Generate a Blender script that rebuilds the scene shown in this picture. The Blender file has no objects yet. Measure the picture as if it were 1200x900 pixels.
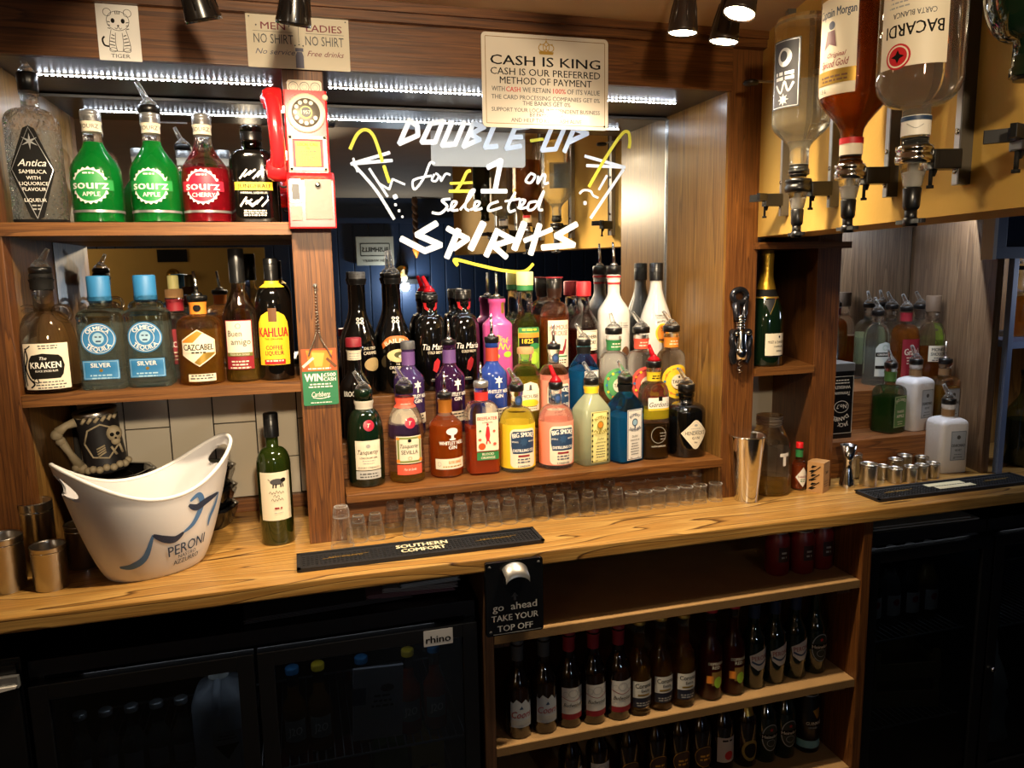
import bpy, bmesh, math, random
from mathutils import Matrix, Vector
random.seed(7)
PI = math.pi
SC = bpy.context.scene
COL = SC.collection

# ------------------------------------------------------------------ camera
# z = 0 is the top of the back-bar counter, +x runs along the bar, +y goes into the wall
FPX = 885.58
CAMZ = 0.62
RX = Vector((0.9613107, -0.27490164, -0.0176303))     # camera right / down / forward rows in world axes
RY = Vector((-0.05865728, -0.14174616, -0.98816363))
RZ = Vector((0.26914877, 0.95096641, -0.15238708))
cam_d = bpy.data.cameras.new('camera')
cam = bpy.data.objects.new('camera', cam_d)
COL.objects.link(cam)
cam.matrix_world = Matrix(((RX.x, -RY.x, -RZ.x, 0), (RX.y, -RY.y, -RZ.y, 0), (RX.z, -RY.z, -RZ.z, CAMZ), (0, 0, 0, 1)))
cam_d.sensor_width = 36
cam_d.lens = FPX / 1200 * 36
cam_d.clip_start = 0.02
SC.camera = cam

# ------------------------------------------------------------------ world, lights, exposure
w = bpy.data.worlds.new('world')
SC.world = w
w.use_nodes = True
w.node_tree.nodes['Background'].inputs[0].default_value = (0.9, 0.75, 0.6, 1)
w.node_tree.nodes['Background'].inputs[1].default_value = 0.05
SC.view_settings.view_transform = 'Standard'
SC.view_settings.look = 'None'
SC.view_settings.gamma = 1
SC.view_settings.use_curve_mapping = False
SC.view_settings.exposure = 0.8
cy = SC.cycles
cy.max_bounces = 16
cy.transparent_max_bounces = 40
cy.glossy_bounces = 6
cy.transmission_bounces = 12
cy.caustics_reflective = False
cy.caustics_refractive = True
cy.blur_glossy = 0.6
cy.sample_clamp_indirect = 4

def spot(loc, target, power, color=(1, 0.74, 0.44), size=70, blend=0.6, rad=0.02):
    d = bpy.data.lights.new('spot_light', 'SPOT')
    d.energy = power; d.color = color; d.spot_size = math.radians(size); d.spot_blend = blend; d.shadow_soft_size = rad
    o = bpy.data.objects.new('spot_light', d)
    COL.objects.link(o)
    o.location = loc
    o.rotation_euler = (Vector(target) - Vector(loc)).to_track_quat('-Z', 'Y').to_euler()
    return o

WARM = (1, 0.79, 0.53)
# the two triple spotlights on the ceiling near the bar (y = 1.34)
spot((-0.115, 1.345, 1.0), (-0.28, 1.72, 0.4), 16, WARM, 140, 1.0)
spot((0.03, 1.345, 1.0), (0.24, 1.72, 0.3), 11, WARM, 140, 1.0)
spot((0.721, 1.342, 1.035), (0.58, 1.66, 0.15), 21, WARM, 140, 1.0)
spot((0.808, 1.343, 1.025), (0.90, 1.66, 0.0), 12, WARM, 140, 1.0)
spot((0.768, 1.222, 1.035), (1.15, 1.25, 0.7), 4, WARM, 130, 1.0)
# added unseen beams from the room side, cones shaped to stop at the counter
spot((0.1, -0.3, 1.0), (0.12, 2.0, 0.60), 80, WARM, 38, 0.12, 0.05)
spot((0.15, -0.3, 1.0), (1.25, 2.0, 0.6), 36, WARM, 36, 0.12, 0.04)
# added fill light, unseen, far back on the left side of the room
d = bpy.data.lights.new('room_fill_light', 'POINT'); d.energy = 5; d.color = (1, 0.86, 0.7); d.shadow_soft_size = 0.15
o = bpy.data.objects.new('room_fill_light', d); COL.objects.link(o); o.location = (-1.95, -1.3, 0.75)

# ------------------------------------------------------------------ pixel measurements -> points on real planes
def ray(px, py):
    return RX * ((px - 600) / FPX) + RY * ((py - 450) / FPX) + RZ
CAM = Vector((0, 0, CAMZ))
def on_z(px, py, z):
    d = ray(px, py); return CAM + d * ((z - CAMZ) / d.z)
def on_y(px, py, y):
    d = ray(px, py); return CAM + d * (y / d.y)

# ------------------------------------------------------------------ materials
def lin(h):
    h = h.lstrip('#')
    f = lambda c: c / 12.92 if c <= 0.04045 else ((c + 0.055) / 1.055) ** 2.4
    return tuple(f(int(h[i:i + 2], 16) / 255) for i in (0, 2, 4)) + (1,)
MATS = {}
def newmat(name):
    m = bpy.data.materials.new(name); m.use_nodes = True
    m.node_tree.nodes.clear()
    MATS[name] = m
    N, L = m.node_tree.nodes, m.node_tree.links
    out = N.new('ShaderNodeOutputMaterial')
    return m, N, L, out
def bump(N, L, b, scale, strength, stretch=None):
    tc = N.new('ShaderNodeTexCoord'); n = N.new('ShaderNodeTexNoise'); bp = N.new('ShaderNodeBump')
    n.inputs['Scale'].default_value = scale
    src = tc.outputs['Object']
    if stretch:
        mp = N.new('ShaderNodeMapping'); mp.inputs['Scale'].default_value = stretch
        L.new(src, mp.inputs[0]); src = mp.outputs[0]
    L.new(src, n.inputs['Vector']); L.new(n.outputs[0], bp.inputs['Height'])
    bp.inputs['Strength'].default_value = strength; bp.inputs['Distance'].default_value = 0.002
    L.new(bp.outputs[0], b.inputs['Normal'])
def pm(name, col, rough=0.5, metal=0.0, coat=0.0, emit=None, es=0.0, bmp=None, spec=0.5, var=0.0):
    if name in MATS: return MATS[name]
    m, N, L, out = newmat(name)
    b = N.new('ShaderNodeBsdfPrincipled')
    c = lin(col) if isinstance(col, str) else tuple(col) + (1,)
    b.inputs['Base Color'].default_value = c
    b.inputs['Roughness'].default_value = rough; b.inputs['Metallic'].default_value = metal
    b.inputs['Coat Weight'].default_value = coat; b.inputs['Coat Roughness'].default_value = 0.06
    b.inputs['Specular IOR Level'].default_value = spec
    if var:
        tc = N.new('ShaderNodeTexCoord'); n = N.new('ShaderNodeTexNoise'); n.inputs['Scale'].default_value = 9; n.inputs['Detail'].default_value = 5
        r = N.new('ShaderNodeMix'); r.data_type = 'RGBA'
        L.new(tc.outputs['Object'], n.inputs['Vector']); L.new(n.outputs[0], r.inputs[0])
        r.inputs[6].default_value = tuple(x * (1 - var) for x in c[:3]) + (1,); r.inputs[7].default_value = tuple(min(1, x * (1 + var)) for x in c[:3]) + (1,)
        L.new(r.outputs[2], b.inputs['Base Color'])
    if emit:
        b.inputs['Emission Color'].default_value = lin(emit) if isinstance(emit, str) else tuple(emit) + (1,)
        b.inputs['Emission Strength'].default_value = es
    if bmp: bump(N, L, b, *bmp)
    L.new(b.outputs[0], out.inputs[0])
    return m
def glass(name, tint='#FFFFFF', rough=0.0, edge=0.5, gloss=1.0, bmp=None, haze=0.0):
    if name in MATS: return MATS[name]
    m, N, L, out = newmat(name)
    c = lin(tint)
    lw = N.new('ShaderNodeLayerWeight'); lw.inputs[0].default_value = 0.35
    mx = N.new('ShaderNodeMix'); mx.data_type = 'RGBA'
    mx.inputs[6].default_value = c; mx.inputs[7].default_value = tuple(x * edge for x in c[:3]) + (1,)
    L.new(lw.outputs['Facing'], mx.inputs[0])
    t = N.new('ShaderNodeBsdfTransparent'); L.new(mx.outputs[2], t.inputs[0])
    g = N.new('ShaderNodeBsdfGlossy'); g.inputs['Roughness'].default_value = rough; g.inputs['Color'].default_value = (gloss,) * 3 + (1,)
    fr = N.new('ShaderNodeLayerWeight'); fr.inputs[0].default_value = 0.5
    pw = N.new('ShaderNodeMath'); pw.operation = 'POWER'; pw.inputs[1].default_value = 4.0; L.new(fr.outputs['Facing'], pw.inputs[0])
    ma = N.new('ShaderNodeMath'); ma.operation = 'MULTIPLY_ADD'; ma.inputs[1].default_value = 0.85; ma.inputs[2].default_value = 0.05; L.new(pw.outputs[0], ma.inputs[0])
    if bmp:
        tc = N.new('ShaderNodeTexCoord'); n = N.new('ShaderNodeTexVoronoi'); bp = N.new('ShaderNodeBump')
        n.inputs['Scale'].default_value = bmp[0]; L.new(tc.outputs['Object'], n.inputs['Vector']); L.new(n.outputs[0], bp.inputs['Height'])
        bp.inputs['Strength'].default_value = bmp[1]; bp.inputs['Distance'].default_value = 0.004
        for q in (g, fr, lw): L.new(bp.outputs[0], q.inputs['Normal'])
    mix = N.new('ShaderNodeMixShader')
    L.new(ma.outputs[0], mix.inputs[0]); L.new(t.outputs[0], mix.inputs[1]); L.new(g.outputs[0], mix.inputs[2])
    last = mix.outputs[0]
    if haze:                                         # white scatter mixed in for body, heavier at edges as a painted rim highlight
        df = N.new('ShaderNodeBsdfDiffuse'); df.inputs[0].default_value = (0.9, 0.92, 0.92, 1)
        tl = N.new('ShaderNodeBsdfTranslucent'); tl.inputs[0].default_value = (0.9, 0.92, 0.92, 1)
        hm = N.new('ShaderNodeMixShader'); hm.inputs[0].default_value = 0.5; L.new(df.outputs[0], hm.inputs[1]); L.new(tl.outputs[0], hm.inputs[2])
        p3 = N.new('ShaderNodeMath'); p3.operation = 'POWER'; p3.inputs[1].default_value = 2.2; L.new(fr.outputs['Facing'], p3.inputs[0])
        hf = N.new('ShaderNodeMath'); hf.operation = 'MULTIPLY_ADD'; hf.inputs[1].default_value = haze * 9; hf.inputs[2].default_value = haze; L.new(p3.outputs[0], hf.inputs[0])
        m2 = N.new('ShaderNodeMixShader'); L.new(hf.outputs[0], m2.inputs[0]); L.new(last, m2.inputs[1]); L.new(hm.outputs[0], m2.inputs[2]); last = m2.outputs[0]
    L.new(last, out.inputs[0])
    return m
def real_glass(name, tint='#FFFFFF', ior=1.45, rough=0.0, bmp=None, thin=0.25, haze=0.0):
    m, N, L, out = newmat(name)
    g = N.new('ShaderNodeBsdfGlass'); g.inputs['Color'].default_value = lin(tint); g.inputs['IOR'].default_value = ior; g.inputs['Roughness'].default_value = rough
    if bmp:
        tc = N.new('ShaderNodeTexCoord'); n = N.new('ShaderNodeTexVoronoi'); bp = N.new('ShaderNodeBump')
        n.inputs['Scale'].default_value = bmp[0]; L.new(tc.outputs['Object'], n.inputs['Vector']); L.new(n.outputs[0], bp.inputs['Height'])
        bp.inputs['Strength'].default_value = bmp[1]; bp.inputs['Distance'].default_value = 0.004; L.new(bp.outputs[0], g.inputs['Normal'])
    t = N.new('ShaderNodeBsdfTransparent'); t.inputs[0].default_value = lin(tint)
    mx = N.new('ShaderNodeMixShader'); mx.inputs[0].default_value = thin
    L.new(g.outputs[0], mx.inputs[1]); L.new(t.outputs[0], mx.inputs[2]); last = mx.outputs[0]
    if haze:                                         # white scatter painted in, mostly at grazing edges, for bright glass outlines
        df = N.new('ShaderNodeBsdfDiffuse'); df.inputs[0].default_value = (0.92, 0.93, 0.93, 1)
        tl = N.new('ShaderNodeBsdfTranslucent'); tl.inputs[0].default_value = (0.92, 0.93, 0.93, 1)
        hm = N.new('ShaderNodeMixShader'); hm.inputs[0].default_value = 0.5; L.new(df.outputs[0], hm.inputs[1]); L.new(tl.outputs[0], hm.inputs[2])
        lw = N.new('ShaderNodeLayerWeight'); lw.inputs[0].default_value = 0.5
        p3 = N.new('ShaderNodeMath'); p3.operation = 'POWER'; p3.inputs[1].default_value = 2.0; L.new(lw.outputs['Facing'], p3.inputs[0])
        hf = N.new('ShaderNodeMath'); hf.operation = 'MULTIPLY_ADD'; hf.inputs[1].default_value = haze * 16; hf.inputs[2].default_value = haze * 0.4; L.new(p3.outputs[0], hf.inputs[0])
        m2 = N.new('ShaderNodeMixShader'); L.new(hf.outputs[0], m2.inputs[0]); L.new(last, m2.inputs[1]); L.new(hm.outputs[0], m2.inputs[2]); last = m2.outputs[0]
    L.new(last, out.inputs[0])
    return m
def liquid(name, col, body=0.5, tint=None):
    if name in MATS: return MATS[name]
    m, N, L, out = newmat(name)
    b = N.new('ShaderNodeBsdfPrincipled'); b.inputs['Base Color'].default_value = lin(col); b.inputs['Roughness'].default_value = 0.15
    b.inputs['Subsurface Weight'].default_value = 0.0
    tr = N.new('ShaderNodeBsdfTranslucent'); tr.inputs[0].default_value = lin(col)
    ad = N.new('ShaderNodeMixShader'); ad.inputs[0].default_value = 0.35
    L.new(b.outputs[0], ad.inputs[1]); L.new(tr.outputs[0], ad.inputs[2])
    t = N.new('ShaderNodeBsdfTransparent'); t.inputs[0].default_value = lin(tint or col)
    mx = N.new('ShaderNodeMixShader'); mx.inputs[0].default_value = body
    L.new(t.outputs[0], mx.inputs[1]); L.new(ad.outputs[0], mx.inputs[2]); L.new(mx.outputs[0], out.inputs[0])
    return m
def wood(name, light, mid, dark, axis='x', across=9.0, along=0.9, rings=13.0, rough=0.42, fibre=0.5, line=0.55, seed=0.0, coat=0.0, grain=1.0):
    """oak: contour lines of a noise stretched along the grain (cathedral figure) under fine dark pores"""
    m, N, L, out = newmat(name)
    ax = 'xyz'.index(axis)
    tc = N.new('ShaderNodeTexCoord')
    def mapped(al, ac):
        mp = N.new('ShaderNodeMapping'); s = [ac] * 3; s[ax] = al
        mp.inputs['Scale'].default_value = s; mp.inputs['Location'].default_value = (seed, seed * 1.7, seed * 0.6)
        L.new(tc.outputs['Object'], mp.inputs[0]); return mp.outputs[0]
    def noise(v, det, rgh=0.5, dist=0.0):
        n = N.new('ShaderNodeTexNoise'); n.inputs['Scale'].default_value = 1; n.inputs['Detail'].default_value = det
        n.inputs['Roughness'].default_value = rgh; n.inputs['Distortion'].default_value = dist
        L.new(v, n.inputs['Vector']); return n.outputs[0]
    def math_(op, a, b=None):
        q = N.new('ShaderNodeMath'); q.operation = op
        for i, s in enumerate((a, b)):
            if s is None: continue
            if isinstance(s, (int, float)): q.inputs[i].default_value = s
            else: L.new(s, q.inputs[i])
        return q.outputs[0]
    big = noise(mapped(along, across), 2.0, 0.45)
    wob = noise(mapped(along * 6, across * 7), 2.0)
    v = math_('ADD', math_('MULTIPLY', big, rings), math_('MULTIPLY', wob, 0.35))
    saw = math_('FRACT', v)
    rp = N.new('ShaderNodeValToRGB')
    e = rp.color_ramp.elements
    e[0].position = 0.0; e[0].color = lin(light); e[1].position = 1.0; e[1].color = lin(light)
    for p, c in ((0.55, mid), (0.86, mid), (0.95, dark)):
        k = e.new(p); k.color = lin(c)
    L.new(saw, rp.inputs[0])
    base = N.new('ShaderNodeMix'); base.data_type = 'RGBA'; base.inputs[0].default_value = line
    base.inputs[6].default_value = lin(mid); L.new(rp.outputs[0], base.inputs[7])
    fib = noise(mapped(7.0, 230.0 * grain), 3.0, 0.65)
    fr = N.new('ShaderNodeValToRGB'); fr.color_ramp.elements[0].position = 0.36; fr.color_ramp.elements[1].position = 0.6
    fr.color_ramp.elements[0].color = (0.35, 0.30, 0.26, 1); fr.color_ramp.elements[1].color = (1, 1, 1, 1)
    L.new(fib, fr.inputs[0])
    mul = N.new('ShaderNodeMix'); mul.data_type = 'RGBA'; mul.blend_type = 'MULTIPLY'; mul.inputs[0].default_value = fibre
    L.new(base.outputs[2], mul.inputs[6]); L.new(fr.outputs[0], mul.inputs[7])
    b = N.new('ShaderNodeBsdfPrincipled'); L.new(mul.outputs[2], b.inputs['Base Color'])
    b.inputs['Roughness'].default_value = rough; b.inputs['Coat Weight'].default_value = coat; b.inputs['Coat Roughness'].default_value = 0.2
    bp = N.new('ShaderNodeBump'); bp.inputs['Strength'].default_value = 0.25; bp.inputs['Distance'].default_value = 0.001
    L.new(fib, bp.inputs['Height']); L.new(bp.outputs[0], b.inputs['Normal'])
    L.new(b.outputs[0], out.inputs[0])
    return m

# woods
W_POST = wood('oak_post', '#8C5826', '#6E421C', '#341A0A', 'z', 22, 0.7, 16, 0.45, 0.75, 0.6)
W_HEAD = wood('oak_header', '#845426', '#6A401C', '#341A0A', 'x', 12, 0.55, 13, 0.42, 0.75, 0.6, 2.0)
W_SHELF = wood('oak_shelf', '#906030', '#784C22', '#402410', 'x', 14, 0.8, 12, 0.42, 0.65, 0.6, 5.0)
W_CTR = wood('oak_counter', '#D6A85E', '#C08E48', '#4E2C0E', 'x', 6.0, 0.7, 20, 0.36, 0.5, 1.0, 3.3, 0.25)
W_PANEL = wood('oak_panel', '#A0793F', '#866030', '#52371A', 'z', 9, 0.5, 12, 0.32, 0.6, 0.7, 7.0, 0.15)
W_GREY = wood('grey_oak_panel', '#93795C', '#7A6048', '#4F3B29', 'z', 11, 0.5, 10, 0.4, 0.7, 0.5, 9.0)
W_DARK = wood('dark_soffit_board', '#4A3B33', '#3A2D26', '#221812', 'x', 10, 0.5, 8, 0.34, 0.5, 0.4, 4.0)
W_RISER = wood('oak_riser', '#A06A38', '#885428', '#4A2810', 'x', 13, 0.7, 12, 0.5, 0.7, 0.6, 8.0)
W_CHIP = pm('raw_chipboard', '#B58E5C', 0.8, bmp=(260, 0.6), var=0.25)
W_CARC = wood('dark_carcass', '#6A4A30', '#553820', '#2E1C0E', 'z', 12, 0.7, 9, 0.6, 0.6, 0.5, 1.0)

# plain colours used on labels and small things
def c_(name, hexv, rough=0.5, **k): return pm(name, hexv, rough, **k)
BLACK = c_('black', '#121110', 0.7, spec=0.2); WHITE = c_('white', '#F1EDE4'); CREAM = c_('cream', '#EBDFC6'); RED = c_('red', '#C3232A')
DKRED = c_('dark_red', '#8E1F2B'); BLUE = c_('blue', '#2E78AE'); NAVY = c_('navy', '#1F3A5C'); YEL = c_('yellow', '#F1CC2E'); GREEN = c_('green', '#2F7E45')
LIME = c_('lime', '#A4CC3A'); ORANGE = c_('orange', '#E88A2D'); PINK = c_('pink', '#EE8F78'); GREY = c_('grey', '#A9A8A4'); DKGREY = c_('dark_grey', '#4A4A4C')
TEAL = c_('teal', '#3F6E72'); GOLD = pm('gold', '#C9A24A', 0.35, 0.7); SILV = pm('silver', '#C4C6C8', 0.3, 0.8); CORAL = c_('coral', '#EE5A43'); PALEY = c_('pale_yellow', '#F0E79A')
BROWN = c_('brown', '#6B4526'); LTBLUE = c_('light_blue', '#9FC4DA'); MAG = c_('magenta', '#D94C93')
CHROME = pm('chrome', '#D8D8D8', 0.12, 1.0); STEEL = pm('brushed_steel', '#B9B4AC', 0.28, 1.0, bmp=(60, 0.05, (1, 1, 40))); ALU = pm('aluminium', '#B9BABC', 0.38, 0.9)
BLKPL = pm('black_plastic', '#111112', 0.3); BLKRUB = pm('black_rubber', '#151518', 0.6, bmp=(300, 0.5)); REDPL = pm('red_plastic', '#DE2026', 0.25, coat=0.4)
CLRPL = real_glass('clear_plastic', '#FFFFFF', 1.4, 0.05, None, 0.35, 0.03); REDSP = liquid('red_spout', '#D81E2C', 0.75); CORK = pm('cork', '#B68A5A', 0.8, bmp=(200, 0.6))
CLEAR = real_glass('clear_glass', '#FFFFFF'); CLEAR2 = glass('shot_glass', '#FFFFFF', 0.0, 0.96, haze=0.012); FOOTGL = real_glass('thick_glass', '#FFFFFF', 1.45, 0.0, None, 0.35, 0.02); RIMGL = real_glass('bright_glass_rim', '#FFFFFF', 1.45, 0.0, None, 0.3, 0.06); HAMMER = real_glass('hammered_glass', '#FFFFFF', 1.4, 0.0, (110, 1.0))  # haze on shot glass and rims stands in for bright edge highlights
FROST = liquid('frosted_glass', '#CFD6B4', 0.55, '#E6EAD0'); GREENGL = glass('green_glass', '#5E7A34', 0.0, 0.4); BLUEGL = real_glass('sapphire_glass', '#B4E2F6')
DKGL = pm('dark_glass', '#0A0908', 0.07, coat=0.6); DKGREEN = pm('dark_green_glass', '#0C1C10', 0.07, coat=0.6); BRNGL = pm('brown_beer_glass', '#1C0D05', 0.08, coat=0.5)
PURPGL = pm('purple_glass', '#2A1030', 0.1, coat=0.6); VIOGL = pm('violet_glass', '#3A2A55', 0.1, coat=0.5); INDGL = pm('indigo_glass', '#27408E', 0.12, coat=0.6); PINKGL = pm('pink_bottle', '#D85A9E', 0.25, coat=0.5); WHTGL = pm('white_bottle', '#E4E1D8', 0.16, coat=0.5)
PORC = pm('grainy_white_bottle', '#DAD9DE', 0.4, bmp=(150, 0.5))
MIRROR = pm('mirror_silver', (0.80, 0.81, 0.80), 0.012, 1.0)

# ------------------------------------------------------------------ mesh builder
class MB:
    def __init__(s): s.v = []; s.f = []; s.sm = []
    def add(s, vs, fs, smooth=False):
        o = len(s.v); s.v += [tuple(p) for p in vs]; s.f += [tuple(i + o for i in q) for q in fs]; s.sm += [smooth] * len(fs); return s
    def box(s, x0, x1, y0, y1, z0, z1):
        vs = [(x, y, z) for z in (z0, z1) for x, y in ((x0, y0), (x1, y0), (x1, y1), (x0, y1))]
        return s.add(vs, [(3, 2, 1, 0), (4, 5, 6, 7), (0, 1, 5, 4), (1, 2, 6, 5), (2, 3, 7, 6), (3, 0, 4, 7)])
    def rbox(s, x0, x1, y0, y1, z0, z1, r):
        """box with its four vertical (z) edges rounded"""
        pts = rrect((x0 + x1) / 2, (y0 + y1) / 2, x1 - x0, y1 - y0, r)
        return s.prism(pts, z0, z1)
    def prism(s, pts, z0, z1, smooth=False):
        n = len(pts); vs = [(x, y, z0) for x, y in pts] + [(x, y, z1) for x, y in pts]
        s.add(vs, [tuple(range(n - 1, -1, -1)), tuple(range(n, 2 * n))])
        return s.add(vs, [(i, (i + 1) % n, n + (i + 1) % n, n + i) for i in range(n)], smooth)
    def prism_y(s, pts, y0, y1):
        """outline in (x, z), thickness along y"""
        n = len(pts); vs = [(x, y0, z) for x, z in pts] + [(x, y1, z) for x, z in pts]
        return s.add(vs, [tuple(range(n)), tuple(range(2 * n - 1, n - 1, -1))] + [(i, n + i, n + (i + 1) % n, (i + 1) % n) for i in range(n)])
    def lathe(s, prof, c=(0, 0, 0), n=28, M=None, close=True):
        vs, fs = [], []
        k = len(prof)
        for r, z in prof:
            for j in range(n):
                a = 2 * PI * j / n; p = Vector((r * math.cos(a), r * math.sin(a), z))
                if M is not None: p = M @ p
                vs.append((p.x + c[0], p.y + c[1], p.z + c[2]))
        for i in range(k - 1):
            for j in range(n):
                fs.append((i * n + j, i * n + (j + 1) % n, (i + 1) * n + (j + 1) % n, (i + 1) * n + j))
        s.add(vs, fs, True)
        if close:
            o = len(s.v) - k * n
            if prof[0][0] > 1e-6: s.f.append(tuple(o + j for j in range(n - 1, -1, -1))); s.sm.append(False)
            if prof[-1][0] > 1e-6: s.f.append(tuple(o + (k - 1) * n + j for j in range(n))); s.sm.append(False)
        return s
    def cyl(s, c, r, h, n=24, M=None, r2=None): return s.lathe([(r, 0), (r if r2 is None else r2, h)], c, n, M)
    def tube(s, path, r, n=8, closed=False):
        P = [Vector(p) for p in path]; k = len(P); vs = []
        R = r if isinstance(r, (list, tuple)) else [r] * k
        up = None
        for i in range(k):
            t = (P[(i + 1) % k] - P[i - 1]) if closed else (P[min(i + 1, k - 1)] - P[max(i - 1, 0)])
            t = t.normalized() if t.length > 1e-9 else Vector((0, 0, 1))
            if up is None: up = Vector((0, 0, 1)) if abs(t.z) < 0.9 else Vector((1, 0, 0))
            a = t.cross(up)
            a = a.normalized() if a.length > 1e-6 else t.orthogonal().normalized()
            b = a.cross(t).normalized(); up = b
            for j in range(n):
                q = 2 * PI * j / n; p = P[i] + (a * math.cos(q) + b * math.sin(q)) * R[i]; vs.append(p)
        m = k if closed else k - 1
        fs = [(i * n + j, i * n + (j + 1) % n, ((i + 1) % k) * n + (j + 1) % n, ((i + 1) % k) * n + j) for i in range(m) for j in range(n)]
        s.add(vs, fs, True)
        if not closed:
            o = len(s.v) - k * n
            s.f.append(tuple(o + j for j in range(n - 1, -1, -1))); s.sm.append(False)
            s.f.append(tuple(o + (k - 1) * n + j for j in range(n))); s.sm.append(False)
        return s
    def ball(s, c, r, n=12, sc=(1, 1, 1)):
        prof = [(r * math.sin(PI * i / 8), -r * math.cos(PI * i / 8)) for i in range(9)]
        prof[0] = (1e-5, -r); prof[-1] = (1e-5, r)
        return s.lathe(prof, c, n, Matrix.Diagonal(sc), False)
    def build(s, name, mat, parent=None, bevel=0.0, loc=None, rz=0.0):
        me = bpy.data.meshes.new(name); me.from_pydata(s.v, [], s.f)
        me.polygons.foreach_set('use_smooth', s.sm); me.update()
        bm = bmesh.new(); bm.from_mesh(me)
        bmesh.ops.recalc_face_normals(bm, faces=bm.faces)
        if bevel:
            es = [e for e in bm.edges if len(e.link_faces) == 2 and e.calc_face_angle() > 0.9]
            bmesh.ops.bevel(bm, geom=es, offset=bevel, segments=2, profile=0.7, affect='EDGES', clamp_overlap=True)
        bm.to_mesh(me); bm.free()
        me.materials.append(mat)
        o = bpy.data.objects.new(name, me); COL.objects.link(o)
        if parent is not None: o.parent = parent
        if loc is not None: o.location = loc
        if rz: o.rotation_euler = (0, 0, rz)
        return o

def tag(o, label=None, cat=None, group=None, kind=None):
    if label: o['label'] = label
    if cat: o['category'] = cat
    if group: o['group'] = group
    if kind: o['kind'] = kind
    return o
def thing(name, label, cat, loc=(0, 0, 0), rz=0.0, group=None):
    o = bpy.data.objects.new(name, None); COL.objects.link(o); o.empty_display_size = 0.02
    o.location = loc; o.rotation_euler = (0, 0, rz)
    return tag(o, label, cat, group)
def struct(name, mb, mat, bevel=0.0, parent=None):
    o = mb.build(name, mat, parent, bevel)
    if parent is None: o['kind'] = 'structure'
    return o
def dup(root, loc, label=None, rz=None):
    r = root.copy(); COL.objects.link(r); r.location = loc
    if rz is not None: r.rotation_euler = (0, 0, rz)
    if label: r['label'] = label
    for ch in list(root.children):
        c = ch.copy(); COL.objects.link(c); c.parent = r
        for g in list(ch.children):
            d = g.copy(); COL.objects.link(d); d.parent = c
    return r
ORD = ['first', 'second', 'third', 'fourth', 'fifth', 'sixth', 'seventh', 'eighth', 'ninth', 'tenth', 'eleventh', 'twelfth', 'thirteenth', 'fourteenth', 'fifteenth', 'sixteenth', 'seventeenth', 'eighteenth', 'nineteenth', 'twentieth', 'twenty-first', 'twenty-second', 'twenty-third', 'twenty-fourth', 'twenty-fifth', 'twenty-sixth', 'twenty-seventh']

# ------------------------------------------------------------------ flat outlines (u, z)
def rrect(cx, cz, w, h, r, n=4):
    r = min(r, w / 2 - 1e-5, h / 2 - 1e-5); p = []
    for sx, sz, a0 in ((1, -1, -PI / 2), (1, 1, 0), (-1, 1, PI / 2), (-1, -1, PI)):
        for i in range(n + 1):
            a = a0 + PI / 2 * i / n
            p.append((cx + sx * (w / 2 - r) + r * math.cos(a), cz + sz * (h / 2 - r) + r * math.sin(a)))
    return p
def ell(cx, cz, w, h, n=28, a0=0.0): return [(cx + w / 2 * math.cos(a0 + 2 * PI * i / n), cz + h / 2 * math.sin(a0 + 2 * PI * i / n)) for i in range(n)]
def star(cx, cz, r, r2, n, a0=PI / 2): return [(cx + (r if i % 2 == 0 else r2) * math.cos(a0 + PI * i / n), cz + (r if i % 2 == 0 else r2) * math.sin(a0 + PI * i / n)) for i in range(2 * n)]
TEXTS = {}
def text_geom(s, bold=0.0, shear=0.0, space=1.0):
    key = (s, bold, shear, space)
    if key not in TEXTS:
        cu = bpy.data.curves.new('t', 'FONT'); cu.body = s; cu.align_x = 'CENTER'; cu.resolution_u = 2
        cu.offset = bold; cu.shear = shear; cu.space_character = space; cu.size = 1
        ob = bpy.data.objects.new('t', cu)
        me = bpy.data.meshes.new_from_object(ob)
        vs = [(v.co.x, v.co.y) for v in me.vertices]; fs = [tuple(p.vertices) for p in me.polygons]
        bpy.data.objects.remove(ob); bpy.data.curves.remove(cu); bpy.data.meshes.remove(me)
        if vs:
            x0, x1 = min(v[0] for v in vs), max(v[0] for v in vs)
            vs = [(x - (x0 + x1) / 2, z) for x, z in vs]
        TEXTS[key] = (vs, fs)
    return TEXTS[key]
CAP = None
def text_at(s, cx, cz, size, bold=0.02, shear=0.0, fit=None, rot=0.0, arc=0.0, space=1.0):
    """centred text of cap height `size`; fit = its width; arc = radius it curls round (positive: arched up)"""
    global CAP
    if CAP is None:
        v, _ = text_geom('H'); CAP = max(z for _, z in v) - min(z for _, z in v)
    vs, fs = text_geom(s, 0.0, shear, space)
    if not vs: return [], []
    kz = size / CAP; kx = kz
    if fit: kx = fit / max(1e-6, max(v[0] for v in vs) - min(v[0] for v in vs))
    out = []
    for x, z in vs:
        x, z = x * kx, z * kz - size / 2
        if arc:
            a = x / arc; q = arc + z
            x, z = q * math.sin(a), q * math.cos(a) - arc
        x, z = x * math.cos(rot) - z * math.sin(rot), x * math.sin(rot) + z * math.cos(rot)
        out.append((cx + x, cz + z))
    if bold > 0.012:                                 # heavier face: copies shifted sideways, each a hair above the last
        n = len(out); d = min(bold, 0.07) * 0.42 * kz
        cr, sr = math.cos(rot), math.sin(rot)
        fs = [tuple(i + k * n for i in q) for k in range(3) for q in fs]
        out = [(x + k * d * cr - 0.3 * k * d * sr, z + k * d * sr + 0.3 * k * d * cr, (k + 1) * 0.00004) for k in (-1, 0, 1) for x, z in out]
    return out, fs
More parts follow.
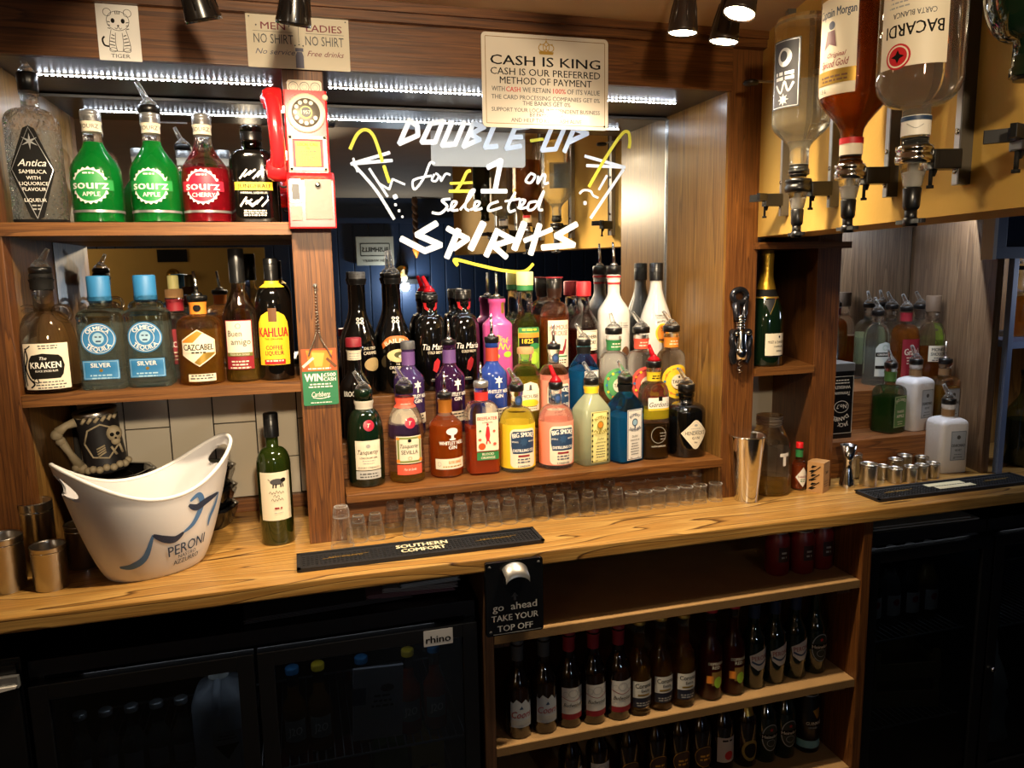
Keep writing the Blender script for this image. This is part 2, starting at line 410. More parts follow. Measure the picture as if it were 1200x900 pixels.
def ribbon(pts, width, taper=False):
    P = [Vector(p) for p in pts]; k = len(P); vs = []
    for i in range(k):
        t = P[min(i + 1, k - 1)] - P[max(i - 1, 0)]
        t = t.normalized() if t.length > 1e-9 else Vector((1, 0))
        n = Vector((-t.y, t.x)) * (width / 2)
        if taper: n = n * (0.25 + 0.75 * math.sin(PI * (i + 0.5) / k))
        vs += [tuple(P[i] + n), tuple(P[i] - n)]
    return vs, [(2 * i, 2 * i + 1, 2 * i + 3, 2 * i + 2) for i in range(k - 1)]
def smooth_path(pts, n=6):
    P = [Vector(p) for p in pts]; out = []
    for i in range(len(P) - 1):
        p0, p1, p2, p3 = P[max(i - 1, 0)], P[i], P[i + 1], P[min(i + 2, len(P) - 1)]
        for j in range(n):
            t = j / n
            out.append(0.5 * ((2 * p1) + (p2 - p0) * t + (2 * p0 - 5 * p1 + 4 * p2 - p3) * t * t + (3 * p1 - p0 - 3 * p2 + p3) * t ** 3))
    out.append(P[-1]); return [tuple(p) for p in out]
def item_geom(it):
    k = it[0].lower()
    if k == 'r': p = rrect(it[1], it[2], it[3], it[4], it[6] if len(it) > 6 else 0.0008); return p, [tuple(range(len(p)))], it[5]
    if k == 'e': p = ell(it[1], it[2], it[3], it[4]); return p, [tuple(range(len(p)))], it[5]
    if k == 'o':
        n = 32; a = ell(it[1], it[2], it[3], it[4], n); b = ell(it[1], it[2], it[3] - 2 * it[5], it[4] - 2 * it[5], n)
        return a + b, [(i, (i + 1) % n, n + (i + 1) % n, n + i) for i in range(n)], it[6]
    if k == 'p': return list(it[1]), [tuple(range(len(it[1])))], it[2]
    if k == 'l': v, f = ribbon(it[1], it[2]); return v, f, it[3]
    if k == 'b':                                     # box outline: cx, cz, w, h, thickness, mat
        _, cx, cz, w_, h_, t_, m_ = it
        a = rrect(cx, cz, w_, h_, t_ * 1.5); b = rrect(cx, cz, w_ - 2 * t_, h_ - 2 * t_, t_ * 0.7); n = len(a)
        return a + b, [(i, (i + 1) % n, n + (i + 1) % n, n + i) for i in range(n)], m_
    if k == 't':
        v, f = text_at(it[1], it[2], it[3], it[4], **(it[6] if len(it) > 6 else {})); return v, f, it[5]
    if k == 'w':                                     # rows of fine print: cx, cz, w, rows, pitch, height, mat
        _, cx, cz, w_, rows, pitch, hh, m_ = it
        v, f = [], []
        rd = random.Random(int((cx + cz + w_) * 1e5))
        for r in range(rows):
            x = -w_ / 2 * rd.uniform(0.7, 1.0); xe = -x; z = cz - r * pitch
            while x < xe:
                l = rd.uniform(1.0, 3.2) * hh * 1.1
                o = len(v); x2 = min(x + l, xe)
                v += [(cx + x, z), (cx + x2, z), (cx + x2, z + hh), (cx + x, z + hh)]; f.append((o, o + 1, o + 2, o + 3)); x += l + hh * 0.7
        return v, f, m_
    raise ValueError(k)
def flat(u, z, off): return (u, -off, z)
def decal_mesh(name, geoms, S, mat, parent, cut):
    bm = bmesh.new()
    for v, f, off in geoms:
        b2 = bmesh.new(); vv = [b2.verts.new((p[0], p[1], p[2] if len(p) > 2 else 0.0)) for p in v]
        for q in f:
            try: b2.faces.new([vv[i] for i in q])
            except ValueError: pass
        if cut and v:
            for ax in (0, 1):
                step = cut[ax]
                if not step: continue
                lo, hi = min(p[ax] for p in v), max(p[ax] for p in v)
                k = math.ceil(lo / step)
                while k * step < hi:
                    co = [0, 0, 0]; no = [0, 0, 0]; co[ax] = k * step; no[ax] = 1
                    bmesh.ops.bisect_plane(b2, geom=b2.verts[:] + b2.edges[:] + b2.faces[:], dist=1e-7, plane_co=co, plane_no=no); k += 1
        idx = {}
        for p in b2.verts: idx[p] = bm.verts.new(S(p.co.x, p.co.y, off + p.co.z))
        for q in b2.faces:
            try: bm.faces.new([idx[p] for p in q.verts])
            except ValueError: pass
        b2.free()
    me = bpy.data.meshes.new(name); bm.to_mesh(me); bm.free(); me.materials.append(mat)
    for p in me.polygons: p.use_smooth = bool(cut)
    o = bpy.data.objects.new(name, me); COL.objects.link(o); o.parent = parent
    return o
def deco(root, items, S=flat, cut=None, off0=0.0005, step=0.00016, label_name='label'):
    """uppercase items start a label (a part); lowercase ones are print on it (sub-parts, one per colour)"""
    cur = root; bag = {}; lev = 0
    def flush():
        for (mn, txt), gs in bag.items():
            nm = ('lettering' if txt else 'emblem') if cur is not root else ('printed_lettering' if txt else 'printed_emblem')
            decal_mesh(nm, gs, S, MATS[mn], cur, cut)
        bag.clear()
    for it in items:
        v, f, m = item_geom(it)
        if it[0].isupper():
            flush(); lev = 0
            cur = decal_mesh(label_name, [(v, f, off0)], S, m, root, cut)
        else:
            if not (it[0] in 'tw' and lev and prev in 'tw'): lev += 1
            bag.setdefault((m.name, it[0] in 'tw'), []).append((v, f, off0 + step * lev))
        prev = it[0]
    flush()

# ================================================================== THE ROOM
YF = 1.726          # front face of the oak posts
YM = 2.045          # mirrors and tiles
CEIL = 1.175
FLOOR = -0.92
ceil_m = pm('ceiling_paint', '#B9A083', 0.8, var=0.1)
navy_m = pm('navy_panelling', '#22344E', 0.5)
yell_m = pm('yellow_plaster', '#CBA24C', 0.75, bmp=(120, 0.15), var=0.06)
struct('ceiling', MB().box(-2.4, 3.4, -2.2, 2.4, CEIL, CEIL + 0.05), ceil_m)
struct('floor', MB().box(-2.4, 3.4, -2.2, 2.4, FLOOR - 0.05, FLOOR), pm('floor_tile', '#2A2420', 0.5, bmp=(20, 0.2)))
m = MB().box(-2.3, 3.3, -2.08, -2.02, FLOOR, CEIL)
for i in range(46):                                # tongue and groove boards
    x = -2.3 + i * 0.12; m.rbox(x + 0.003, x + 0.117, -2.03, -2.0, FLOOR, 0.98, 0.004)
m.box(-2.3, 3.3, -2.04, -1.985, 0.98, 1.02)
struct('wall_back', m, navy_m)
struct('wall_left', MB().box(-2.3, -2.24, -2.05, 2.3, FLOOR, CEIL), pm('ochre_wall', '#B08A45', 0.8, var=0.08))
struct('wall_right', MB().box(3.2, 3.26, -2.05, 2.3, FLOOR, CEIL), navy_m)
struct('wall_front', MB().box(-2.3, 3.3, 2.22, 2.28, FLOOR, CEIL), pm('dark_backing', '#1B1613', 0.8))
# yellow stretch of the opposite wall, seen only in the lower left mirror
struct('wall_opposite', MB().box(-1.75, -0.2, -1.95, -1.9, FLOOR, 0.80), yell_m)

# ---- counter
t = MB().box(-1.3, 2.75, 1.512, 2.12, -0.03, 0.0).build('bar_counter', W_CTR, None, 0.003)
tag(t, 'long honey coloured oak back bar counter with dark cathedral grain', 'counter')

# ---- oak posts, header, side panels
struct('trim_1', MB().box(-1.3, -0.545, YF - 0.004, YF + 0.04, 0, 1.038), W_POST, 0.002)
struct('trim_2', MB().box(0.0, 0.084, YF, YF + 0.06, 0, 1.038), W_POST, 0.002)
struct('trim_3', MB().box(1.06, 1.152, YF, YF + 0.065, 0, CEIL), W_POST, 0.002)
struct('trim_4', MB().box(-1.3, 1.06, 1.714, YF + 0.002, 1.038, 1.139), W_HEAD, 0.002)
struct('trim_5', MB().prism([(-1.3, 1.7), (1.15, 1.7), (1.15, 1.726), (-1.3, 1.726)], 1.139, 1.157).prism([(-1.3, 1.69), (1.158, 1.69), (1.158, 1.726), (-1.3, 1.726)], 1.157, CEIL), W_HEAD, 0.003)
struct('wall_niche_left', MB().box(-0.575, -0.545, YF + 0.036, YM, 0, 1.038), W_PANEL)
struct('wall_niche_divider', MB().box(0.02, 0.07, YF + 0.06, YM, 0, 1.038), W_CARC)
struct('wall_niche_right', MB().box(1.054, 1.061, YF + 0.001, YM, 0, 1.038).box(1.061, 1.145, YF + 0.065, YM, 0, 1.1), W_PANEL)
struct('trim_6', MB().box(1.0535, 1.0555, 2.034, YM, 0.1, 1.03), pm('bright_edge_strip', '#D8DADC', 0.2, 0.8))
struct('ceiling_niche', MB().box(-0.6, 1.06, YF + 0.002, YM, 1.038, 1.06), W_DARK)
struct('wall_header_backing', MB().box(-1.3, 1.15, YF + 0.01, YM, 1.06, CEIL), W_CARC)
# angled end wall of the small niche, its front edge is the third post
struct('trim_7', MB().prism([(1.335, YF), (1.41, YF), (1.535, 2.13), (1.46, 2.13)], 0, 0.72), W_POST, 0.002)
struct('trim_8', MB().prism([(1.14, 1.70), (1.42, 1.70), (1.45, 2.0), (1.152, 2.0)], 0.655, 0.672), W_SHELF, 0.002)
struct('wall_niche_small', MB().box(1.145, 1.5, 2.06, 2.09, 0.33, 0.72), W_CARC)
# right hand bay
struct('wall_bay_right', MB().prism([(1.9, 1.69), (1.925, 1.69), (2.055, 2.14), (2.03, 2.14)], 0, 1.1), W_GREY)
struct('trim_9', MB().box(1.41, 1.93, 1.74, 1.8, 0.735, 1.1), W_GREY, 0.002)
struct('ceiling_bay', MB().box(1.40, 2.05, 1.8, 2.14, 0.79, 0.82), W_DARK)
struct('trim_10', MB().prism([(1.43, 1.79), (1.925, 1.79), (2.02, 2.13), (1.5, 2.13)], 0.0, 0.105), W_RISER, 0.002)
struct('trim_11', MB().prism([(1.47, 1.915), (1.80, 1.915), (1.95, 1.885), (2.02, 2.128), (1.5, 2.128)], 0.105, 0.225), W_RISER, 0.002)
# yellow bulkhead wall running towards the room, a little off square
A14 = math.radians(14)
WD = Vector((-math.sin(A14), -math.cos(A14), 0)); WN = Vector((-math.cos(A14), math.sin(A14), 0)); WP = Vector((1.152, YF + 0.004, 0))
def on_bulk(s, off, z): p = WP + WD * s + WN * off; return Vector((p.x, p.y, z))
q = [on_bulk(s, o, 0) for s, o in ((0, 0), (1.5, 0), (1.5, -0.14), (-0.05, -0.14), (-0.05, -0.02))]
struct('wall_bulkhead', MB().prism([(p.x, p.y) for p in q], 0.686, CEIL), yell_m, 0.004)

# ---- tiles: upright bond, dark joints
tile_m = pm('cream_tile', '#CFC5B2', 0.16, coat=0.3, var=0.04)
struct('wall_tiles_backing', MB().box(-0.545, 0.05, YM + 0.004, YM + 0.03, 0, 0.39).box(1.145, 1.52, YM + 0.004, YM + 0.02, 0, 0.335), pm('dark_grout', '#26221E', 0.9))
m = MB()
for i in range(7):
    x0 = -0.531 + i * 0.1035
    for j in range(-1, 3):
        z0 = 0.036 + j * 0.2 + (0.0 if i % 2 else 0.1)
        a, b = max(z0 + 0.0015, 0.036), min(z0 + 0.1985, 0.38)
        xa, xb = max(x0 + 0.0015, -0.545), min(x0 + 0.102, 0.02)
        if b - a > 0.01 and xb > xa: m.box(xa, xb, YM - 0.004, YM + 0.006, a, b)
for i in range(4):
    m.box(1.147 + i * 0.1035, 1.2485 + i * 0.1035, YM - 0.004, YM + 0.006, 0.005, 0.33)
struct('wall_tiles', m, tile_m, 0.0012)
struct('baseboard_niche', MB().box(-0.545, 0.02, YM - 0.02, YM, 0, 0.035), W_RISER, 0.002)

# ---- mirrors
def mirror(label, x0, x1, y, z0, z1):
    t = thing('wall_mirror', label, 'mirror', ((x0 + x1) / 2, y, z0))
    w2 = (x1 - x0) / 2
    MB().box(-w2, w2, 0.0, 0.006, 0, z1 - z0).build('mirror_glass', MIRROR, t)
    MB().box(-w2, w2, -0.004, 0.001, z1 - z0 - 0.006, z1 - z0).build('top_edge_strip', DKGREY, t)
    MB().box(-w2, w2, -0.004, 0.001, 0, 0.004).build('bottom_edge_strip', DKGREY, t)
    return t
mirror('large back mirror of the left niche behind the two bottle shelves', -0.543, 0.018, YM - 0.002, 0.39, 1.034)
mirror('big centre mirror painted with white and yellow offer lettering', 0.072, 1.053, YM - 0.002, 0.30, 1.034)
mirror('dim mirror of the right bay behind pale spirit bottles', 1.5, 2.02, 2.131, 0.225, 0.78)

# ---- shelves
def shelf(name, label, pts, z, th, mat=W_SHELF, cat='shelf'):
    o = MB().prism(pts, z - th, z).build(name, mat, None, 0.002)
    return tag(o, label, cat)
def rc(x0, x1, y0, y1): return [(x0, y0), (x1, y0), (x1, y1), (x0, y1)]
ZU, ZL = 0.724, 0.38
shelf('wall_shelf', 'upper oak shelf of the left niche carrying green and red bottles', rc(-0.56, 0.001, YF - 0.012, YM - 0.012), ZU, 0.026)
shelf('wall_shelf', 'lower oak shelf of the left niche above the cream tiles', rc(-0.545, 0.001, YF - 0.004, YM - 0.012), ZL, 0.024)
shelf('wall_shelf', 'small oak shelf holding the champagne bottle', [(1.152, YF - 0.006), (1.336, YF - 0.006), (1.45, 2.04), (1.152, 2.04)], 0.345, 0.02)
Z1, Z2, Z3 = 0.115, 0.205, 0.30
def tier(label, y0, y1, z, riser, top):
    t = thing('bottle_tier', label, 'shelf', (0.57, y0, top))
    MB().box(-0.484, 0.482, 0.0, y1 - y0, z - top - 0.02, z - top).build('tier_board', W_SHELF, t, 0.002)
    if riser: MB().box(-0.484, 0.482, riser[0] - y0, riser[1] - y0, 0.0, z - top - 0.02).build('riser', W_RISER, t, 0.002)
tier('lowest oak tier of the centre bottle shelf, over the shot glasses', 1.70, 1.8345, Z1, (1.812, 1.822), 0.0)
tier('middle oak tier of the centre bottle shelf', 1.8355, 1.9285, Z2, (1.836, 1.846), Z1)
tier('rear oak tier of the centre bottle shelf against the mirror', 1.9295, 2.041, Z3, (1.93, 1.94), Z2)
MB().box(0.086, 1.052, 1.83, 1.84, 0, Z1 - 0.021).build('trim_12', W_RISER)['kind'] = 'structure'

# ---- LED strips (their own light is the narrow area lamp on each strip)
led_m = pm('led_diode', '#FFFFFF', 0.4, emit='#EAF2FF', es=30)
def led_strip(label, x0, x1, y, z, power, pitch=0.0115):
    L_ = x1 - x0
    t = thing('led_strip', label, 'light', ((x0 + x1) / 2, y, z))
    MB().box(-L_ / 2, L_ / 2, -0.004, 0.004, -0.0012, 0.0).build('tape', WHITE, t)
    m = MB(); n = int(L_ / pitch)
    for i in range(n):
        x = -L_ / 2 + (i + 0.5) * L_ / n; m.rbox(x - 0.0028, x + 0.0028, -0.0026, 0.0026, -0.0035, -0.0012, 0.0008)
    m.build('diodes', led_m, t)
    d = bpy.data.lights.new('led_light', 'AREA'); d.shape = 'RECTANGLE'; d.size = L_; d.size_y = 0.004; d.energy = power; d.color = (0.82, 0.9, 1.0)
    o = bpy.data.objects.new('led_light', d); COL.objects.link(o); o.parent = t; o.location = (0, 0, -0.0045)
led_strip('bright white diode strip under the left niche header', -0.49, -0.02, 1.86, 1.037, 0.55)
led_strip('bright white diode strip under the centre header, ending at the right panel', 0.10, 0.985, 1.86, 1.037, 1.1)
led_strip('short diode strip glowing at the top of the right bay', 1.45, 1.9, 1.815, 0.789, 1.8)

# ---- spot heads on the ceiling
lamp_on = pm('lamp_lens', '#FFFFFF', 0.3, emit='#FFE9C4', es=25)
lamp_blk = pm('lamp_black', '#1A1614', 0.25, coat=0.5)
lamp_brz = pm('lamp_bronze', '#3A2E26', 0.35, 0.4, coat=0.3)
def spot_head(label, loc, tilt, mat, on=True, r=0.028, ln=0.085):
    t = thing('ceiling_spotlight', label, 'lamp', loc)
    M = Matrix.Rotation(tilt[0], 3, 'X') @ Matrix.Rotation(tilt[1], 3, 'Y')
    prof = [(r * 0.93, 0.004), (r, 0.0), (r * 1.0, 0.006), (r * 0.86, 0.03), (r * 0.66, 0.06), (r * 0.55, ln), (r * 0.3, ln + 0.004), (1e-4, ln + 0.005)]
    sh = MB().lathe(prof, (0, 0, 0), 28, M, False)
    for k in range(7):                              # pressed flutes round the cone
        a = 2 * PI * k / 7
        sh.tube([M @ Vector((math.cos(a) * q, math.sin(a) * q, z)) for q, z in ((r * 0.93, 0.016), (r * 0.77, 0.04), (r * 0.62, 0.068))], [0.0015, 0.0032, 0.0015], 6)
    sh.build('lamp_shade', mat, t)
    MB().lathe([(1e-4, 0.004), (r * 0.9, 0.003), (r * 0.9, 0.006), (1e-4, 0.007)], (0, 0, 0), 24, M, False).build('lens', lamp_on if on else lamp_blk, t)
    top = M @ Vector((0, 0, ln)); h = CEIL - loc[2]
    MB().tube([top, (top.x, top.y, max(top.z + 0.004, h))], 0.006, 10).lathe([(0.022, h - 0.012), (0.022, h)], (top.x, top.y, 0), 20).build('stem', mat, t)
    return t
spot_head('black cone spotlight hanging above the tiger drawing, facing away', (-0.111, 1.335, 1.008), (0.30, -0.22), lamp_blk)
spot_head('black cone spotlight overlapping the metal joke sign, facing away', (0.023, 1.338, 1.012), (0.32, 0.10), lamp_blk)
spot_head('lit spotlight furthest from the yellow wall, left of the lit pair', (0.721, 1.341, 1.043), (0.05, 0.05), lamp_brz)
spot_head('lit spotlight highest of the pair, tilted, near the yellow wall', (0.763, 1.22, 1.043), (-0.05, 0.28), lamp_brz)
spot_head('lit spotlight lowest and partly behind the tilted one', (0.808, 1.342, 1.033), (0.06, 0.12), lamp_brz)

# ---- things on the opposite side, seen in the mirrors
def on_back(px, py, y=-1.985): return on_y(px, py, 2 * YM - y)        # where a mirrored pixel stands on the opposite wall
a, b = on_back(417, 277), on_back(461, 311)
t = thing('framed_sign', 'cream whiskey sign on the navy wall, seen mirrored', 'sign', ((a.x + b.x) / 2, -1.97, (a.z + b.z) / 2), PI)
MB().box(-0.145, 0.145, -0.01, 0.015, -0.11, 0.11).build('board', pm('aged_cream', '#B5AE98', 0.6), t, 0.003)
deco(t, [('b', 0, 0.01, 0.23, 0.1, 0.006, BLACK), ('t', 'BUSHMILLS', 0, 0.01, 0.035, BLACK, dict(fit=0.2, bold=0.04)), ('t', 'IRISH WHISKEY', 0, -0.075, 0.018, BLACK, dict(fit=0.2))], lambda u, z, o: (u, -0.0105 - o, z))
p = on_back(483, 215); q = on_back(483, 292)
m = MB()
zz = [q.z + (1.17 - q.z) * i / 30 for i in range(31)]
for k in range(2): m.tube([(0.012 * math.cos(z * 55 + k * PI), 0.012 * math.sin(z * 55 + k * PI), z - q.z) for z in zz], 0.014, 8)
t = thing('bell_rope', 'thick brown rope with orange tip hanging by the navy wall', 'rope', (p.x, -1.9, q.z))
m.build('rope', pm('rope_hemp', '#6A4A30', 0.9), t)
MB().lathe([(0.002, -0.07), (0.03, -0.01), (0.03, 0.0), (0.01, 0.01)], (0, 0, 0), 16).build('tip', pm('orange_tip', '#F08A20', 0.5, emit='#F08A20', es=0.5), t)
p = on_back(471, 318)  # brass knob; its glare is an added glowing ball and fill light
t = thing('brass_wall_knob', 'small brass knob on the navy wall with an added glow, seen mirrored', 'lamp', (p.x, -1.985, p.z))
MB().lathe([(0.001, 0), (0.05, 0.0), (0.045, 0.02), (0.001, 0.022)], (0, 0, 0), 20, Matrix.Rotation(-PI / 2, 3, 'X')).build('back_plate', pm('brass', '#C9A04A', 0.25, 1.0), t)
MB().tube([(0, 0.02, 0), (0, 0.09, 0.01), (0, 0.1, -0.03)], 0.008, 8).ball((0, 0.1, -0.05), 0.028).build('glare_ball', pm('knob_glare', '#FFF0D0', 0.4, emit='#FFE2A8', es=0.8), t)
d = bpy.data.lights.new('wall_fill_light', 'POINT'); d.energy = 7.0; d.color = (0.8, 0.9, 1); d.shadow_soft_size = 0.03  # added fill light to brighten the navy wall
o = bpy.data.objects.new('wall_fill_light', d); COL.objects.link(o); o.parent = t; o.location = (0, 0.15, -0.12)
p = on_back(480, 330)
tag(MB().box(-0.09, 0.09, -0.06, 0, -0.02, 0.02).build('wall_bracket', BLACK, None, 0.003, (p.x, -1.94, p.z)), 'short black bar fixed on the navy wall under the brass knob', 'bracket')
p = on_back(204, 300)
tag(MB().box(-0.1, 0.1, 0, 0.01, -0.045, 0.045).build('wall_plaque', BLACK, None, 0.002, (p.x, -1.9, p.z)), 'black plaque on the yellow wall opposite, seen in the lower mirror', 'sign')
p = on_back(205, 322)
t = MB().lathe([(0.001, 0), (0.045, 0.0), (0.035, 0.02), (0.012, 0.03), (0.012, 0.06), (0.03, 0.08), (0.001, 0.09)], (0, 0, 0), 18, Matrix.Rotation(-PI / 2, 3, 'X')).build('brass_boss', MATS['brass'], None, 0, (p.x, -1.9, p.z))
tag(t, 'round brass boss on the yellow wall opposite, seen in the lower mirror', 'ornament')

# ================================================================== BOTTLES
def arc_pts(r0, z0, r1, z1, kind, n=7):
    """shoulder between body radius r0 at z0 and neck radius r1 at z1"""
    out = []
    for i in range(1, n):
        t = i / n
        if kind == 'round': a = t * PI / 2; out.append((r1 + (r0 - r1) * math.cos(a), z0 + (z1 - z0) * math.sin(a)))
        elif kind == 'dome':
            a = t * PI / 2; k = math.cos(a) ** 0.8; out.append((r1 + (r0 - r1) * k, z0 + (z1 - z0) * math.sin(a) ** 1.1))
        elif kind == 'slope': k = 0.5 + 0.5 * math.cos(PI * t); out.append((r1 + (r0 - r1) * k, z0 + (z1 - z0) * t))
        else: out.append((r0 + (r1 - r0) * t, z0 + (z1 - z0) * t))
    return out
def shape(r, sh, nz, nr, h, kind='round', e=2.0, d=1.0, foot=0.006, waist=None):
    """rings (z, rx, ry, e): body to the shoulder height sh, neck from nz, glass lip at h"""
    R = [(0.0, r - foot, (r - foot) * d, e), (0.002, r - foot * 0.3, (r - foot * 0.3) * d, e), (foot, r, r * d, e)]
    if waist:
        for z, k in waist: R.append((z, r * k, r * k * d, e))
    R.append((sh, r, r * d, e))
    for q, z in arc_pts(r, sh, nr, nz, kind):
        f = (q - nr) / max(1e-6, r - nr)
        R.append((z, q, q * (d * f + 1 - f) if d != 1 else q, 2 + (e - 2) * min(1, f * 1.3)))
    R += [(nz, nr, nr, 2.0), (h - 0.012, nr, nr, 2.0), (h - 0.010, nr * 1.12, nr * 1.12, 2.0), (h, nr * 1.12, nr * 1.12, 2.0)]
    return R
SEC = {}
def section(rx, ry, e, n=40):
    """outline resampled to n points of equal arc length, first at the front (-y) centre, going to +x"""
    key = (round(rx, 5), round(ry, 5), round(e, 2), n)
    if key in SEC: return SEC[key]
    P = []
    for i in range(721):
        a = 2 * PI * i / 720; s, c = math.sin(a), math.cos(a)
        P.append((rx * math.copysign(abs(s) ** (2 / e), s), -ry * math.copysign(abs(c) ** (2 / e), c)))
    acc = [0.0]
    for i in range(720): acc.append(acc[-1] + math.dist(P[i], P[i + 1]))
    out = []; j = 0
    for k in range(n):
        tgt = acc[-1] * k / n
        while acc[j + 1] < tgt: j += 1
        f = (tgt - acc[j]) / max(1e-9, acc[j + 1] - acc[j])
        out.append((P[j][0] + (P[j + 1][0] - P[j][0]) * f, P[j][1] + (P[j + 1][1] - P[j][1]) * f))
    SEC[key] = (out, acc[-1]); return SEC[key]
def ring_at(R, z):
    for a, b in zip(R, R[1:]):
        if a[0] <= z <= b[0]:
            t = (z - a[0]) / max(1e-9, b[0] - a[0]); return tuple(a[i] + (b[i] - a[i]) * t for i in (1, 2, 3))
    return R[-1][1:] if z > R[-1][0] else R[0][1:]
def surf(R):
    def S(u, z, off):
        rx, ry, e = ring_at(R, z)
        pts, per = section(rx, ry, e, 160)
        k = (u / per) % 1.0 * 160; i = int(k) % 160; f = k - int(k)
        a, b = pts[i], pts[(i + 1) % 160]
        x, y = a[0] + (b[0] - a[0]) * f, a[1] + (b[1] - a[1]) * f
        tx, ty = b[0] - a[0], b[1] - a[1]; l = math.hypot(tx, ty) or 1
        return (x + ty / l * off, y - tx / l * off, z)
    return S
def skin(mb, R, n=40, k=1.0, z0=None, z1=None):
    rows = [(z, rx * k, ry * k, e) for z, rx, ry, e in R]
    if z0 is not None:
        a = ring_at(R, z0); b = ring_at(R, z1)
        rows = [(z0, a[0] * k, a[1] * k, a[2])] + [q for q in rows if z0 < q[0] < z1] + [(z1, b[0] * k, b[1] * k, b[2])]
    vs, fs = [], []
    for z, rx, ry, e in rows: vs += [(x, y, z) for x, y in section(rx, ry, e, n)[0]]
    for i in range(len(rows) - 1):
        for j in range(n): fs.append((i * n + j, i * n + (j + 1) % n, (i + 1) * n + (j + 1) % n, (i + 1) * n + j))
    mb.add(vs, fs, True)
    mb.add(vs[:n], [tuple(range(n - 1, -1, -1))]); mb.add(vs[-n:], [tuple(range(n))])
    return mb

def cap_screw(t, z, r, h, mat, ribs=True, name='screw_cap'):
    m = MB().lathe([(r, -h), (r, -0.002), (r - 0.002, 0.0), (1e-4, 0.0005)], (0, 0, z), 28, None, False)
    if ribs:
        for q in (0.25, 0.5): m.lathe([(r, -h * q - 0.001), (r * 1.03, -h * q), (r, -h * q + 0.001)], (0, 0, z), 28, None, False)
    m.build(name, mat, t)
def cap_pour(t, z, r, spout='clear', ang=-0.9, h=0.02, lean=0.55, ln=0.034, collar=None):
    """free-pour spout: black collar, domed shoulder, bent tube"""
    g = thing_part('pourer', t)
    MB().lathe([(r * 1.0, 0), (r * 1.18, 0.001), (r * 1.2, h - 0.003), (r * 1.1, h)], (0, 0, z), 24).build('collar', collar or BLKPL, g)
    mat = {'clear': CLRPL, 'red': REDSP, 'steel': CHROME, 'black': BLKPL}[spout]
    dx, dy = math.cos(ang) * lean, math.sin(ang) * lean
    if spout == 'steel':
        MB().lathe([(r * 0.7, 0), (r * 0.5, 0.006), (0.004, 0.008)], (0, 0, z + h), 16).tube([(0, 0, z + h), (0, 0, z + h + ln * 0.55), (dx * ln * 0.5, dy * ln * 0.5, z + h + ln * 1.3)], [0.0042, 0.0038, 0.003], 10).build('spout', mat, g)
    else:
        m = MB().lathe([(r * 1.02, 0), (r * 0.8, 0.007), (0.007, 0.013), (0.0062, 0.016)], (0, 0, z + h), 18)
        m.tube([(0, 0, z + h + 0.008), (dx * 0.012, dy * 0.012, z + h + 0.018), (dx * ln, dy * ln, z + h + 0.012 + ln * (1 - lean * 0.3))], [0.0068, 0.0062, 0.0045], 10)
        m.build('spout', mat, g)
def thing_part(name, parent):
    o = bpy.data.objects.new(name, None); COL.objects.link(o); o.parent = parent; o.empty_display_size = 0.01; return o
def band(t, R, z0, z1, mat, name='neck_label', off=0.0006, items=()):
    m = MB(); n = 40
    zs = [z0 + (z1 - z0) * i / 3 for i in range(4)]
    vs = []
    for z in zs:
        rx, ry, e = ring_at(R, z); vs += [(x, y, z) for x, y in section(rx + off, ry + off, e, n)[0]]
    m.add(vs, [(i * n + j, i * n + (j + 1) % n, (i + 1) * n + (j + 1) % n, (i + 1) * n + j) for i in range(3) for j in range(n)], True)
    o = m.build(name, mat, t)
    if items: deco(o, items, surf([(z, rx + off, ry + off, e) for z, rx, ry, e in R]), (0.004, 0.004))
def bottle(label, loc, R, body, liq=None, level=0.0, caps=(), bands=(), items=(), rz=0.0, group=None, cut=(0.005, 0.006), name='spirit_bottle', cat='bottle'):
    t = thing(name, label, cat, loc, rz, group)
    skin(MB(), R).build('glass_body', body, t)
    if liq is not None: skin(MB(), R, 32, 0.93, 0.005, level).build('liquid', liq, t)
    for b in bands: band(t, R, *b)
    for c in caps: c(t)
    if items: deco(t, list(items), surf(R), cut)
    return t
def put(px, py, z, r):
    """the axis of a bottle whose foot shows its front edge at this pixel on the level z"""
    p = on_z(px, py, z); q = Vector((p.x, p.y, 0)); return Vector((p.x + q.normalized().x * r, p.y + q.normalized().y * r, z))
def at_y(px, py, y, z): p = on_y(px, py, y); return Vector((p.x, y, z))

WATER = liquid('clear_spirit', '#D6E0DD', 0.11, '#FBFDFC'); APPLE = liquid('apple_green_liqueur', '#14A03C', 0.85, '#2FBF50'); CHERRY = liquid('cherry_liqueur', '#B01828', 0.75, '#D83040')
AMBER = liquid('amber_spirit', '#B8822A', 0.35, '#E8BE6C'); STRAW = liquid('straw_spirit', '#C09A3C', 0.25, '#E8CE84'); WHISKY = liquid('whisky', '#B06A22', 0.4, '#E0A050'); ORNG = liquid('orange_gin', '#D2661C', 0.55, '#F09048')
BLOOD = liquid('blood_orange_gin', '#E25C26', 0.6, '#F07C48'); RHUB = liquid('rhubarb_pink', '#E0A088', 0.15, '#F4D0C0'); LEMON = liquid('lemon_gin', '#C8B02C', 0.4, '#E8DC80'); BLUEL = liquid('blue_gin', '#4CAAD6', 0.5, '#9AD8F0'); GREENL = liquid('green_apple_whiskey', '#38682E', 0.5, '#7FA860')
RUM = liquid('dark_rum', '#80460E', 0.4, '#CC8C40')
DKAMB = liquid('dark_gold_gin', '#5A3A10', 0.55, '#A07828')

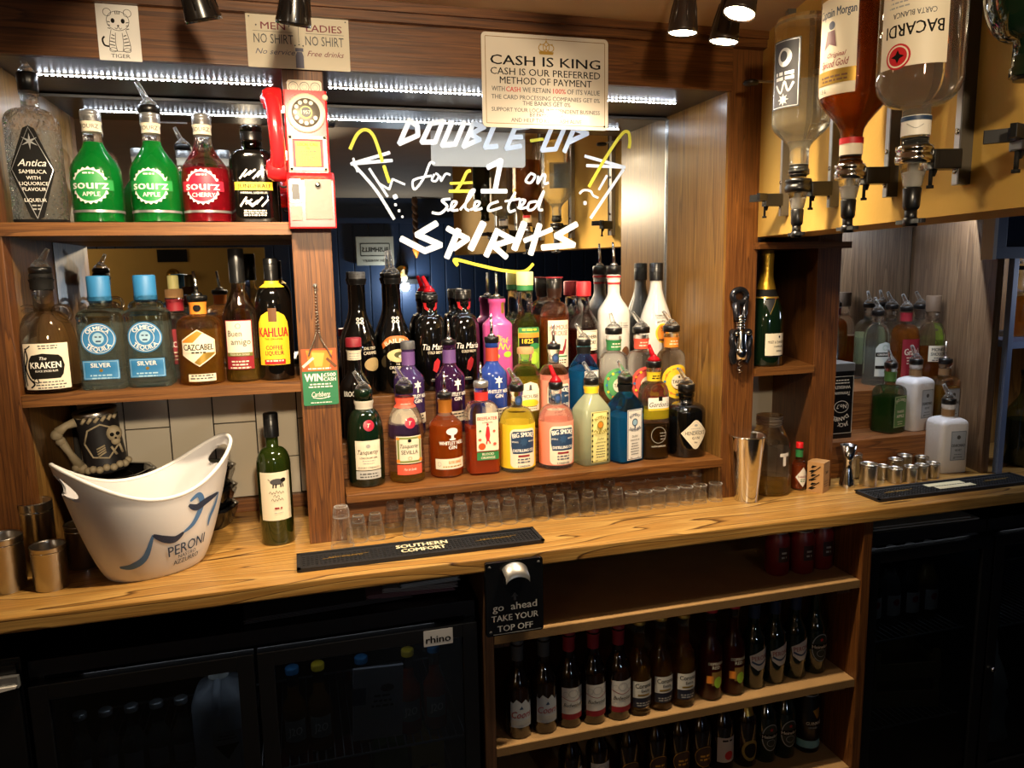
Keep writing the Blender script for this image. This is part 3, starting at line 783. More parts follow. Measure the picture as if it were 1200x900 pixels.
# ------------------------------------------------------------------ upper left shelf
T = lambda s, x, z, h, m, **k: ('t', s, x, z, h, m, k)
yU = 1.79
def xU(px, y=yU): return Vector((on_y(px, 261, y).x, y, ZU))
R = shape(0.047, 0.195, 0.225, 0.016, 0.262, 'round', 5.0, 0.72)
bottle('clear hammered glass bottle with black diamond label, tall black stopper', xU(50, 1.775), R, HAMMER, WATER, 0.18,
       caps=[lambda t: cap_pour(t, 0.258, 0.0155, 'clear', -2.0, 0.036, 0.3, 0.02)], bands=[(0.0, 0.008, BLACK, 'base_band')],
       items=[('P', [(-0.012, 0.012), (0.0, 0.006), (0.012, 0.012), (0.038, 0.10), (0.036, 0.112), (0.010, 0.183), (0.0, 0.188), (-0.010, 0.183), (-0.036, 0.112), (-0.038, 0.10)], BLACK),
              ('l', [(-0.0, 0.009), (0.036, 0.104), (0.0, 0.185), (-0.036, 0.104), (0.0, 0.009)], 0.0012, SILV), ('p', star(0, 0.158, 0.016, 0.004, 6), SILV),
              T('Antica', 0, 0.117, 0.013, WHITE, shear=0.35), T('SAMBUCA', 0, 0.1, 0.0072, WHITE), T('WITH', 0, 0.088, 0.0065, WHITE), T('LIQUORICE', 0, 0.077, 0.0065, WHITE, fit=0.05), T('FLAVOUR', 0, 0.066, 0.0065, WHITE), T('LIQUEUR', 0, 0.045, 0.0065, WHITE), ('w', 0, 0.033, 0.02, 2, 0.007, 0.003, GREY)], rz=0.05)
def sourz(label, x, liq, cap, flavour, c2, fill):
    R = shape(0.048, 0.105, 0.172, 0.0175, 0.215, 'slope', 2, 1, 0.005, [(0.03, 1.0), (0.034, 1.02), (0.09, 1.02)])
    seal = [('e', 0, 0.075, 0.062, 0.062, c2)]
    bottle(label, x, R, CLEAR, liq, fill, caps=[cap] + ([lambda t: cap_screw(t, 0.229, 0.0195, 0.022, SILV)]), bands=[(0.186, 0.206, CREAM, 'neck_label', 0.0006, [T('SOURZ', 0, 0.196, 0.008, DKGREY)]), (0.022, 0.027, SILV, 'foot_band')],
           items=[('p', star(0, 0.075, 0.0375, 0.0335, 22), WHITE), ('e', 0, 0.075, 0.062, 0.062, c2), ('w', 0, 0.098, 0.03, 1, 0.005, 0.003, WHITE), ('r', 0, 0.076, 0.092, 0.021, c2), T('sourz', 0.0, 0.077, 0.017, WHITE, bold=0.06, fit=0.07), T(flavour, 0.002, 0.058, 0.0085, WHITE, bold=0.03)], rz=-0.08)
nocap = lambda t: None
GRN2 = c_('apple_seal', '#1C8C40'); RED2 = c_('cherry_seal', '#C41E3A')
sourz('green sour apple liqueur bottle with silver screw cap beside the hammered bottle', xU(118), APPLE, nocap, 'APPLE', GRN2, 0.165)
sourz('green sour apple liqueur bottle with clear pouring spout', xU(186), APPLE, lambda t: cap_pour(t, 0.226, 0.0185, 'clear', -2.6, 0.016, 0.5, 0.04), 'APPLE', GRN2, 0.17)
sourz('red sour cherry liqueur bottle on the upper left shelf', xU(245), CHERRY, nocap, 'CHERRY', RED2, 0.115)
R = shape(0.049, 0.128, 0.158, 0.021, 0.205, 'round', 4.0, 0.62)
bottle('squat black herbal liqueur bottle with green neck and yellow banner', xU(301), R, DKGL, None, 0, caps=[lambda t: cap_screw(t, 0.207, 0.0225, 0.03, BLKPL)],
       bands=[(0.157, 0.174, GREENGL, 'green_neck', 0.0008), (0.177, 0.186, YEL, 'neck_label', 0.001)],
       items=[('P', rrect(0, 0.079, 0.078, 0.017, 0.001), YEL), T('JUNGFRAU', 0, 0.079, 0.0085, BLACK, bold=0.05, fit=0.066), ('R', 0, 0.065, 0.06, 0.006, BLACK), T('HERBAL LIQUEUR', 0, 0.065, 0.004, WHITE, fit=0.055)]
       + [('l', [(-0.028 + 0.009 * k, 0.094 + 0.004 * (k % 3)), (-0.012 + 0.009 * k, 0.114 - 0.003 * (k % 2))], 0.0036, WHITE) for k in range(5)] + [('l', [(-0.03 + 0.011 * k, 0.036 + 0.005 * (k % 2)), (-0.016 + 0.011 * k, 0.056 - 0.005 * (k % 3))], 0.0038, WHITE) for k in range(5)]
       + [('p', [(-0.024, 0.05), (-0.005, 0.034), (0.014, 0.05), (0.006, 0.05), (-0.005, 0.042), (-0.014, 0.05)], WHITE), ('w', 0, 0.026, 0.055, 3, 0.005, 0.0025, WHITE)], rz=0.0)

# ------------------------------------------------------------------ lower left shelf
def xL(px, y=1.785): return Vector((on_y(px, 452, y).x, y, ZL))
R = shape(0.055, 0.088, 0.168, 0.0195, 0.238, 'dome')
def kraken_cap(t):
    cap_screw(t, 0.245, 0.0215, 0.032, BLACK, False, 'capsule')
    cap_pour(t, 0.245, 0.018, 'clear', 0.4, 0.013, 0.6, 0.03)
    for s in (-1, 1):                               # glass loop handles
        MB().tube([(s * (0.03 + 0.018 * math.cos(a)), 0, 0.16 + 0.018 * math.sin(a)) for a in [2 * PI * i / 16 for i in range(16)]], 0.0042, 8, True).build('loop_handle', CLEAR, t)
INK = c_('ink', '#17140F', 0.75, spec=0.15)
bottle('clear rum bottle with two round glass loop handles and white octopus label', xL(62), R, CLEAR, liquid('dregs_brown', '#4A2A10', 0.6, '#8A5A28'), 0.014, caps=[kraken_cap],
       bands=[(0.212, 0.233, BLACK, 'neck_label', 0.0022)],
       items=[('R', 0.004, 0.057, 0.088, 0.094, CREAM), ('p', [(-0.024, 0.032), (0.028, 0.032), (0.034, 0.04), (0.038, 0.058), (0.034, 0.074), (0.028, 0.08), (0.0, 0.084), (-0.022, 0.08), (-0.028, 0.07), (-0.031, 0.056), (-0.028, 0.04)], INK),
              T('KRAKEN', 0.003, 0.06, 0.0125, WHITE, bold=0.05, fit=0.056), T('The', 0.0, 0.074, 0.006, WHITE, shear=0.3), T('BLACK SPICED RUM', 0.004, 0.048, 0.004, WHITE, fit=0.04), ('w', 0.01, 0.098, 0.04, 2, 0.005, 0.0025, DKGREY), ('w', 0.01, 0.024, 0.06, 3, 0.006, 0.0025, DKGREY),
              ('l', smooth_path([(-0.034, 0.095), (-0.03, 0.075), (-0.036, 0.055), (-0.03, 0.035), (-0.02, 0.022), (-0.028, 0.014)]), 0.0035, INK), ('l', smooth_path([(-0.022, 0.1), (-0.036, 0.085), (-0.038, 0.04), (-0.036, 0.018)]), 0.0025, INK), ('l', smooth_path([(-0.026, 0.03), (-0.012, 0.024), (-0.014, 0.034), (-0.02, 0.03)]), 0.002, INK)], rz=0.05)
WAVY = [(0.02 + 0.018 * i, 1.0 - 0.035 * (i % 2)) for i in range(8)]
def olmeca(label, px):
    R = shape(0.045, 0.152, 0.17, 0.021, 0.195, 'round', 5.0, 0.86, 0.005, WAVY)
    bottle(label, xL(px), R, real_glass('aqua_glass', '#F2FAF8'), WATER, 0.14, caps=[lambda t: cap_screw(t, 0.238, 0.0225, 0.052, BLUE, False, 'stopper_cap')],
           items=[('E', 0, 0.108, 0.068, 0.066, BLUE), ('o', 0, 0.108, 0.062, 0.06, 0.001, WHITE), ('o', 0, 0.108, 0.037, 0.036, 0.001, WHITE), T('OLMECA', 0, 0.130, 0.0085, WHITE, bold=0.05, arc=0.03), T('TEQUILA', 0, 0.086, 0.0085, WHITE, bold=0.05, arc=-0.03),
                  ('e', 0, 0.109, 0.022, 0.024, LTBLUE), ('r', -0.004, 0.112, 0.005, 0.003, NAVY), ('r', 0.004, 0.112, 0.005, 0.003, NAVY), ('r', 0, 0.103, 0.01, 0.003, NAVY),
                  ('R', 0, 0.043, 0.07, 0.04, BLUE), ('b', 0, 0.043, 0.066, 0.036, 0.0008, LTBLUE), T('SILVER', 0, 0.053, 0.009, WHITE, bold=0.05, fit=0.038), ('e', 0, 0.042, 0.007, 0.007, GOLD), ('w', 0, 0.03, 0.05, 2, 0.006, 0.003, LTBLUE)],
           rz=-0.05)
olmeca('silver tequila bottle with round blue label, beside the looped rum bottle', 127)
olmeca('silver tequila bottle with round blue label, nearer the orange label bottle', 180)
R = shape(0.038, 0.12, 0.15, 0.018, 0.185, 'round')
bottle('cork topped clear bottle with red label half hidden behind the tequila pair', xL(213, 1.9), R, CLEAR, WATER, 0.1, caps=[lambda t: cap_screw(t, 0.205, 0.02, 0.02, CORK, False, 'cork'), lambda t: cap_screw(t, 0.236, 0.012, 0.032, PALEY, False, 'wax_tab')], bands=[(0.155, 0.182, DKRED, 'neck_label')],
       items=[('R', 0, 0.075, 0.06, 0.08, DKRED), T('CAZCABEL', 0, 0.08, 0.013, WHITE, bold=0.04, fit=0.055), ('w', 0, 0.06, 0.04, 3, 0.008, 0.003, CREAM)])
R = shape(0.047, 0.125, 0.15, 0.0165, 0.185, 'round')
bottle('squat golden tequila bottle with orange and white hexagon label', xL(239, 1.78), R, CLEAR, AMBER, 0.12, caps=[lambda t: cap_pour(t, 0.18, 0.018, 'steel', 2.6, 0.012, 0.25, 0.04)], bands=[(0.152, 0.178, ORANGE, 'neck_label', 0.001, [('e', 0, 0.165, 0.016, 0.016, BLACK)])],
       items=[('P', [(-0.036, 0.066), (0, 0.041), (0.036, 0.066), (0.036, 0.098), (0, 0.121), (-0.036, 0.098)], CREAM), ('p', [(-0.034, 0.096), (0.0, 0.118), (0.01, 0.113), (-0.034, 0.07)], ORANGE), ('p', [(0.034, 0.068), (0.0, 0.044), (-0.01, 0.05), (0.034, 0.095)], GOLD),
              ('r', 0, 0.082, 0.066, 0.022, CREAM), T('CAZCABEL', 0, 0.083, 0.0125, INK, bold=0.05, fit=0.062), ('w', 0, 0.07, 0.04, 1, 0.006, 0.003, INK), ('R', 0.004, 0.017, 0.058, 0.016, CREAM), ('w', 0.004, 0.02, 0.05, 2, 0.006, 0.003, DKGREY)])
R = shape(0.037, 0.14, 0.215, 0.0135, 0.275, 'slope')
bottle('tall tequila bottle with white and red label and black capsule', xL(287), R, CLEAR, STRAW, 0.05, caps=[lambda t: cap_screw(t, 0.292, 0.0165, 0.075, BLKPL, False, 'capsule')],
       items=[('R', 0, 0.083, 0.062, 0.108, DKRED), ('r', 0, 0.098, 0.057, 0.074, CREAM), ('o', 0, 0.124, 0.011, 0.011, 0.001, DKGREY), T('Buen', -0.008, 0.108, 0.013, INK, fit=0.03, bold=0.01), T('amigo', 0.004, 0.09, 0.013, INK, fit=0.042, bold=0.01), ('r', 0, 0.062, 0.057, 0.008, c_('olive', '#6A6A30')), T('TEQUILA GOLD', 0, 0.062, 0.004, CREAM), ('w', 0, 0.045, 0.045, 3, 0.007, 0.003, CREAM)], rz=-0.1)
R = shape(0.0385, 0.165, 0.212, 0.0135, 0.255, 'round')
bottle('dark coffee liqueur bottle with arched yellow label and red lettering', xL(326), R, DKGL, None, 0, caps=[lambda t: cap_screw(t, 0.27, 0.0155, 0.05, BLKPL)], bands=[(0.206, 0.22, YEL, 'neck_label', 0.002)],
       items=[('P', [(-0.036, 0.035), (0.036, 0.035), (0.036, 0.115), (0.034, 0.13), (0.026, 0.145), (0.012, 0.153), (0, 0.154), (-0.012, 0.153), (-0.026, 0.145), (-0.034, 0.13), (-0.036, 0.115)], YEL), ('r', 0, 0.146, 0.018, 0.03, BROWN), T('KAHLUA', 0, 0.108, 0.02, RED, bold=0.06, fit=0.066), T('THE ORIGINAL', 0, 0.093, 0.004, INK),
              T('COFFEE', 0, 0.074, 0.009, DKRED, bold=0.04, fit=0.036), T('LIQUEUR', 0, 0.062, 0.009, DKRED, bold=0.04, fit=0.04), ('r', 0, 0.042, 0.046, 0.011, RED), ('w', 0, 0.043, 0.04, 1, 0.006, 0.003, CREAM)], rz=-0.05)

# ------------------------------------------------------------------ front tier of the centre shelf
def F(px, py, r): return put(px, py, Z1, r)
PLUM = c_('plum_seal', '#A01C3A', 0.35)
R = shape(0.043, 0.118, 0.182, 0.0185, 0.205, 'round', 2, 1, 0.006, [(0.09, 1.0), (0.105, 1.02)])
bottle('dark green gin bottle with plain cream label and red wax seal', F(431, 572, 0.043), R, DKGREEN, None, 0, caps=[lambda t: cap_pour(t, 0.204, 0.018, 'clear', 2.7, 0.026, 0.6, 0.034, DKGREEN)], bands=[(0.183, 0.203, c_('bare_tin', '#C9C3B4', 0.35), 'neck_label', 0.002)],
       items=[('E', 0.006, 0.148, 0.026, 0.026, PLUM), ('o', 0.006, 0.148, 0.02, 0.02, 0.0012, RED), T('T', 0.006, 0.148, 0.009, CREAM, shear=0.3), ('R', 0.002, 0.078, 0.062, 0.07, CREAM), ('b', 0.002, 0.078, 0.058, 0.066, 0.0006, GREY), ('e', 0.002, 0.1, 0.01, 0.009, GREY), T('Tanqueray', 0.002, 0.086, 0.0105, INK, shear=0.35, fit=0.05, bold=0.0), T('LONDON DRY GIN', 0.002, 0.072, 0.0042, INK, fit=0.04), ('w', 0.002, 0.064, 0.03, 2, 0.006, 0.002, GREY), T('EXPORT STRENGTH', 0.002, 0.049, 0.0035, DKGREY, fit=0.05),
              ('R', 0.002, 0.031, 0.062, 0.02, c_('label_grey', '#B9B8B4')), ('w', 0.002, 0.032, 0.05, 2, 0.007, 0.003, DKGREY)])
bottle('clear orange gin bottle with coral neck band and coral strip under its label', F(478, 567, 0.043), R, CLEAR, STRAW, 0.02, caps=[lambda t: cap_pour(t, 0.212, 0.018, 'clear', 2.5, 0.022, 0.6, 0.034)], bands=[(0.18, 0.203, CORAL, 'neck_label', 0.002, [T('seville', 0, 0.191, 0.007, WHITE, shear=0.4, bold=0)])],
       items=[('E', 0.006, 0.146, 0.026, 0.026, PLUM), ('o', 0.006, 0.146, 0.02, 0.02, 0.0012, RED), T('T', 0.006, 0.146, 0.009, CREAM, shear=0.3), ('R', 0.002, 0.082, 0.064, 0.066, CREAM), ('b', 0.002, 0.082, 0.06, 0.062, 0.005, c_('leaf_border', '#7F8A4A')), ('e', -0.026, 0.11, 0.009, 0.007, ORANGE), ('e', 0.029, 0.11, 0.01, 0.008, ORANGE), ('e', -0.026, 0.055, 0.01, 0.009, ORANGE), ('e', 0.03, 0.056, 0.011, 0.009, ORANGE),
              ('e', 0.002, 0.105, 0.009, 0.008, INK), T('Tanqueray', 0.002, 0.092, 0.0095, INK, shear=0.35, fit=0.044, bold=0), T('SEVILLA', 0.002, 0.077, 0.009, INK, fit=0.04, bold=0.01), ('o', 0.002, 0.062, 0.009, 0.009, 0.001, GOLD), ('R', 0.002, 0.034, 0.064, 0.024, CORAL), T('Flor de Sevilla', 0.002, 0.035, 0.006, WHITE, shear=0.4, fit=0.03, bold=0)])
def neill(label, loc, body, liq, lvl, neckm, r=0.041, tag2=CREAM, word='BLOOD ORANGE', rz=0.0, cap='steel', low=True):
    R = shape(r, 0.125, 0.16, 0.0155, 0.195, 'slope', 2, 1, 0.006)
    it = [('e', 0.004, 0.116, 0.03, 0.018, WHITE), ('r', 0.004, 0.103, 0.007, 0.013, WHITE), ('e', 0.004, 0.097, 0.017, 0.005, WHITE), T('WHITLEY NEILL', 0.004, 0.088, 0.0085, WHITE, bold=0.06, fit=0.066), T('GIN', 0.004, 0.077, 0.0085, WHITE, bold=0.06)]
    if low: it += [('R', 0.0, 0.036, 0.082, 0.026, tag2), T(word, 0.01, 0.04, 0.007, ORANGE if body is CLEAR else INK, fit=0.034, bold=0.04), ('w', 0.004, 0.028, 0.06, 1, 0.006, 0.003, GOLD), ('o', -0.03, 0.036, 0.01, 0.011, 0.001, GREY)]
    bottle(label, loc, R, body, liq, lvl, caps=[(lambda t: cap_pour(t, 0.194, 0.0155, cap, 1.6, 0.012, 0.05, 0.04))], bands=[(0.158, 0.19, neckm, 'neck_label', 0.0014)], items=it, rz=rz)
neill('round orange gin bottle with gold neck and white tree emblem', F(524, 561, 0.041), CLEAR, ORNG, 0.13, pm('copper_label', '#B8742C', 0.35, 0.4), rz=0.12)
R = shape(0.039, 0.152, 0.182, 0.0155, 0.215, 'round', 6.0, 0.9, 0.004)
bottle('square blood orange gin bottle with cream label of a red figure and red neck', F(566, 557, 0.036), R, CLEAR, BLOOD, 0.118, caps=[lambda t: cap_pour(t, 0.214, 0.0155, 'steel', 1.6, 0.016, 0.05, 0.036, SILV)], bands=[(0.183, 0.204, c_('scarlet', '#D8322C'), 'neck_label', 0.0015)],
       items=[('R', 0.006, 0.108, 0.056, 0.094, CREAM), T('BEEFEATER', 0.006, 0.142, 0.0085, RED, bold=0.05, fit=0.05), T('LONDON', 0.006, 0.132, 0.004, INK), ('p', [(0.0, 0.1), (0.003, 0.12), (0.006, 0.124), (0.01, 0.12), (0.012, 0.1), (0.009, 0.085), (0.003, 0.085)], RED), ('e', 0.006, 0.127, 0.006, 0.006, RED), ('l', [(0.004, 0.087), (0.002, 0.078)], 0.003, RED), ('l', [(0.009, 0.087), (0.012, 0.079)], 0.003, RED), ('e', -0.009, 0.073, 0.018, 0.017, c_('orange_fruit', '#E2501E')), ('e', -0.014, 0.09, 0.008, 0.006, CORAL), ('e', 0.022, 0.11, 0.007, 0.006, CORAL), ('e', 0.023, 0.078, 0.008, 0.007, CORAL), ('e', -0.013, 0.112, 0.006, 0.005, GREEN),
              ('R', 0.006, 0.048, 0.056, 0.02, GREEN), T('BLOOD', 0.006, 0.053, 0.006, CREAM, bold=0.04), T('ORANGE', 0.006, 0.044, 0.006, CREAM, bold=0.04)])
def smoke(label, loc, col, cap, r=0.0445, liq=WATER):
    R = shape(r, 0.122, 0.162, 0.0145, 0.202, 'round')
    bottle(label, loc, R, CLEAR, liq, 0.1, caps=[cap], bands=[(0.012, 0.122, col, 'wrap_label', 0.0003)],
           items=[('P', rrect(0.004, 0.063, 0.07, 0.098, 0.012), CREAM), ('p', [(-0.028, 0.068), (0.036, 0.068), (0.036, 0.1), (0.03, 0.106), (-0.022, 0.106), (-0.028, 0.1)], NAVY), ('p', [(-0.024, 0.05), (0.032, 0.05), (0.036, 0.07), (-0.028, 0.07)], NAVY), T('BIG SMOKE', 0.004, 0.098, 0.0115, WHITE, bold=0.07, fit=0.058, arc=0.12), T('DISTILLING CO', 0.004, 0.058, 0.007, WHITE, bold=0.06, fit=0.054), T('SMALL', -0.018, 0.08, 0.004, WHITE), T('BATCH', 0.026, 0.08, 0.004, WHITE), ('p', star(0.004, 0.079, 0.011, 0.007, 7), c_('smoke_blue', '#2C4C70')),
                  ('r', 0.004, 0.044, 0.03, 0.005, DKRED), ('w', 0.004, 0.034, 0.045, 2, 0.007, 0.003, NAVY), T('LONDON', 0.004, 0.018, 0.005, NAVY, bold=0.03), ('E', 0.001, 0.178, 0.02, 0.024, NAVY), ('e', 0.001, 0.178, 0.012, 0.012, c_('seal_blue', '#34508A'))], cut=(0.004, 0.008))
    return R
smoke('clear gin bottle with yellow wrap and navy label, clear spout', F(607, 555, 0.0445), YEL, lambda t: cap_pour(t, 0.2, 0.0155, 'clear', 2.9, 0.018, 0.6, 0.034))
smoke('clear gin bottle with salmon wrap and navy label, red spout, front row', F(652, 551, 0.0445), PINK, lambda t: cap_pour(t, 0.2, 0.0155, 'red', 2.8, 0.018, 0.4, 0.034))
def bombay(label, loc, body, liq, lvl, lc, tc_, word, neck, jewel, rz=0.0, r=0.042):
    R = shape(r, 0.142, 0.182, 0.0165, 0.206, 'line', 6.0, 0.85, 0.004)
    it = [('R', 0.002, 0.074, 0.05, 0.132, lc), ('b', 0.002, 0.074, 0.047, 0.129, 0.0016, tc_)]
    if word != 'SAPPHIRE': it += [('r', -0.0205, 0.012 + 0.0135 * k, 0.004, 0.006, INK) for k in range(10)] + [('r', 0.0245, 0.012 + 0.0135 * k, 0.004, 0.006, INK) for k in range(10)]
    it += [T('BOMBAY', 0.002, 0.126, 0.0075, tc_, bold=0.05, arc=0.024, fit=0.036), ('e', 0.002, 0.106, 0.019, 0.02, tc_), ('e', 0.002, 0.106, 0.014, 0.015, jewel), ('l', [(0.002, 0.09), (0.002, 0.098)], 0.004, tc_), T(word, 0.002, 0.086, 0.0075, tc_, bold=0.05, arc=-0.03, fit=0.04), T('Distilled', 0.002, 0.07, 0.006, INK, shear=0.3, bold=0, fit=0.02), T('LONDON DRY GIN', 0.002, 0.06, 0.0035, INK, fit=0.03), ('w', 0.002, 0.05, 0.03, 5, 0.007, 0.002, DKGREY), T('70cl', -0.01, 0.014, 0.003, INK), T('vol', 0.014, 0.014, 0.003, INK)]
    bottle(label, loc, R, body, liq, lvl, caps=[lambda t: cap_pour(t, 0.205, 0.0165, 'clear', 2.6, 0.018, 0.6, 0.034)], bands=[(0.184, 0.202, neck, 'neck_label', 0.0016)], items=it, rz=rz)
bombay('pale frosted lemon gin bottle with yellow label and yellow neck', F(693, 546, 0.038), FROST, None, 0, PALEY, c_('amber_print', '#8A7A22'), 'PRESSE', YEL, ORANGE, 0.2)
bombay('blue square gin bottle with tall white label in the front row', F(732, 543, 0.038), BLUEGL, BLUEL, 0.12, WHITE, NAVY, 'SAPPHIRE', BLACK, LTBLUE, 0.3)
R = shape(0.038, 0.165, 0.205, 0.0165, 0.24, 'round', 3.0, 0.85, 0.004)
bottle('clear gin bottle with white top label, yellow neck and red spout', F(765, 539, 0.034), R, CLEAR, DKAMB, 0.09, caps=[lambda t: cap_pour(t, 0.24, 0.0175, 'red', 2.7, 0.018, 0.4, 0.034)], bands=[(0.206, 0.23, YEL, 'neck_label', 0.0016, [('w', 0, 0.218, 0.025, 2, 0.006, 0.003, INK)]), (0.108, 0.135, liquid('lemon_band', '#D8C630', 0.5, '#EADC7A'), 'lemon_print', 0.0004)],
       items=[('R', 0.002, 0.148, 0.062, 0.034, WHITE), ('r', 0.004, 0.162, 0.011, 0.012, INK), T("Gordon's", 0.002, 0.147, 0.0125, INK, shear=0.3, fit=0.056, bold=0.01), ('r', 0.002, 0.134, 0.062, 0.005, YEL), ('o', 0, 0.066, 0.042, 0.044, 0.0012, GREY), ('w', 0.012, 0.07, 0.02, 3, 0.008, 0.002, GREY), T('WITH LEMONS', 0, 0.036, 0.004, WHITE, fit=0.04)])
R = shape(0.049, 0.118, 0.142, 0.019, 0.168, 'round', 2.3, 1, 0.006)
bottle('squat black apothecary gin bottle with cream diamond label', F(803, 537, 0.049), R, DKGL, None, 0, caps=[lambda t: cap_pour(t, 0.17, 0.019, 'clear', 2.6, 0.022, 0.6, 0.034)],
       items=[('P', [(-0.04, 0.067), (-0.006, 0.1), (0.0, 0.102), (0.006, 0.1), (0.04, 0.067), (0.006, 0.026), (0.0, 0.024), (-0.006, 0.026)], CREAM), ('l', [(-0.036, 0.067), (0.0, 0.098), (0.036, 0.067), (0.0, 0.028), (-0.036, 0.067)], 0.0005, GREY), T("HENDRICK'S", 0.0, 0.067, 0.0095, INK, fit=0.058, bold=0.005), T('GIN', 0.0, 0.054, 0.007, INK, space=1.4), ('w', 0, 0.078, 0.03, 2, 0.006, 0.002, GREY), T('70cl', 0, 0.042, 0.004, INK), ('e', 0, 0.088, 0.01, 0.006, GREY)], rz=0.05)

# ------------------------------------------------------------------ middle tier
yM2 = 1.885
def Mi(px, y=yM2, dx=0): p = on_y(px, 440, y); return Vector((p.x + dx, y, Z2))
R = shape(0.039, 0.13, 0.175, 0.016, 0.228, 'slope')
bottle('black gin bottle with cherry red cap and white neck label', Mi(416), R, DKGL, None, 0, caps=[lambda t: cap_screw(t, 0.252, 0.0195, 0.022, DKRED, False)], bands=[(0.198, 0.222, CREAM, 'neck_label', 0.001, [('w', 0, 0.213, 0.03, 3, 0.006, 0.002, GREY)])],
       items=[T("BROCKMAN'S", 0.0, 0.118, 0.0125, WHITE, fit=0.066, bold=0.03), ('P', [(0.026, 0.128), (0.036, 0.138), (0.046, 0.128), (0.036, 0.116)], ORANGE), ('p', [(0.030, 0.127), (0.036, 0.134), (0.042, 0.127), (0.036, 0.12)], DKRED)])
def neill2(label, px, body, neckm, rz, cap, low=False):
    R = shape(0.0385, 0.14, 0.18, 0.0155, 0.225, 'slope')
    it = [('P', star(0.004, 0.13, 0.012, 0.006, 6), WHITE), ('R', 0.004, 0.117, 0.004, 0.012, WHITE), T('WHITLEY NEILL', 0.004, 0.102, 0.009, WHITE, bold=0.06, fit=0.07), T('GIN', 0.004, 0.09, 0.009, WHITE, bold=0.06), ('R', 0.0, 0.045, 0.078, 0.026, CREAM), ('w', 0, 0.05, 0.05, 2, 0.008, 0.003, INK)]
    bottle(label, Mi(px), R, body, None, 0, caps=[cap], bands=[(0.178, 0.212, neckm, 'neck_label', 0.0012)], items=it, rz=rz)
neill2('purple gin bottle with white flower emblem, beside the black red-capped bottle', 479, VIOGL, c_('violet_label', '#6A4A86'), 0.35, lambda t: cap_screw(t, 0.238, 0.018, 0.02, DKGREY, False))
neill2('purple gin bottle with white flower emblem and upright metal pourer', 527, PURPGL, c_('violet_label', '#6A4A86'), 0.25, lambda t: cap_pour(t, 0.224, 0.016, 'steel', 1.6, 0.012, 0.05, 0.04))
neill2('indigo gin bottle with red neck and white crest', 577, INDGL, c_('brick_label', '#B8402E'), 0.1, lambda t: cap_pour(t, 0.224, 0.016, 'steel', 1.6, 0.016, 0.05, 0.044))
R = shape(0.039, 0.12, 0.165, 0.016, 0.192, 'round')
bottle('squat clear gin bottle with cork, yellow gin and arched cream label', Mi(616), R, CLEAR, LEMON, 0.125, caps=[lambda t: cap_screw(t, 0.208, 0.022, 0.016, CORK, False, 'cork')],
       items=[('P', [(-0.028, 0.045), (0.03, 0.045), (0.03, 0.1), (0.022, 0.115), (0.001, 0.122), (-0.02, 0.115), (-0.028, 0.1)], CREAM), ('p', [(-0.003, 0.1), (-0.0015, 0.114), (0.0035, 0.114), (0.005, 0.1)], DKGREY), ('l', [(-0.01, 0.1), (0.012, 0.1)], 0.001, DKGREY), T('HOUSE', 0.001, 0.084, 0.0085, DKGREY, fit=0.046), ('e', 0.0, 0.066, 0.05, 0.02, YEL), ('w', 0, 0.056, 0.04, 2, 0.006, 0.002, DKGREY)])
smoke('clear gin bottle with salmon wrap and metal pourer, middle row', Mi(649, 1.88), PINK, lambda t: cap_pour(t, 0.2, 0.0155, 'steel', 1.6, 0.014, 0.05, 0.04), 0.041)
bombay('blue square gin bottle half hidden in the middle row', Mi(684), BLUEGL, BLUEL, 0.14, WHITE, NAVY, 'SAPPHIRE', BLACK, LTBLUE, 0.35, 0.035)
def tarsier(label, px, col, col2, neckm, liq, cap):
    R = shape(0.039, 0.158, 0.185, 0.0185, 0.228, 'round', 2, 1)
    it = [('E', 0.0, 0.098, 0.088, 0.094, col), ('o', 0.0, 0.098, 0.07, 0.076, 0.003, col2)] + [('e', 0.034 * math.cos(a), 0.098 + 0.036 * math.sin(a), 0.007, 0.007, [BLUE, YEL, ORANGE][k % 3]) for k, a in enumerate([2 * PI * i / 12 for i in range(12)])]
    it += [('e', 0.004, 0.098, 0.042, 0.042, CREAM), T('TARSIER', 0.004, 0.098, 0.0095, INK, bold=0.05, fit=0.037), ('w', 0.004, 0.087, 0.02, 1, 0.006, 0.003, INK), ('p', star(0.004, 0.111, 0.005, 0.002, 5), INK)]
    bottle(label, Mi(px), R, CLEAR, liq, 0.05, caps=[cap], bands=[(0.19, 0.218, neckm, 'neck_label', 0.0014, [('w', 0, 0.206, 0.03, 2, 0.008, 0.003, CREAM)])], items=it)
tarsier('clear gin bottle with round green sunburst label and green neck', 719, c_('leaf_green', '#57A05E'), TEAL, GREEN, STRAW, lambda t: cap_pour(t, 0.232, 0.0195, 'clear', 2.8, 0.018, 0.3, 0.03))
tarsier('clear gin bottle with round red sunburst label and red neck', 751, c_('sun_red', '#D4564C'), DKRED, CORAL, WATER, lambda t: cap_pour(t, 0.232, 0.0195, 'clear', 2.7, 0.018, 0.7, 0.034))
tarsier('clear gin bottle with round yellow sunburst label and orange neck', 786, YEL, ORANGE, ORANGE, WATER, lambda t: cap_pour(t, 0.232, 0.0195, 'clear', 2.6, 0.018, 0.7, 0.034))

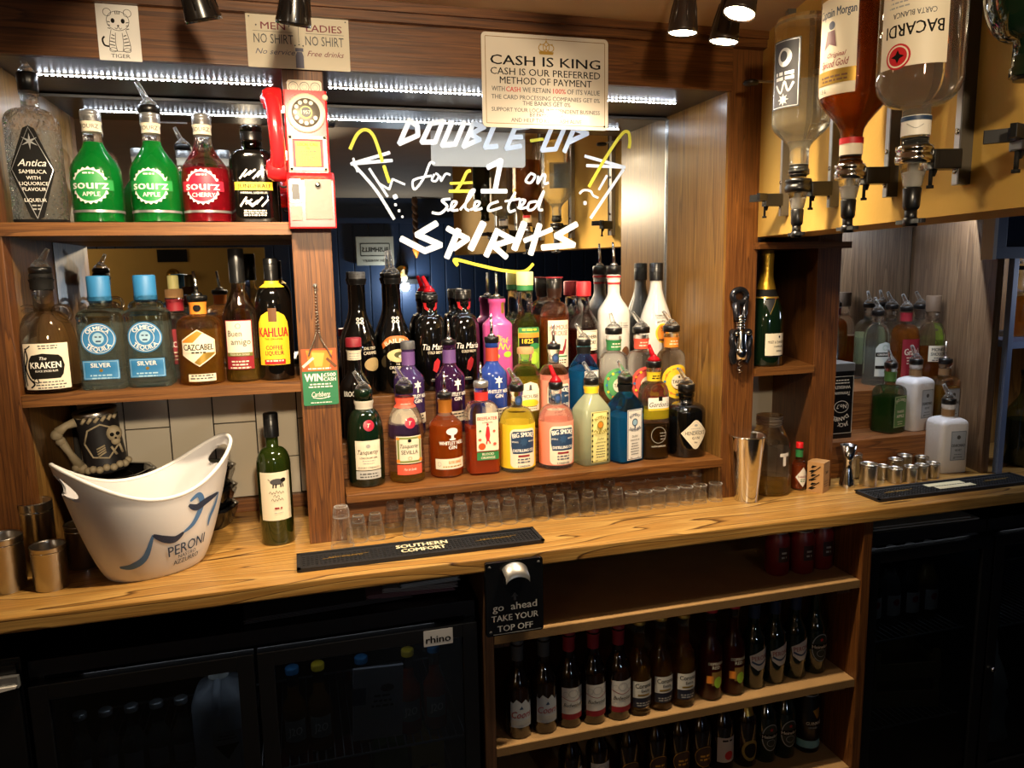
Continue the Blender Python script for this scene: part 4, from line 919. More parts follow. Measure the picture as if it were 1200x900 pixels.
# ------------------------------------------------------------------ rear tier
yB = 1.992
def Ba(px, y=yB): p = on_y(px, 400, y); return Vector((p.x, y, Z3))
def baileys(label, px, items, cap):
    R = shape(0.0445, 0.125, 0.225, 0.0185, 0.30, 'slope')
    logo = [('e', -0.005, 0.196, 0.009, 0.008, WHITE), ('e', 0.005, 0.196, 0.009, 0.008, WHITE), ('e', -0.005, 0.187, 0.009, 0.008, WHITE), ('e', 0.005, 0.187, 0.009, 0.008, WHITE)] + [('e', a, b, 0.004, 0.0035, BLACK) for a in (-0.005, 0.005) for b in (0.187, 0.196)]
    bottle(label, Ba(px), R, DKGL, None, 0, caps=[cap], items=items + logo, bands=[(0.283, 0.2985, BLKPL, 'neck_label', 0.0025)])
baileys('black cream liqueur bottle with low gold picture, beside the post', 422, [('E', 0.03, 0.08, 0.05, 0.035, c_('pale_gold', '#B59B6A')), T('SALTED', 0.022, 0.122, 0.007, CREAM, shear=0.3), T('CARAMEL', 0.024, 0.11, 0.008, CREAM, fit=0.04)], lambda t: cap_screw(t, 0.316, 0.021, 0.02, DKGREY))
baileys('black cream liqueur bottle with orange arched banner and cream picture', 463, [('P', smooth_path([(-0.044, 0.13), (-0.02, 0.149), (0.02, 0.149), (0.044, 0.13)], 4) + smooth_path([(0.04, 0.117), (0.018, 0.133), (-0.018, 0.133), (-0.04, 0.117)], 4), c_('banner_orange', '#C86A2A')), T('BAILEYS', 0, 0.139, 0.0105, CREAM, bold=0.04, arc=0.06, fit=0.07), ('E', 0.004, 0.1, 0.064, 0.034, c_('cream_picture', '#D8C08A')), ('e', 0.004, 0.102, 0.026, 0.016, c_('dark_olive', '#4A4A26')), ('e', 0.012, 0.098, 0.02, 0.01, CREAM), T('THE', 0, 0.078, 0.004, CREAM), T('ORIGINAL', 0, 0.069, 0.0075, CREAM, fit=0.044), T('Irish cream', 0, 0.058, 0.006, CREAM, shear=0.3, fit=0.03, bold=0)], lambda t: cap_pour(t, 0.3, 0.018, 'clear', 1.8, 0.012, 0.3, 0.05))
def tia(label, px, cap):
    R = shape(0.042, 0.15, 0.2, 0.019, 0.243, 'round', 2, 1, 0.006, [(0.1, 1.0), (0.12, 1.02)])
    bottle(label, Ba(px), R, DKGL, None, 0, caps=[cap],
           items=[('P', [(-0.024, 0.232), (-0.013, 0.232), (-0.012, 0.222), (-0.006, 0.217), (-0.008, 0.211), (-0.019, 0.217)], RED), ('P', [(0.024, 0.232), (0.013, 0.232), (0.012, 0.222), (0.006, 0.217), (0.008, 0.211), (0.019, 0.217)], RED), ('R', 0.0, 0.03, 0.02, 0.006, DKGREY), ('w', 0, 0.032, 0.016, 1, 0.004, 0.002, CREAM)] +
                 [('P', [(-0.004, 0.056), (0.0, 0.078), (0.009, 0.088), (0.016, 0.08), (0.012, 0.062), (0.005, 0.05)], RED), T('Tia Maria', 0.002, 0.118, 0.015, WHITE, shear=0.25, fit=0.062, bold=0.02), T('COLD BREW', 0.004, 0.103, 0.007, CREAM, fit=0.04)])
tia('black coffee liqueur bottle with red fan spout and white script', 505, lambda t: (cap_screw(t, 0.254, 0.0215, 0.014, BLKPL), cap_pour(t, 0.254, 0.016, 'red', 2.6, 0.006, 0.5, 0.034)))
tia('black coffee liqueur bottle with plain black cap and white script', 544, lambda t: cap_screw(t, 0.264, 0.0215, 0.024, BLKPL))
R = shape(0.04, 0.165, 0.19, 0.0215, 0.237, 'slope', 2.6, 0.85)
bottle('bright pink gin bottle with yellow scribbled lettering', Ba(583), R, PINKGL, None, 0, caps=[lambda t: cap_pour(t, 0.236, 0.018, 'steel', 1.7, 0.006, 0.05, 0.05)],
       items=[('P', rrect(0.012, 0.213, 0.011, 0.03, 0.002), GOLD), T('Pink', 0.004, 0.13, 0.016, YEL, shear=0.4, rot=-0.25), ('l', smooth_path([(-0.014, 0.116), (-0.006, 0.104), (0.0, 0.12), (0.006, 0.102), (0.012, 0.116), (0.02, 0.1), (0.028, 0.112)]), 0.003, YEL), ('e', 0.02, 0.088, 0.024, 0.016, LIME), ('E', -0.01, 0.084, 0.014, 0.012, LIME)])
R = shape(0.041, 0.15, 0.2, 0.0205, 0.285, 'slope')
bottle('clear lime cordial bottle with pale yellow cap and busy green label', Ba(616), R, CLEAR, liquid('lime_rum', '#7A8A24', 0.35, '#C4CC70'), 0.13, caps=[lambda t: cap_screw(t, 0.308, 0.0235, 0.036, PALEY, False)], bands=[(0.258, 0.272, GREEN, 'neck_label', 0.002)],
       items=[('R', 0, 0.1, 0.066, 0.11, c_('label_green', '#86A83C')), ('r', 0, 0.152, 0.062, 0.013, GREEN), ('w', 0, 0.150, 0.05, 1, 0.006, 0.005, YEL), ('r', 0, 0.137, 0.062, 0.012, ORANGE), ('r', 0, 0.118, 0.06, 0.026, BLACK), T('1825', -0.006, 0.122, 0.012, YEL, bold=0.04), ('e', 0.015, 0.108, 0.032, 0.016, GREEN), ('e', 0.012, 0.076, 0.03, 0.034, LIME), ('e', -0.014, 0.066, 0.02, 0.02, GREEN)])
R = shape(0.041, 0.175, 0.225, 0.0165, 0.26, 'round')
bottle('amber whisky bottle with cream label showing a red grouse', Ba(650), R, CLEAR, WHISKY, 0.18, caps=[lambda t: cap_screw(t, 0.292, 0.0215, 0.032, BLKPL)], bands=[(0.236, 0.262, c_('dark_brown_foil', '#2E1A12', 0.3), 'neck_label', 0.003), (0.289, 0.2925, DKRED, 'red_ring', 0.006)],
       items=[('R', 0.0, 0.11, 0.064, 0.13, CREAM), T('THE', -0.026, 0.152, 0.005, DKRED, rot=PI / 2), T('FAMOUS', 0.002, 0.156, 0.0125, DKRED, bold=0.02, fit=0.05), T('GROUSE', 0.002, 0.14, 0.0125, DKRED, bold=0.02, fit=0.05), ('p', [(-0.004, 0.094), (0.008, 0.092), (0.014, 0.108), (0.018, 0.124), (0.023, 0.122), (0.02, 0.1), (0.012, 0.082), (0.0, 0.082), (-0.012, 0.074)], DKRED), ('r', 0, 0.076, 0.05, 0.004, GREEN), ('w', 0, 0.064, 0.05, 2, 0.007, 0.003, INK)])
R = shape(0.04, 0.155, 0.215, 0.0165, 0.248, 'slope')
bottle('dark red liqueur bottle with red cap and square white label', Ba(684), R, CLEAR, liquid('dark_comfort', '#5A1A10', 0.55, '#9A4020'), 0.145, caps=[lambda t: cap_screw(t, 0.278, 0.021, 0.04, RED, False)],
       items=[('R', 0.0, 0.116, 0.066, 0.056, CREAM), ('b', 0, 0.116, 0.06, 0.05, 0.001, INK), T('SOUTHERN', 0, 0.126, 0.0095, INK, bold=0.05, fit=0.052), T('COMFORT', 0, 0.11, 0.0095, INK, bold=0.05, fit=0.048), ('R', 0, 0.06, 0.062, 0.034, DKRED)])
R = shape(0.046, 0.185, 0.245, 0.0175, 0.295, 'slope')
bottle('glossy white rum cream bottle with red and white neck stripes', Ba(719), R, WHTGL, None, 0, caps=[lambda t: cap_pour(t, 0.296, 0.0175, 'steel', 2.6, 0.024, 0.12, 0.05)], bands=[(0.268, 0.273, RED, 'red_stripe', 0.001), (0.275, 0.285, WHITE, 'white_stripe', 0.001), (0.287, 0.292, RED, 'red_stripe', 0.001)],
       items=[('l', [(-0.003, 0.14), (-0.003, 0.165), (0.003, 0.165), (0.003, 0.14)], 0.001, DKGREY), ('l', [(-0.03, 0.153), (-0.01, 0.153)], 0.001, DKGREY), ('l', [(0.01, 0.153), (0.03, 0.153)], 0.001, DKGREY), ('w', 0.012, 0.16, 0.03, 3, 0.006, 0.002, GREY), ('E', 0.02, 0.07, 0.034, 0.05, BROWN)])
R = shape(0.048, 0.14, 0.27, 0.0165, 0.30, 'slope')
bottle('white coconut rum bottle with black cap and palm sunset picture', Ba(768), R, WHTGL, None, 0, caps=[lambda t: cap_screw(t, 0.326, 0.0195, 0.05, BLKPL)],
       items=[('E', 0.0, 0.128, 0.044, 0.056, YEL), ('e', 0.0, 0.128, 0.034, 0.046, ORANGE), ('p', [(-0.014, 0.112), (0.014, 0.112), (0.012, 0.106), (-0.012, 0.106)], BROWN), ('l', smooth_path([(0.004, 0.11), (0.006, 0.126), (0.002, 0.138)]), 0.003, INK), ('p', star(0.002, 0.139, 0.011, 0.003, 6), INK), T('CARIBBEAN RUM', 0, 0.178, 0.004, DKGREY, fit=0.04), T('WITH COCONUT', 0, 0.171, 0.004, DKGREY, fit=0.036), T('TROPICAL', 0.0, 0.162, 0.005, INK, arc=0.035, fit=0.04)])

# ------------------------------------------------------------------ small niche and right bay
R = shape(0.047, 0.125, 0.245, 0.0155, 0.30, 'slope')
bottle('champagne bottle with gold foil neck, red seal and white label', Vector((1.222, 1.785, 0.345)), R, DKGREEN, None, 0, caps=[lambda t: cap_screw(t, 0.309, 0.0175, 0.02, GOLD, False, 'foil_top')],
       bands=[(0.205, 0.299, pm('gold_foil', '#D8A93A', 0.32, 0.75, bmp=(90, 0.6)), 'gold_foil', 0.0015), (0.186, 0.205, BLACK, 'black_collar', 0.001), (0.182, 0.186, GOLD, 'gold_line', 0.0012)],
       items=[('E', 0.006, 0.194, 0.026, 0.028, RED), ('e', 0.006, 0.194, 0.014, 0.015, DKRED), ('P', [(-0.03, 0.178), (0.006, 0.182), (-0.02, 0.14)], c_('black_ribbon', '#26262A')), ('l', [(-0.02, 0.14), (0.006, 0.182)], 0.0015, GOLD), T('MOET', 0.002, 0.245, 0.01, BLACK, rot=PI / 2), ('R', 0.004, 0.058, 0.07, 0.062, CREAM), ('e', 0.01, 0.08, 0.006, 0.006, INK), T('MOET & CHANDON', 0.004, 0.066, 0.007, INK, fit=0.056, bold=0.01), T('CHAMPAGNE', 0.008, 0.054, 0.0042, INK, fit=0.03), T('IMPERIAL', 0.012, 0.042, 0.004, INK), ('r', 0.004, 0.028, 0.07, 0.004, BLACK)], rz=0.1)
ZB = 0.105
def Bt(px, y, z=ZB): p = on_y(px, 450, y); return Vector((p.x, y, z))
# black tin standing upside down, half behind the post
p = Bt(976, 1.87)
t = thing('whiskey_tin', 'black whiskey tin with upside down white label, half behind the post', 'tin', p)
MB().rbox(-0.045, 0.045, -0.04, 0.04, 0.0, 0.2, 0.008).build('tin_body', BLKPL, t)
MB().rbox(-0.046, 0.046, -0.041, 0.041, 0.2, 0.222, 0.009).build('tin_lid', SILV, t, 0.003)
St = lambda u, z, o: (u, -0.04 - o, z)
deco(t, [('b', 0, 0.1, 0.078, 0.17, 0.0012, WHITE), T('JACK', 0.008, 0.04, 0.011, WHITE, rot=PI, arc=0.05, bold=0.04), T("DANIEL'S", -0.006, 0.058, 0.012, WHITE, rot=PI, arc=0.05, bold=0.04, fit=0.066), ('o', 0.0, 0.095, 0.05, 0.036, 0.0015, WHITE), T('No.7', 0, 0.096, 0.012, WHITE, rot=PI), T('Tennessee', 0, 0.134, 0.011, WHITE, rot=PI, shear=0.3, fit=0.055), T('WHISKEY', 0, 0.153, 0.009, WHITE, rot=PI), ('w', 0, 0.172, 0.055, 2, 0.008, 0.003, WHITE)], St)
R = shape(0.041, 0.12, 0.145, 0.0155, 0.195, 'round', 6.0, 0.9, 0.004)
JDG = c_('apple_label', '#4F7A3C')
bottle('square green apple whiskey bottle with green label and clear spout', Bt(1043, 1.865), R, CLEAR, GREENL, 0.11, caps=[lambda t: cap_pour(t, 0.194, 0.016, 'clear', 2.8, 0.018, 0.4, 0.032)], bands=[(0.155, 0.185, JDG, 'neck_label', 0.0014)],
       items=[('R', 0.002, 0.066, 0.06, 0.096, JDG), T("JACK DANIEL'S", 0.002, 0.103, 0.009, CREAM, arc=0.05, fit=0.05), T('TENNESSEE', 0.002, 0.066, 0.007, CREAM, fit=0.034), T('APPLE', 0.002, 0.052, 0.009, CREAM, bold=0.04), ('b', 0.002, 0.066, 0.056, 0.092, 0.0008, CREAM), ('w', 0.002, 0.034, 0.03, 2, 0.007, 0.002, CREAM)], rz=0.25)
def disar(label, loc, body, liq, rz, cap, r=0.046):
    R = shape(r, 0.142, 0.163, 0.0165, 0.2, 'round', 7.0, 0.86, 0.004)
    bottle(label, loc, R, body, liq, 0.13, caps=[cap], bands=[(0.166, 0.186, c_('tan_band', '#8A6A48', 0.4), 'neck_label', 0.0012)],
           items=[('R', 0.008, 0.083, 0.05, 0.088, c_('velvet_label', '#A7AFBC', 0.35)), ('b', 0.008, 0.083, 0.047, 0.085, 0.001, DKGREY), ('e', 0.008, 0.108, 0.012, 0.012, DKGREY), T('DISARONNO', 0.008, 0.084, 0.0085, INK, fit=0.042, bold=0.02), T('VELVET', 0.008, 0.07, 0.006, INK, fit=0.022), ('w', 0.008, 0.056, 0.034, 2, 0.008, 0.002, DKGREY), T('70cl', -0.004, 0.046, 0.003, INK)], rz=rz)
disar('grainy white amaretto bottle standing on the bay step', Vector((1.815, 1.868, ZB)), PORC, None, 0.15, lambda t: cap_pour(t, 0.2, 0.0165, 'clear', 2.7, 0.018, 0.5, 0.034))
disar('grainy white amaretto bottle standing on the counter before the step', put(1106, 555, 0, 0.045), PORC, None, -0.12, lambda t: cap_pour(t, 0.2, 0.0165, 'clear', 2.7, 0.018, 0.5, 0.034))
disar('clear amaretto bottle with dark pourer in the bay corner', Vector((1.905, 1.847, ZB)), CLEAR, STRAW, 0.0, lambda t: cap_pour(t, 0.2, 0.0165, 'steel', 1.8, 0.016, 0.1, 0.04), 0.037)
R = shape(0.0375, 0.15, 0.2, 0.0175, 0.24, 'round')
bottle('amber malt whisky bottle with cream label and cork stopper', Vector((1.928, 1.93, ZB + 0.12)), R, CLEAR, WHISKY, 0.125, caps=[lambda t: cap_screw(t, 0.285, 0.022, 0.05, c_('cork_dark', '#5A4634', 0.7), False, 'cork')],
       items=[('R', 0, 0.105, 0.07, 0.05, CREAM), T('MONKEY', 0, 0.118, 0.01, INK, bold=0.03, fit=0.052), T('SHOULDER', 0, 0.104, 0.01, INK, bold=0.03, fit=0.056), ('w', 0, 0.09, 0.05, 2, 0.007, 0.003, DKGREY)])
R = shape(0.039, 0.155, 0.195, 0.0155, 0.235, 'round', 3.0, 0.9)
bottle('triangular whisky bottle with deep red label and red neck', Vector((1.861, 1.967, ZB + 0.12)), R, CLEAR, WHISKY, 0.18, caps=[lambda t: cap_pour(t, 0.236, 0.0165, 'clear', 2.8, 0.016, 0.5, 0.03)], bands=[(0.205, 0.232, DKRED, 'neck_label', 0.002)],
       items=[('R', 0, 0.09, 0.07, 0.12, DKRED), T("Grant's", 0, 0.11, 0.02, CREAM, fit=0.056, bold=0.03), ('w', 0, 0.09, 0.045, 3, 0.009, 0.003, CREAM)])
def absolut(label, px, y, col, word, h=0.25):
    R = shape(0.042, 0.16, 0.195, 0.0165, 0.235, 'round')
    bottle(label, Bt(px, y, ZB + 0.12), R, CLEAR, WATER, 0.13, caps=[lambda t: cap_pour(t, 0.236, 0.0175, 'clear', 2.8, 0.016, 0.5, 0.034)],
           items=[('R', 0.0, 0.095, 0.07, 0.11, col), T('ABSOLUT', 0, 0.13, 0.015, INK, bold=0.05, fit=0.062), T(word, 0, 0.11, 0.011, INK, bold=0.04), ('w', 0, 0.09, 0.055, 3, 0.009, 0.003, INK)])
absolut('clear vodka bottle with lime label beside the bright edge line of the bay mirror', 1073, 2.045, LIME, 'LIME')
absolut('clear vodka bottle with white label behind the green gin shoulders', 1040, 2.08, c_('pale_lime', '#DDE6B0'), 'PEARS')
R = shape(0.039, 0.15, 0.195, 0.016, 0.22, 'round')
bottle('clear gin bottle with arched pale label and black band on the upper bay step', Vector((1.793, 2.012, ZB + 0.12)), R, CLEAR, WATER, 0.12, caps=[lambda t: cap_pour(t, 0.222, 0.0165, 'clear', 2.8, 0.018, 0.4, 0.032)],
       items=[('P', [(-0.03, 0.03), (0.03, 0.03), (0.03, 0.12), (0.02, 0.134), (0.0, 0.14), (-0.02, 0.134), (-0.03, 0.12)], c_('pale_grey_label', '#BFC6C2')), ('r', 0, 0.1, 0.058, 0.014, INK), T("GREENALL'S", 0, 0.1, 0.006, WHITE, fit=0.048), ('o', 0, 0.122, 0.018, 0.016, 0.001, GREEN), ('r', 0, 0.06, 0.058, 0.01, INK)])

# ================================================================== THINGS ON THE COUNTER
# wine bottle
R = shape(0.0375, 0.185, 0.225, 0.0135, 0.30, 'round')
GRW = pm('wine_green_glass', '#1F2A0A', 0.07, coat=0.6)
bottle('dark green wine bottle with cream boar label standing by the post', put(327, 640, 0, 0.0375), R, GRW, None, 0, caps=[lambda t: cap_screw(t, 0.304, 0.0165, 0.055, BLKPL)], name='wine_bottle',
       items=[('R', 0.002, 0.117, 0.073, 0.112, c_('wine_label', '#E6DCC2')), ('e', 0.006, 0.151, 0.03, 0.015, DKGREY), ('e', 0.02, 0.154, 0.012, 0.01, INK), ('l', [(-0.002, 0.146), (-0.003, 0.137)], 0.003, INK), ('l', [(0.004, 0.146), (0.003, 0.137)], 0.003, INK), ('l', [(0.014, 0.146), (0.014, 0.138)], 0.003, INK), ('l', [(0.018, 0.146), (0.019, 0.138)], 0.0025, INK), ('l', [(-0.008, 0.154), (-0.013, 0.158)], 0.0012, INK),
              *[('l', smooth_path([(x0 + 0.0032 * k, z0 + (0.0022 if k % 2 else -0.0012) * (1 + 0.6 * (k % 3))) for k in range(n_)]), 0.0008, INK) for x0, z0, n_ in ((-0.012, 0.126, 11), (-0.003, 0.118, 5), (-0.008, 0.109, 9))], ('w', 0.006, 0.088, 0.022, 1, 0.005, 0.004, DKRED), ('w', 0.006, 0.078, 0.02, 1, 0.005, 0.002, GREY)])

# ice bucket: oval tub, high ends, cut-out handles
def bucket():
    t = thing('ice_bucket', 'white oval beer ice bucket with blue ribbon print on the counter', 'bucket', (-0.318, 1.695, 0), math.radians(30))
    n = 72; rows = 26
    def rim(a): return 0.185 + 0.072 * abs(math.cos(a)) ** 2.2 - 0.012 * abs(math.sin(a)) ** 2
    def P(a, f, inset=0.0):
        z = f * rim(a)
        g = min(1, z / 0.25)
        rx = 0.095 + (0.176 - 0.095) * g ** 0.72 - inset; ry = 0.068 + (0.118 - 0.068) * g ** 0.72 - inset
        return (rx * math.cos(a), ry * math.sin(a), z)
    ga, gz = 0.42, 0.022
    def level(a, z): return (math.sin(a) / ga) ** 2 + ((z - rim(a) + 0.041) / gz) ** 2
    def shell(inset):
        vs, fs, gs = [], [], []
        for i in range(rows + 1):
            for j in range(n):
                a = 2 * PI * j / n; f = i / rows
                g = level(a, f * rim(a))
                if 0.66 < g < 1.4:                    # pull the grid onto the outline of the handle hole
                    k = 1 / math.sqrt(g); s = math.sin(a) * k; dz = (f * rim(a) - rim(a) + 0.041) * k
                    a2 = math.asin(max(-1, min(1, s)));  a = a2 if math.cos(a) > 0 else PI - a2
                    f = (rim(a) - 0.041 + dz) / rim(a); g = 1.0
                vs.append(P(a, f, inset)); gs.append(g)
        for i in range(rows):
            for j in range(n):
                q = (i * n + j, i * n + (j + 1) % n, (i + 1) * n + (j + 1) % n, (i + 1) * n + j)
                if min(gs[k] for k in q) >= 0.999 or sum(gs[k] for k in q) / 4 > 1.02: fs.append(q)
        return vs, fs
    m = MB()
    n, rows = 240, 96
    v1, f1 = shell(0.0)
    m.add(v1, f1, True)
    v2, f2 = shell(0.0035)
    v2 = [(x, y, max(z, 0.004)) for x, y, z in v2]
    m.add(v2, [q[::-1] for q in f2], True)
    k = len(v1)
    m.f += [(rows * n + j, rows * n + (j + 1) % n, k + rows * n + (j + 1) % n, k + rows * n + j) for j in range(n)]; m.sm += [True] * n
    m.f.append(tuple(range(n - 1, -1, -1))); m.sm.append(False)
    m.f.append(tuple(k + j for j in range(n))); m.sm.append(False)
    pl = pm('bucket_plastic', '#D9D7D8', 0.38, coat=0.1)
    m.build('tub', pl, t)
    MB().tube([(x, y, z + 0.001) for x, y, z in [P(2 * PI * j / n, 1.0, 0.0012) for j in range(n)]], 0.0042, 8, True).build('rim', pm('bucket_rim', '#F4F2EE', 0.35), t)
    def S(u, z, off):                             # print on the front side of the oval
        a = -PI / 2 + u / 0.145
        f = z / rim(a); x, y, z2 = P(a, f)
        nrm = Vector((math.cos(a) / 0.15, math.sin(a) / 0.1, -3)).normalized()
        return (x + nrm.x * off, y + nrm.y * off, z2 + nrm.z * off)
    RB1 = c_('ribbon_blue', '#4C76A8'); RB2 = c_('ribbon_dark', '#23304A')
    def rib(pts, w0, m_): 
        v, f = ribbon(smooth_path(pts), w0, True); return [('p', [v[a] for a in q], m_) for q in f]
    k_ = lambda pts: [((x - 0.066) * 1.35 + 0.036, (z - 0.09) * 1.25 + 0.094) for x, z in pts]
    it = rib(k_([(-0.055, 0.046), (-0.03, 0.046), (-0.004, 0.06), (0.012, 0.096)]), 0.014, RB1) + rib(k_([(0.012, 0.096), (0.026, 0.086), (0.045, 0.08), (0.06, 0.088)]), 0.016, RB2) + rib(k_([(0.06, 0.088), (0.078, 0.1), (0.09, 0.128), (0.082, 0.147), (0.068, 0.14)]), 0.014, RB1) + rib(k_([(0.066, 0.134), (0.08, 0.126), (0.1, 0.132), (0.128, 0.137)]), 0.016, RB2) + rib(k_([(0.13, 0.138), (0.125, 0.118), (0.114, 0.098), (0.113, 0.084)]), 0.011, RB1)
    it += [T('PERONI', 0.042, 0.06, 0.022, NAVY, fit=0.1, bold=0.02, rot=0.08), T('NASTRO', 0.042, 0.042, 0.0075, NAVY, fit=0.05, bold=0.02, rot=0.06), T('AZZURRO', 0.042, 0.03, 0.01, NAVY, fit=0.074, bold=0.02, rot=0.06)]
    deco(t, it, S, (0.006, 0.008), 0.0006, 0.00002)
bucket()

# steel cups at the left end and in the right bay
def cup(label, loc, r, h, group, jig=True):
    t = thing('steel_cup', label, 'cup', loc, random.uniform(0, 3), group)
    MB().lathe([(r * 0.94, 0.0), (r * 0.97, 0.002), (r, h - 0.003), (r * 1.03, h - 0.0015), (r * 1.0, h), (r * 0.95, h - 0.003), (r * 0.92, 0.004), (1e-4, 0.003)], (0, 0, 0), 36, None, False).lathe([(r * 0.94, 0), (1e-4, 0.0005)], (0, 0, 0), 36, None, False).build('cup_body', STEEL, t)
    MB().lathe([(r * 1.0, h * 0.86), (r * 1.015, h * 0.87), (r * 1.0, h * 0.88)], (0, 0, 0), 36, None, False).build('rolled_line', CHROME, t)
for lb, px, py, r, h in (('large steel cup at the very left edge of the counter', 10, 697, 0.036, 0.112), ('tall steel cup behind the front row left of the white bucket', 50, 675, 0.033, 0.155), ('short steel cup nearest to the white bucket', 62, 694, 0.032, 0.09), ('tall steel cup at the left edge, behind the large one', 12, 672, 0.034, 0.145), ('short dark steel cup half hidden by the white bucket', 101, 668, 0.034, 0.095)):
    cup(lb, put(px, py, 0, r), r, h, 'steel measures by the bucket')
for i, (px, py, r, h) in enumerate(((1017, 571, 0.024, 0.062), (1000, 561, 0.021, 0.07), (1034, 563, 0.0185, 0.04), (1048, 567, 0.0195, 0.042), (1048, 559, 0.02, 0.05), (1066, 566, 0.019, 0.045), (1059, 556, 0.02, 0.055), (1079, 563, 0.018, 0.043), (1092, 561, 0.0185, 0.043), (1079, 556, 0.019, 0.05))):
    lb = ['tall steel measure in front of the tiered jiggers', 'steel measure half hidden behind the tall one, next to the hourglass jigger', 'steel measure in the gap right of the tall one', 'short ridged steel measure, frontmost of its row', 'steel measure behind the short ridged one', 'second short steel measure from the ridged one', 'rearmost steel measure against the bay step', 'third short steel measure, near the white bottle', 'last steel measure touching the white bottle', 'steel measure squeezed between the step and the white bottle'][i]
    cup(lb, put(px, py, 0, r), r, h, 'steel spirit measures in the right bay')
# hourglass jigger
p = put(992, 572, 0, 0.02)
MB_ = MB().lathe([(0.0215, 0), (0.021, 0.01), (0.012, 0.05), (0.0105, 0.06), (0.012, 0.072), (0.0225, 0.118), (0.0215, 0.118), (0.011, 0.075), (1e-4, 0.066)], (0, 0, 0), 32, None, False).lathe([(0.0215, 0), (1e-4, 0.001)], (0, 0, 0), 32, None, False)
tag(MB_.build('double_jigger', CHROME, None, 0, p), 'slim hourglass steel jigger left of the spirit measures', 'jigger')
# mats
def bar_mat(label, x0, x1, y0, y1, title, sub):
    t = thing('bar_mat', label, 'mat', ((x0 + x1) / 2, (y0 + y1) / 2, 0))
    a, b = (x1 - x0) / 2, (y1 - y0) / 2
    MB().rbox(-a, a, -b, b, 0, 0.006, 0.006).build('mat_base', BLKRUB, t)
    m = MB().box(-a, a, -b, -b + 0.008, 0.006, 0.009).box(-a, a, b - 0.008, b, 0.006, 0.009).box(-a, -a + 0.008, -b, b, 0.006, 0.009).box(a - 0.008, a, -b, b, 0.006, 0.009)
    m.build('raised_rim', BLKRUB, t)
    m = MB()
    nx = int((2 * a - 0.02) / 0.009)
    for i in range(nx):
        x = -a + 0.012 + i * 0.009
        for j in range(int((2 * b - 0.02) / 0.009)):
            y = -b + 0.012 + j * 0.009; m.box(x, x + 0.0055, y, y + 0.0055, 0.006, 0.0078)
    m.build('rubber_nubs', BLKRUB, t)
    S = lambda u, z, o: (u, z, 0.0079 + o)
    it = [T(s, 0, z, 0.019, c_('mat_cream', '#EADFB8'), bold=0.1, fit=f) for s, z, f in title] + [T('NEW ORLEANS', s * a * 0.62, 0, 0.009, GOLD, shear=0.4, fit=0.075, bold=0.0) for s in (-1, 1)] + [('l', [(s * a * 0.62 - 0.05, -0.005), (s * a * 0.62 + 0.05, 0.004)], 0.0015, GOLD) for s in (-1, 1)]
    if sub: it += [('r', 0, 0.013, 0.125, 0.022, MATS['mat_cream']), ('r', 0.012, -0.013, 0.125, 0.022, MATS['mat_cream'])]
    deco(t, it, S)
bar_mat('black rubber bar mat with cream block lettering, before the shot glasses', -0.03, 0.512, 1.56, 1.652, [('SOUTHERN', 0.015, 0.115), ('COMFORT', -0.012, 0.098)], False)
bar_mat('black rubber bar mat in the right bay with worn pale patches', 1.425, 1.96, 1.56, 1.65, [('SOUTHERN', 0.015, 0.115), ('COMFORT', -0.012, 0.098)], True)

# shot glasses
def taper_glass(name_, label, loc, r, h, cat, group):
    """upturned: rim on the counter, thick foot on top, pressed flutes"""
    t = thing(name_, label, cat, loc, random.uniform(0, 1), group)
    m = MB(); n = 36
    rr = lambda z: r * (1 - 0.34 * (z / h) ** 1.15)
    rows = [(0.0, 1.0), (0.004, 1.0), (h * 0.25, 1), (h * 0.5, 1), (h * 0.72, 1), (h * 0.9, 1), (h * 0.97, 0.96), (h, 0.84)]
    vs = []
    for z, k in rows:
        for j in range(n):
            a = 2 * PI * j / n; fl = 1 - 0.035 * (0.5 + 0.5 * math.cos(9 * a)) * min(1, z / h * 1.5); q = rr(z) * k * fl; vs.append((q * math.cos(a), q * math.sin(a), z))
    m.add(vs, [(i * n + j, i * n + (j + 1) % n, (i + 1) * n + (j + 1) % n, (i + 1) * n + j) for i in range(len(rows) - 1) for j in range(n)], True)
    m.lathe([(r * 0.93, 0.0), (r * 0.86, h * 0.3), (r * 0.72, h * 0.6), (r * 0.6, h * 0.7), (r * 0.3, h * 0.76), (1e-4, h * 0.77)], (0, 0, 0), n, None, False)
    m.lathe([(r, 0), (r * 0.93, 0)], (0, 0, 0), n, None, False)
    m.build('glass_wall', CLEAR2, t)
    k_ = 0.965
    MB().lathe([(1e-4, h * 0.785), (r * 0.3 * k_, h * 0.775), (rr(h * 0.74) * k_ * 0.93, h * 0.74), (rr(h * 0.9) * k_, h * 0.9), (rr(h * 0.97) * 0.96 * k_, h * 0.97), (rr(h) * 0.8, h - 0.0004), (1e-4, h - 0.0004)], (0, 0, 0), n, None, False).build('thick_foot', FOOTGL, t)
    MB().tube([(rr(h) * 0.82 * math.cos(2 * PI * i / 24), rr(h) * 0.82 * math.sin(2 * PI * i / 24), h) for i in range(24)], 0.0011, 6, True).build('foot_ring', RIMGL, t)
    MB().tube([(r * 0.965 * math.cos(2 * PI * i / 24), r * 0.965 * math.sin(2 * PI * i / 24), 0.0009) for i in range(24)], 0.0009, 6, True).build('lip', RIMGL, t)
    return t
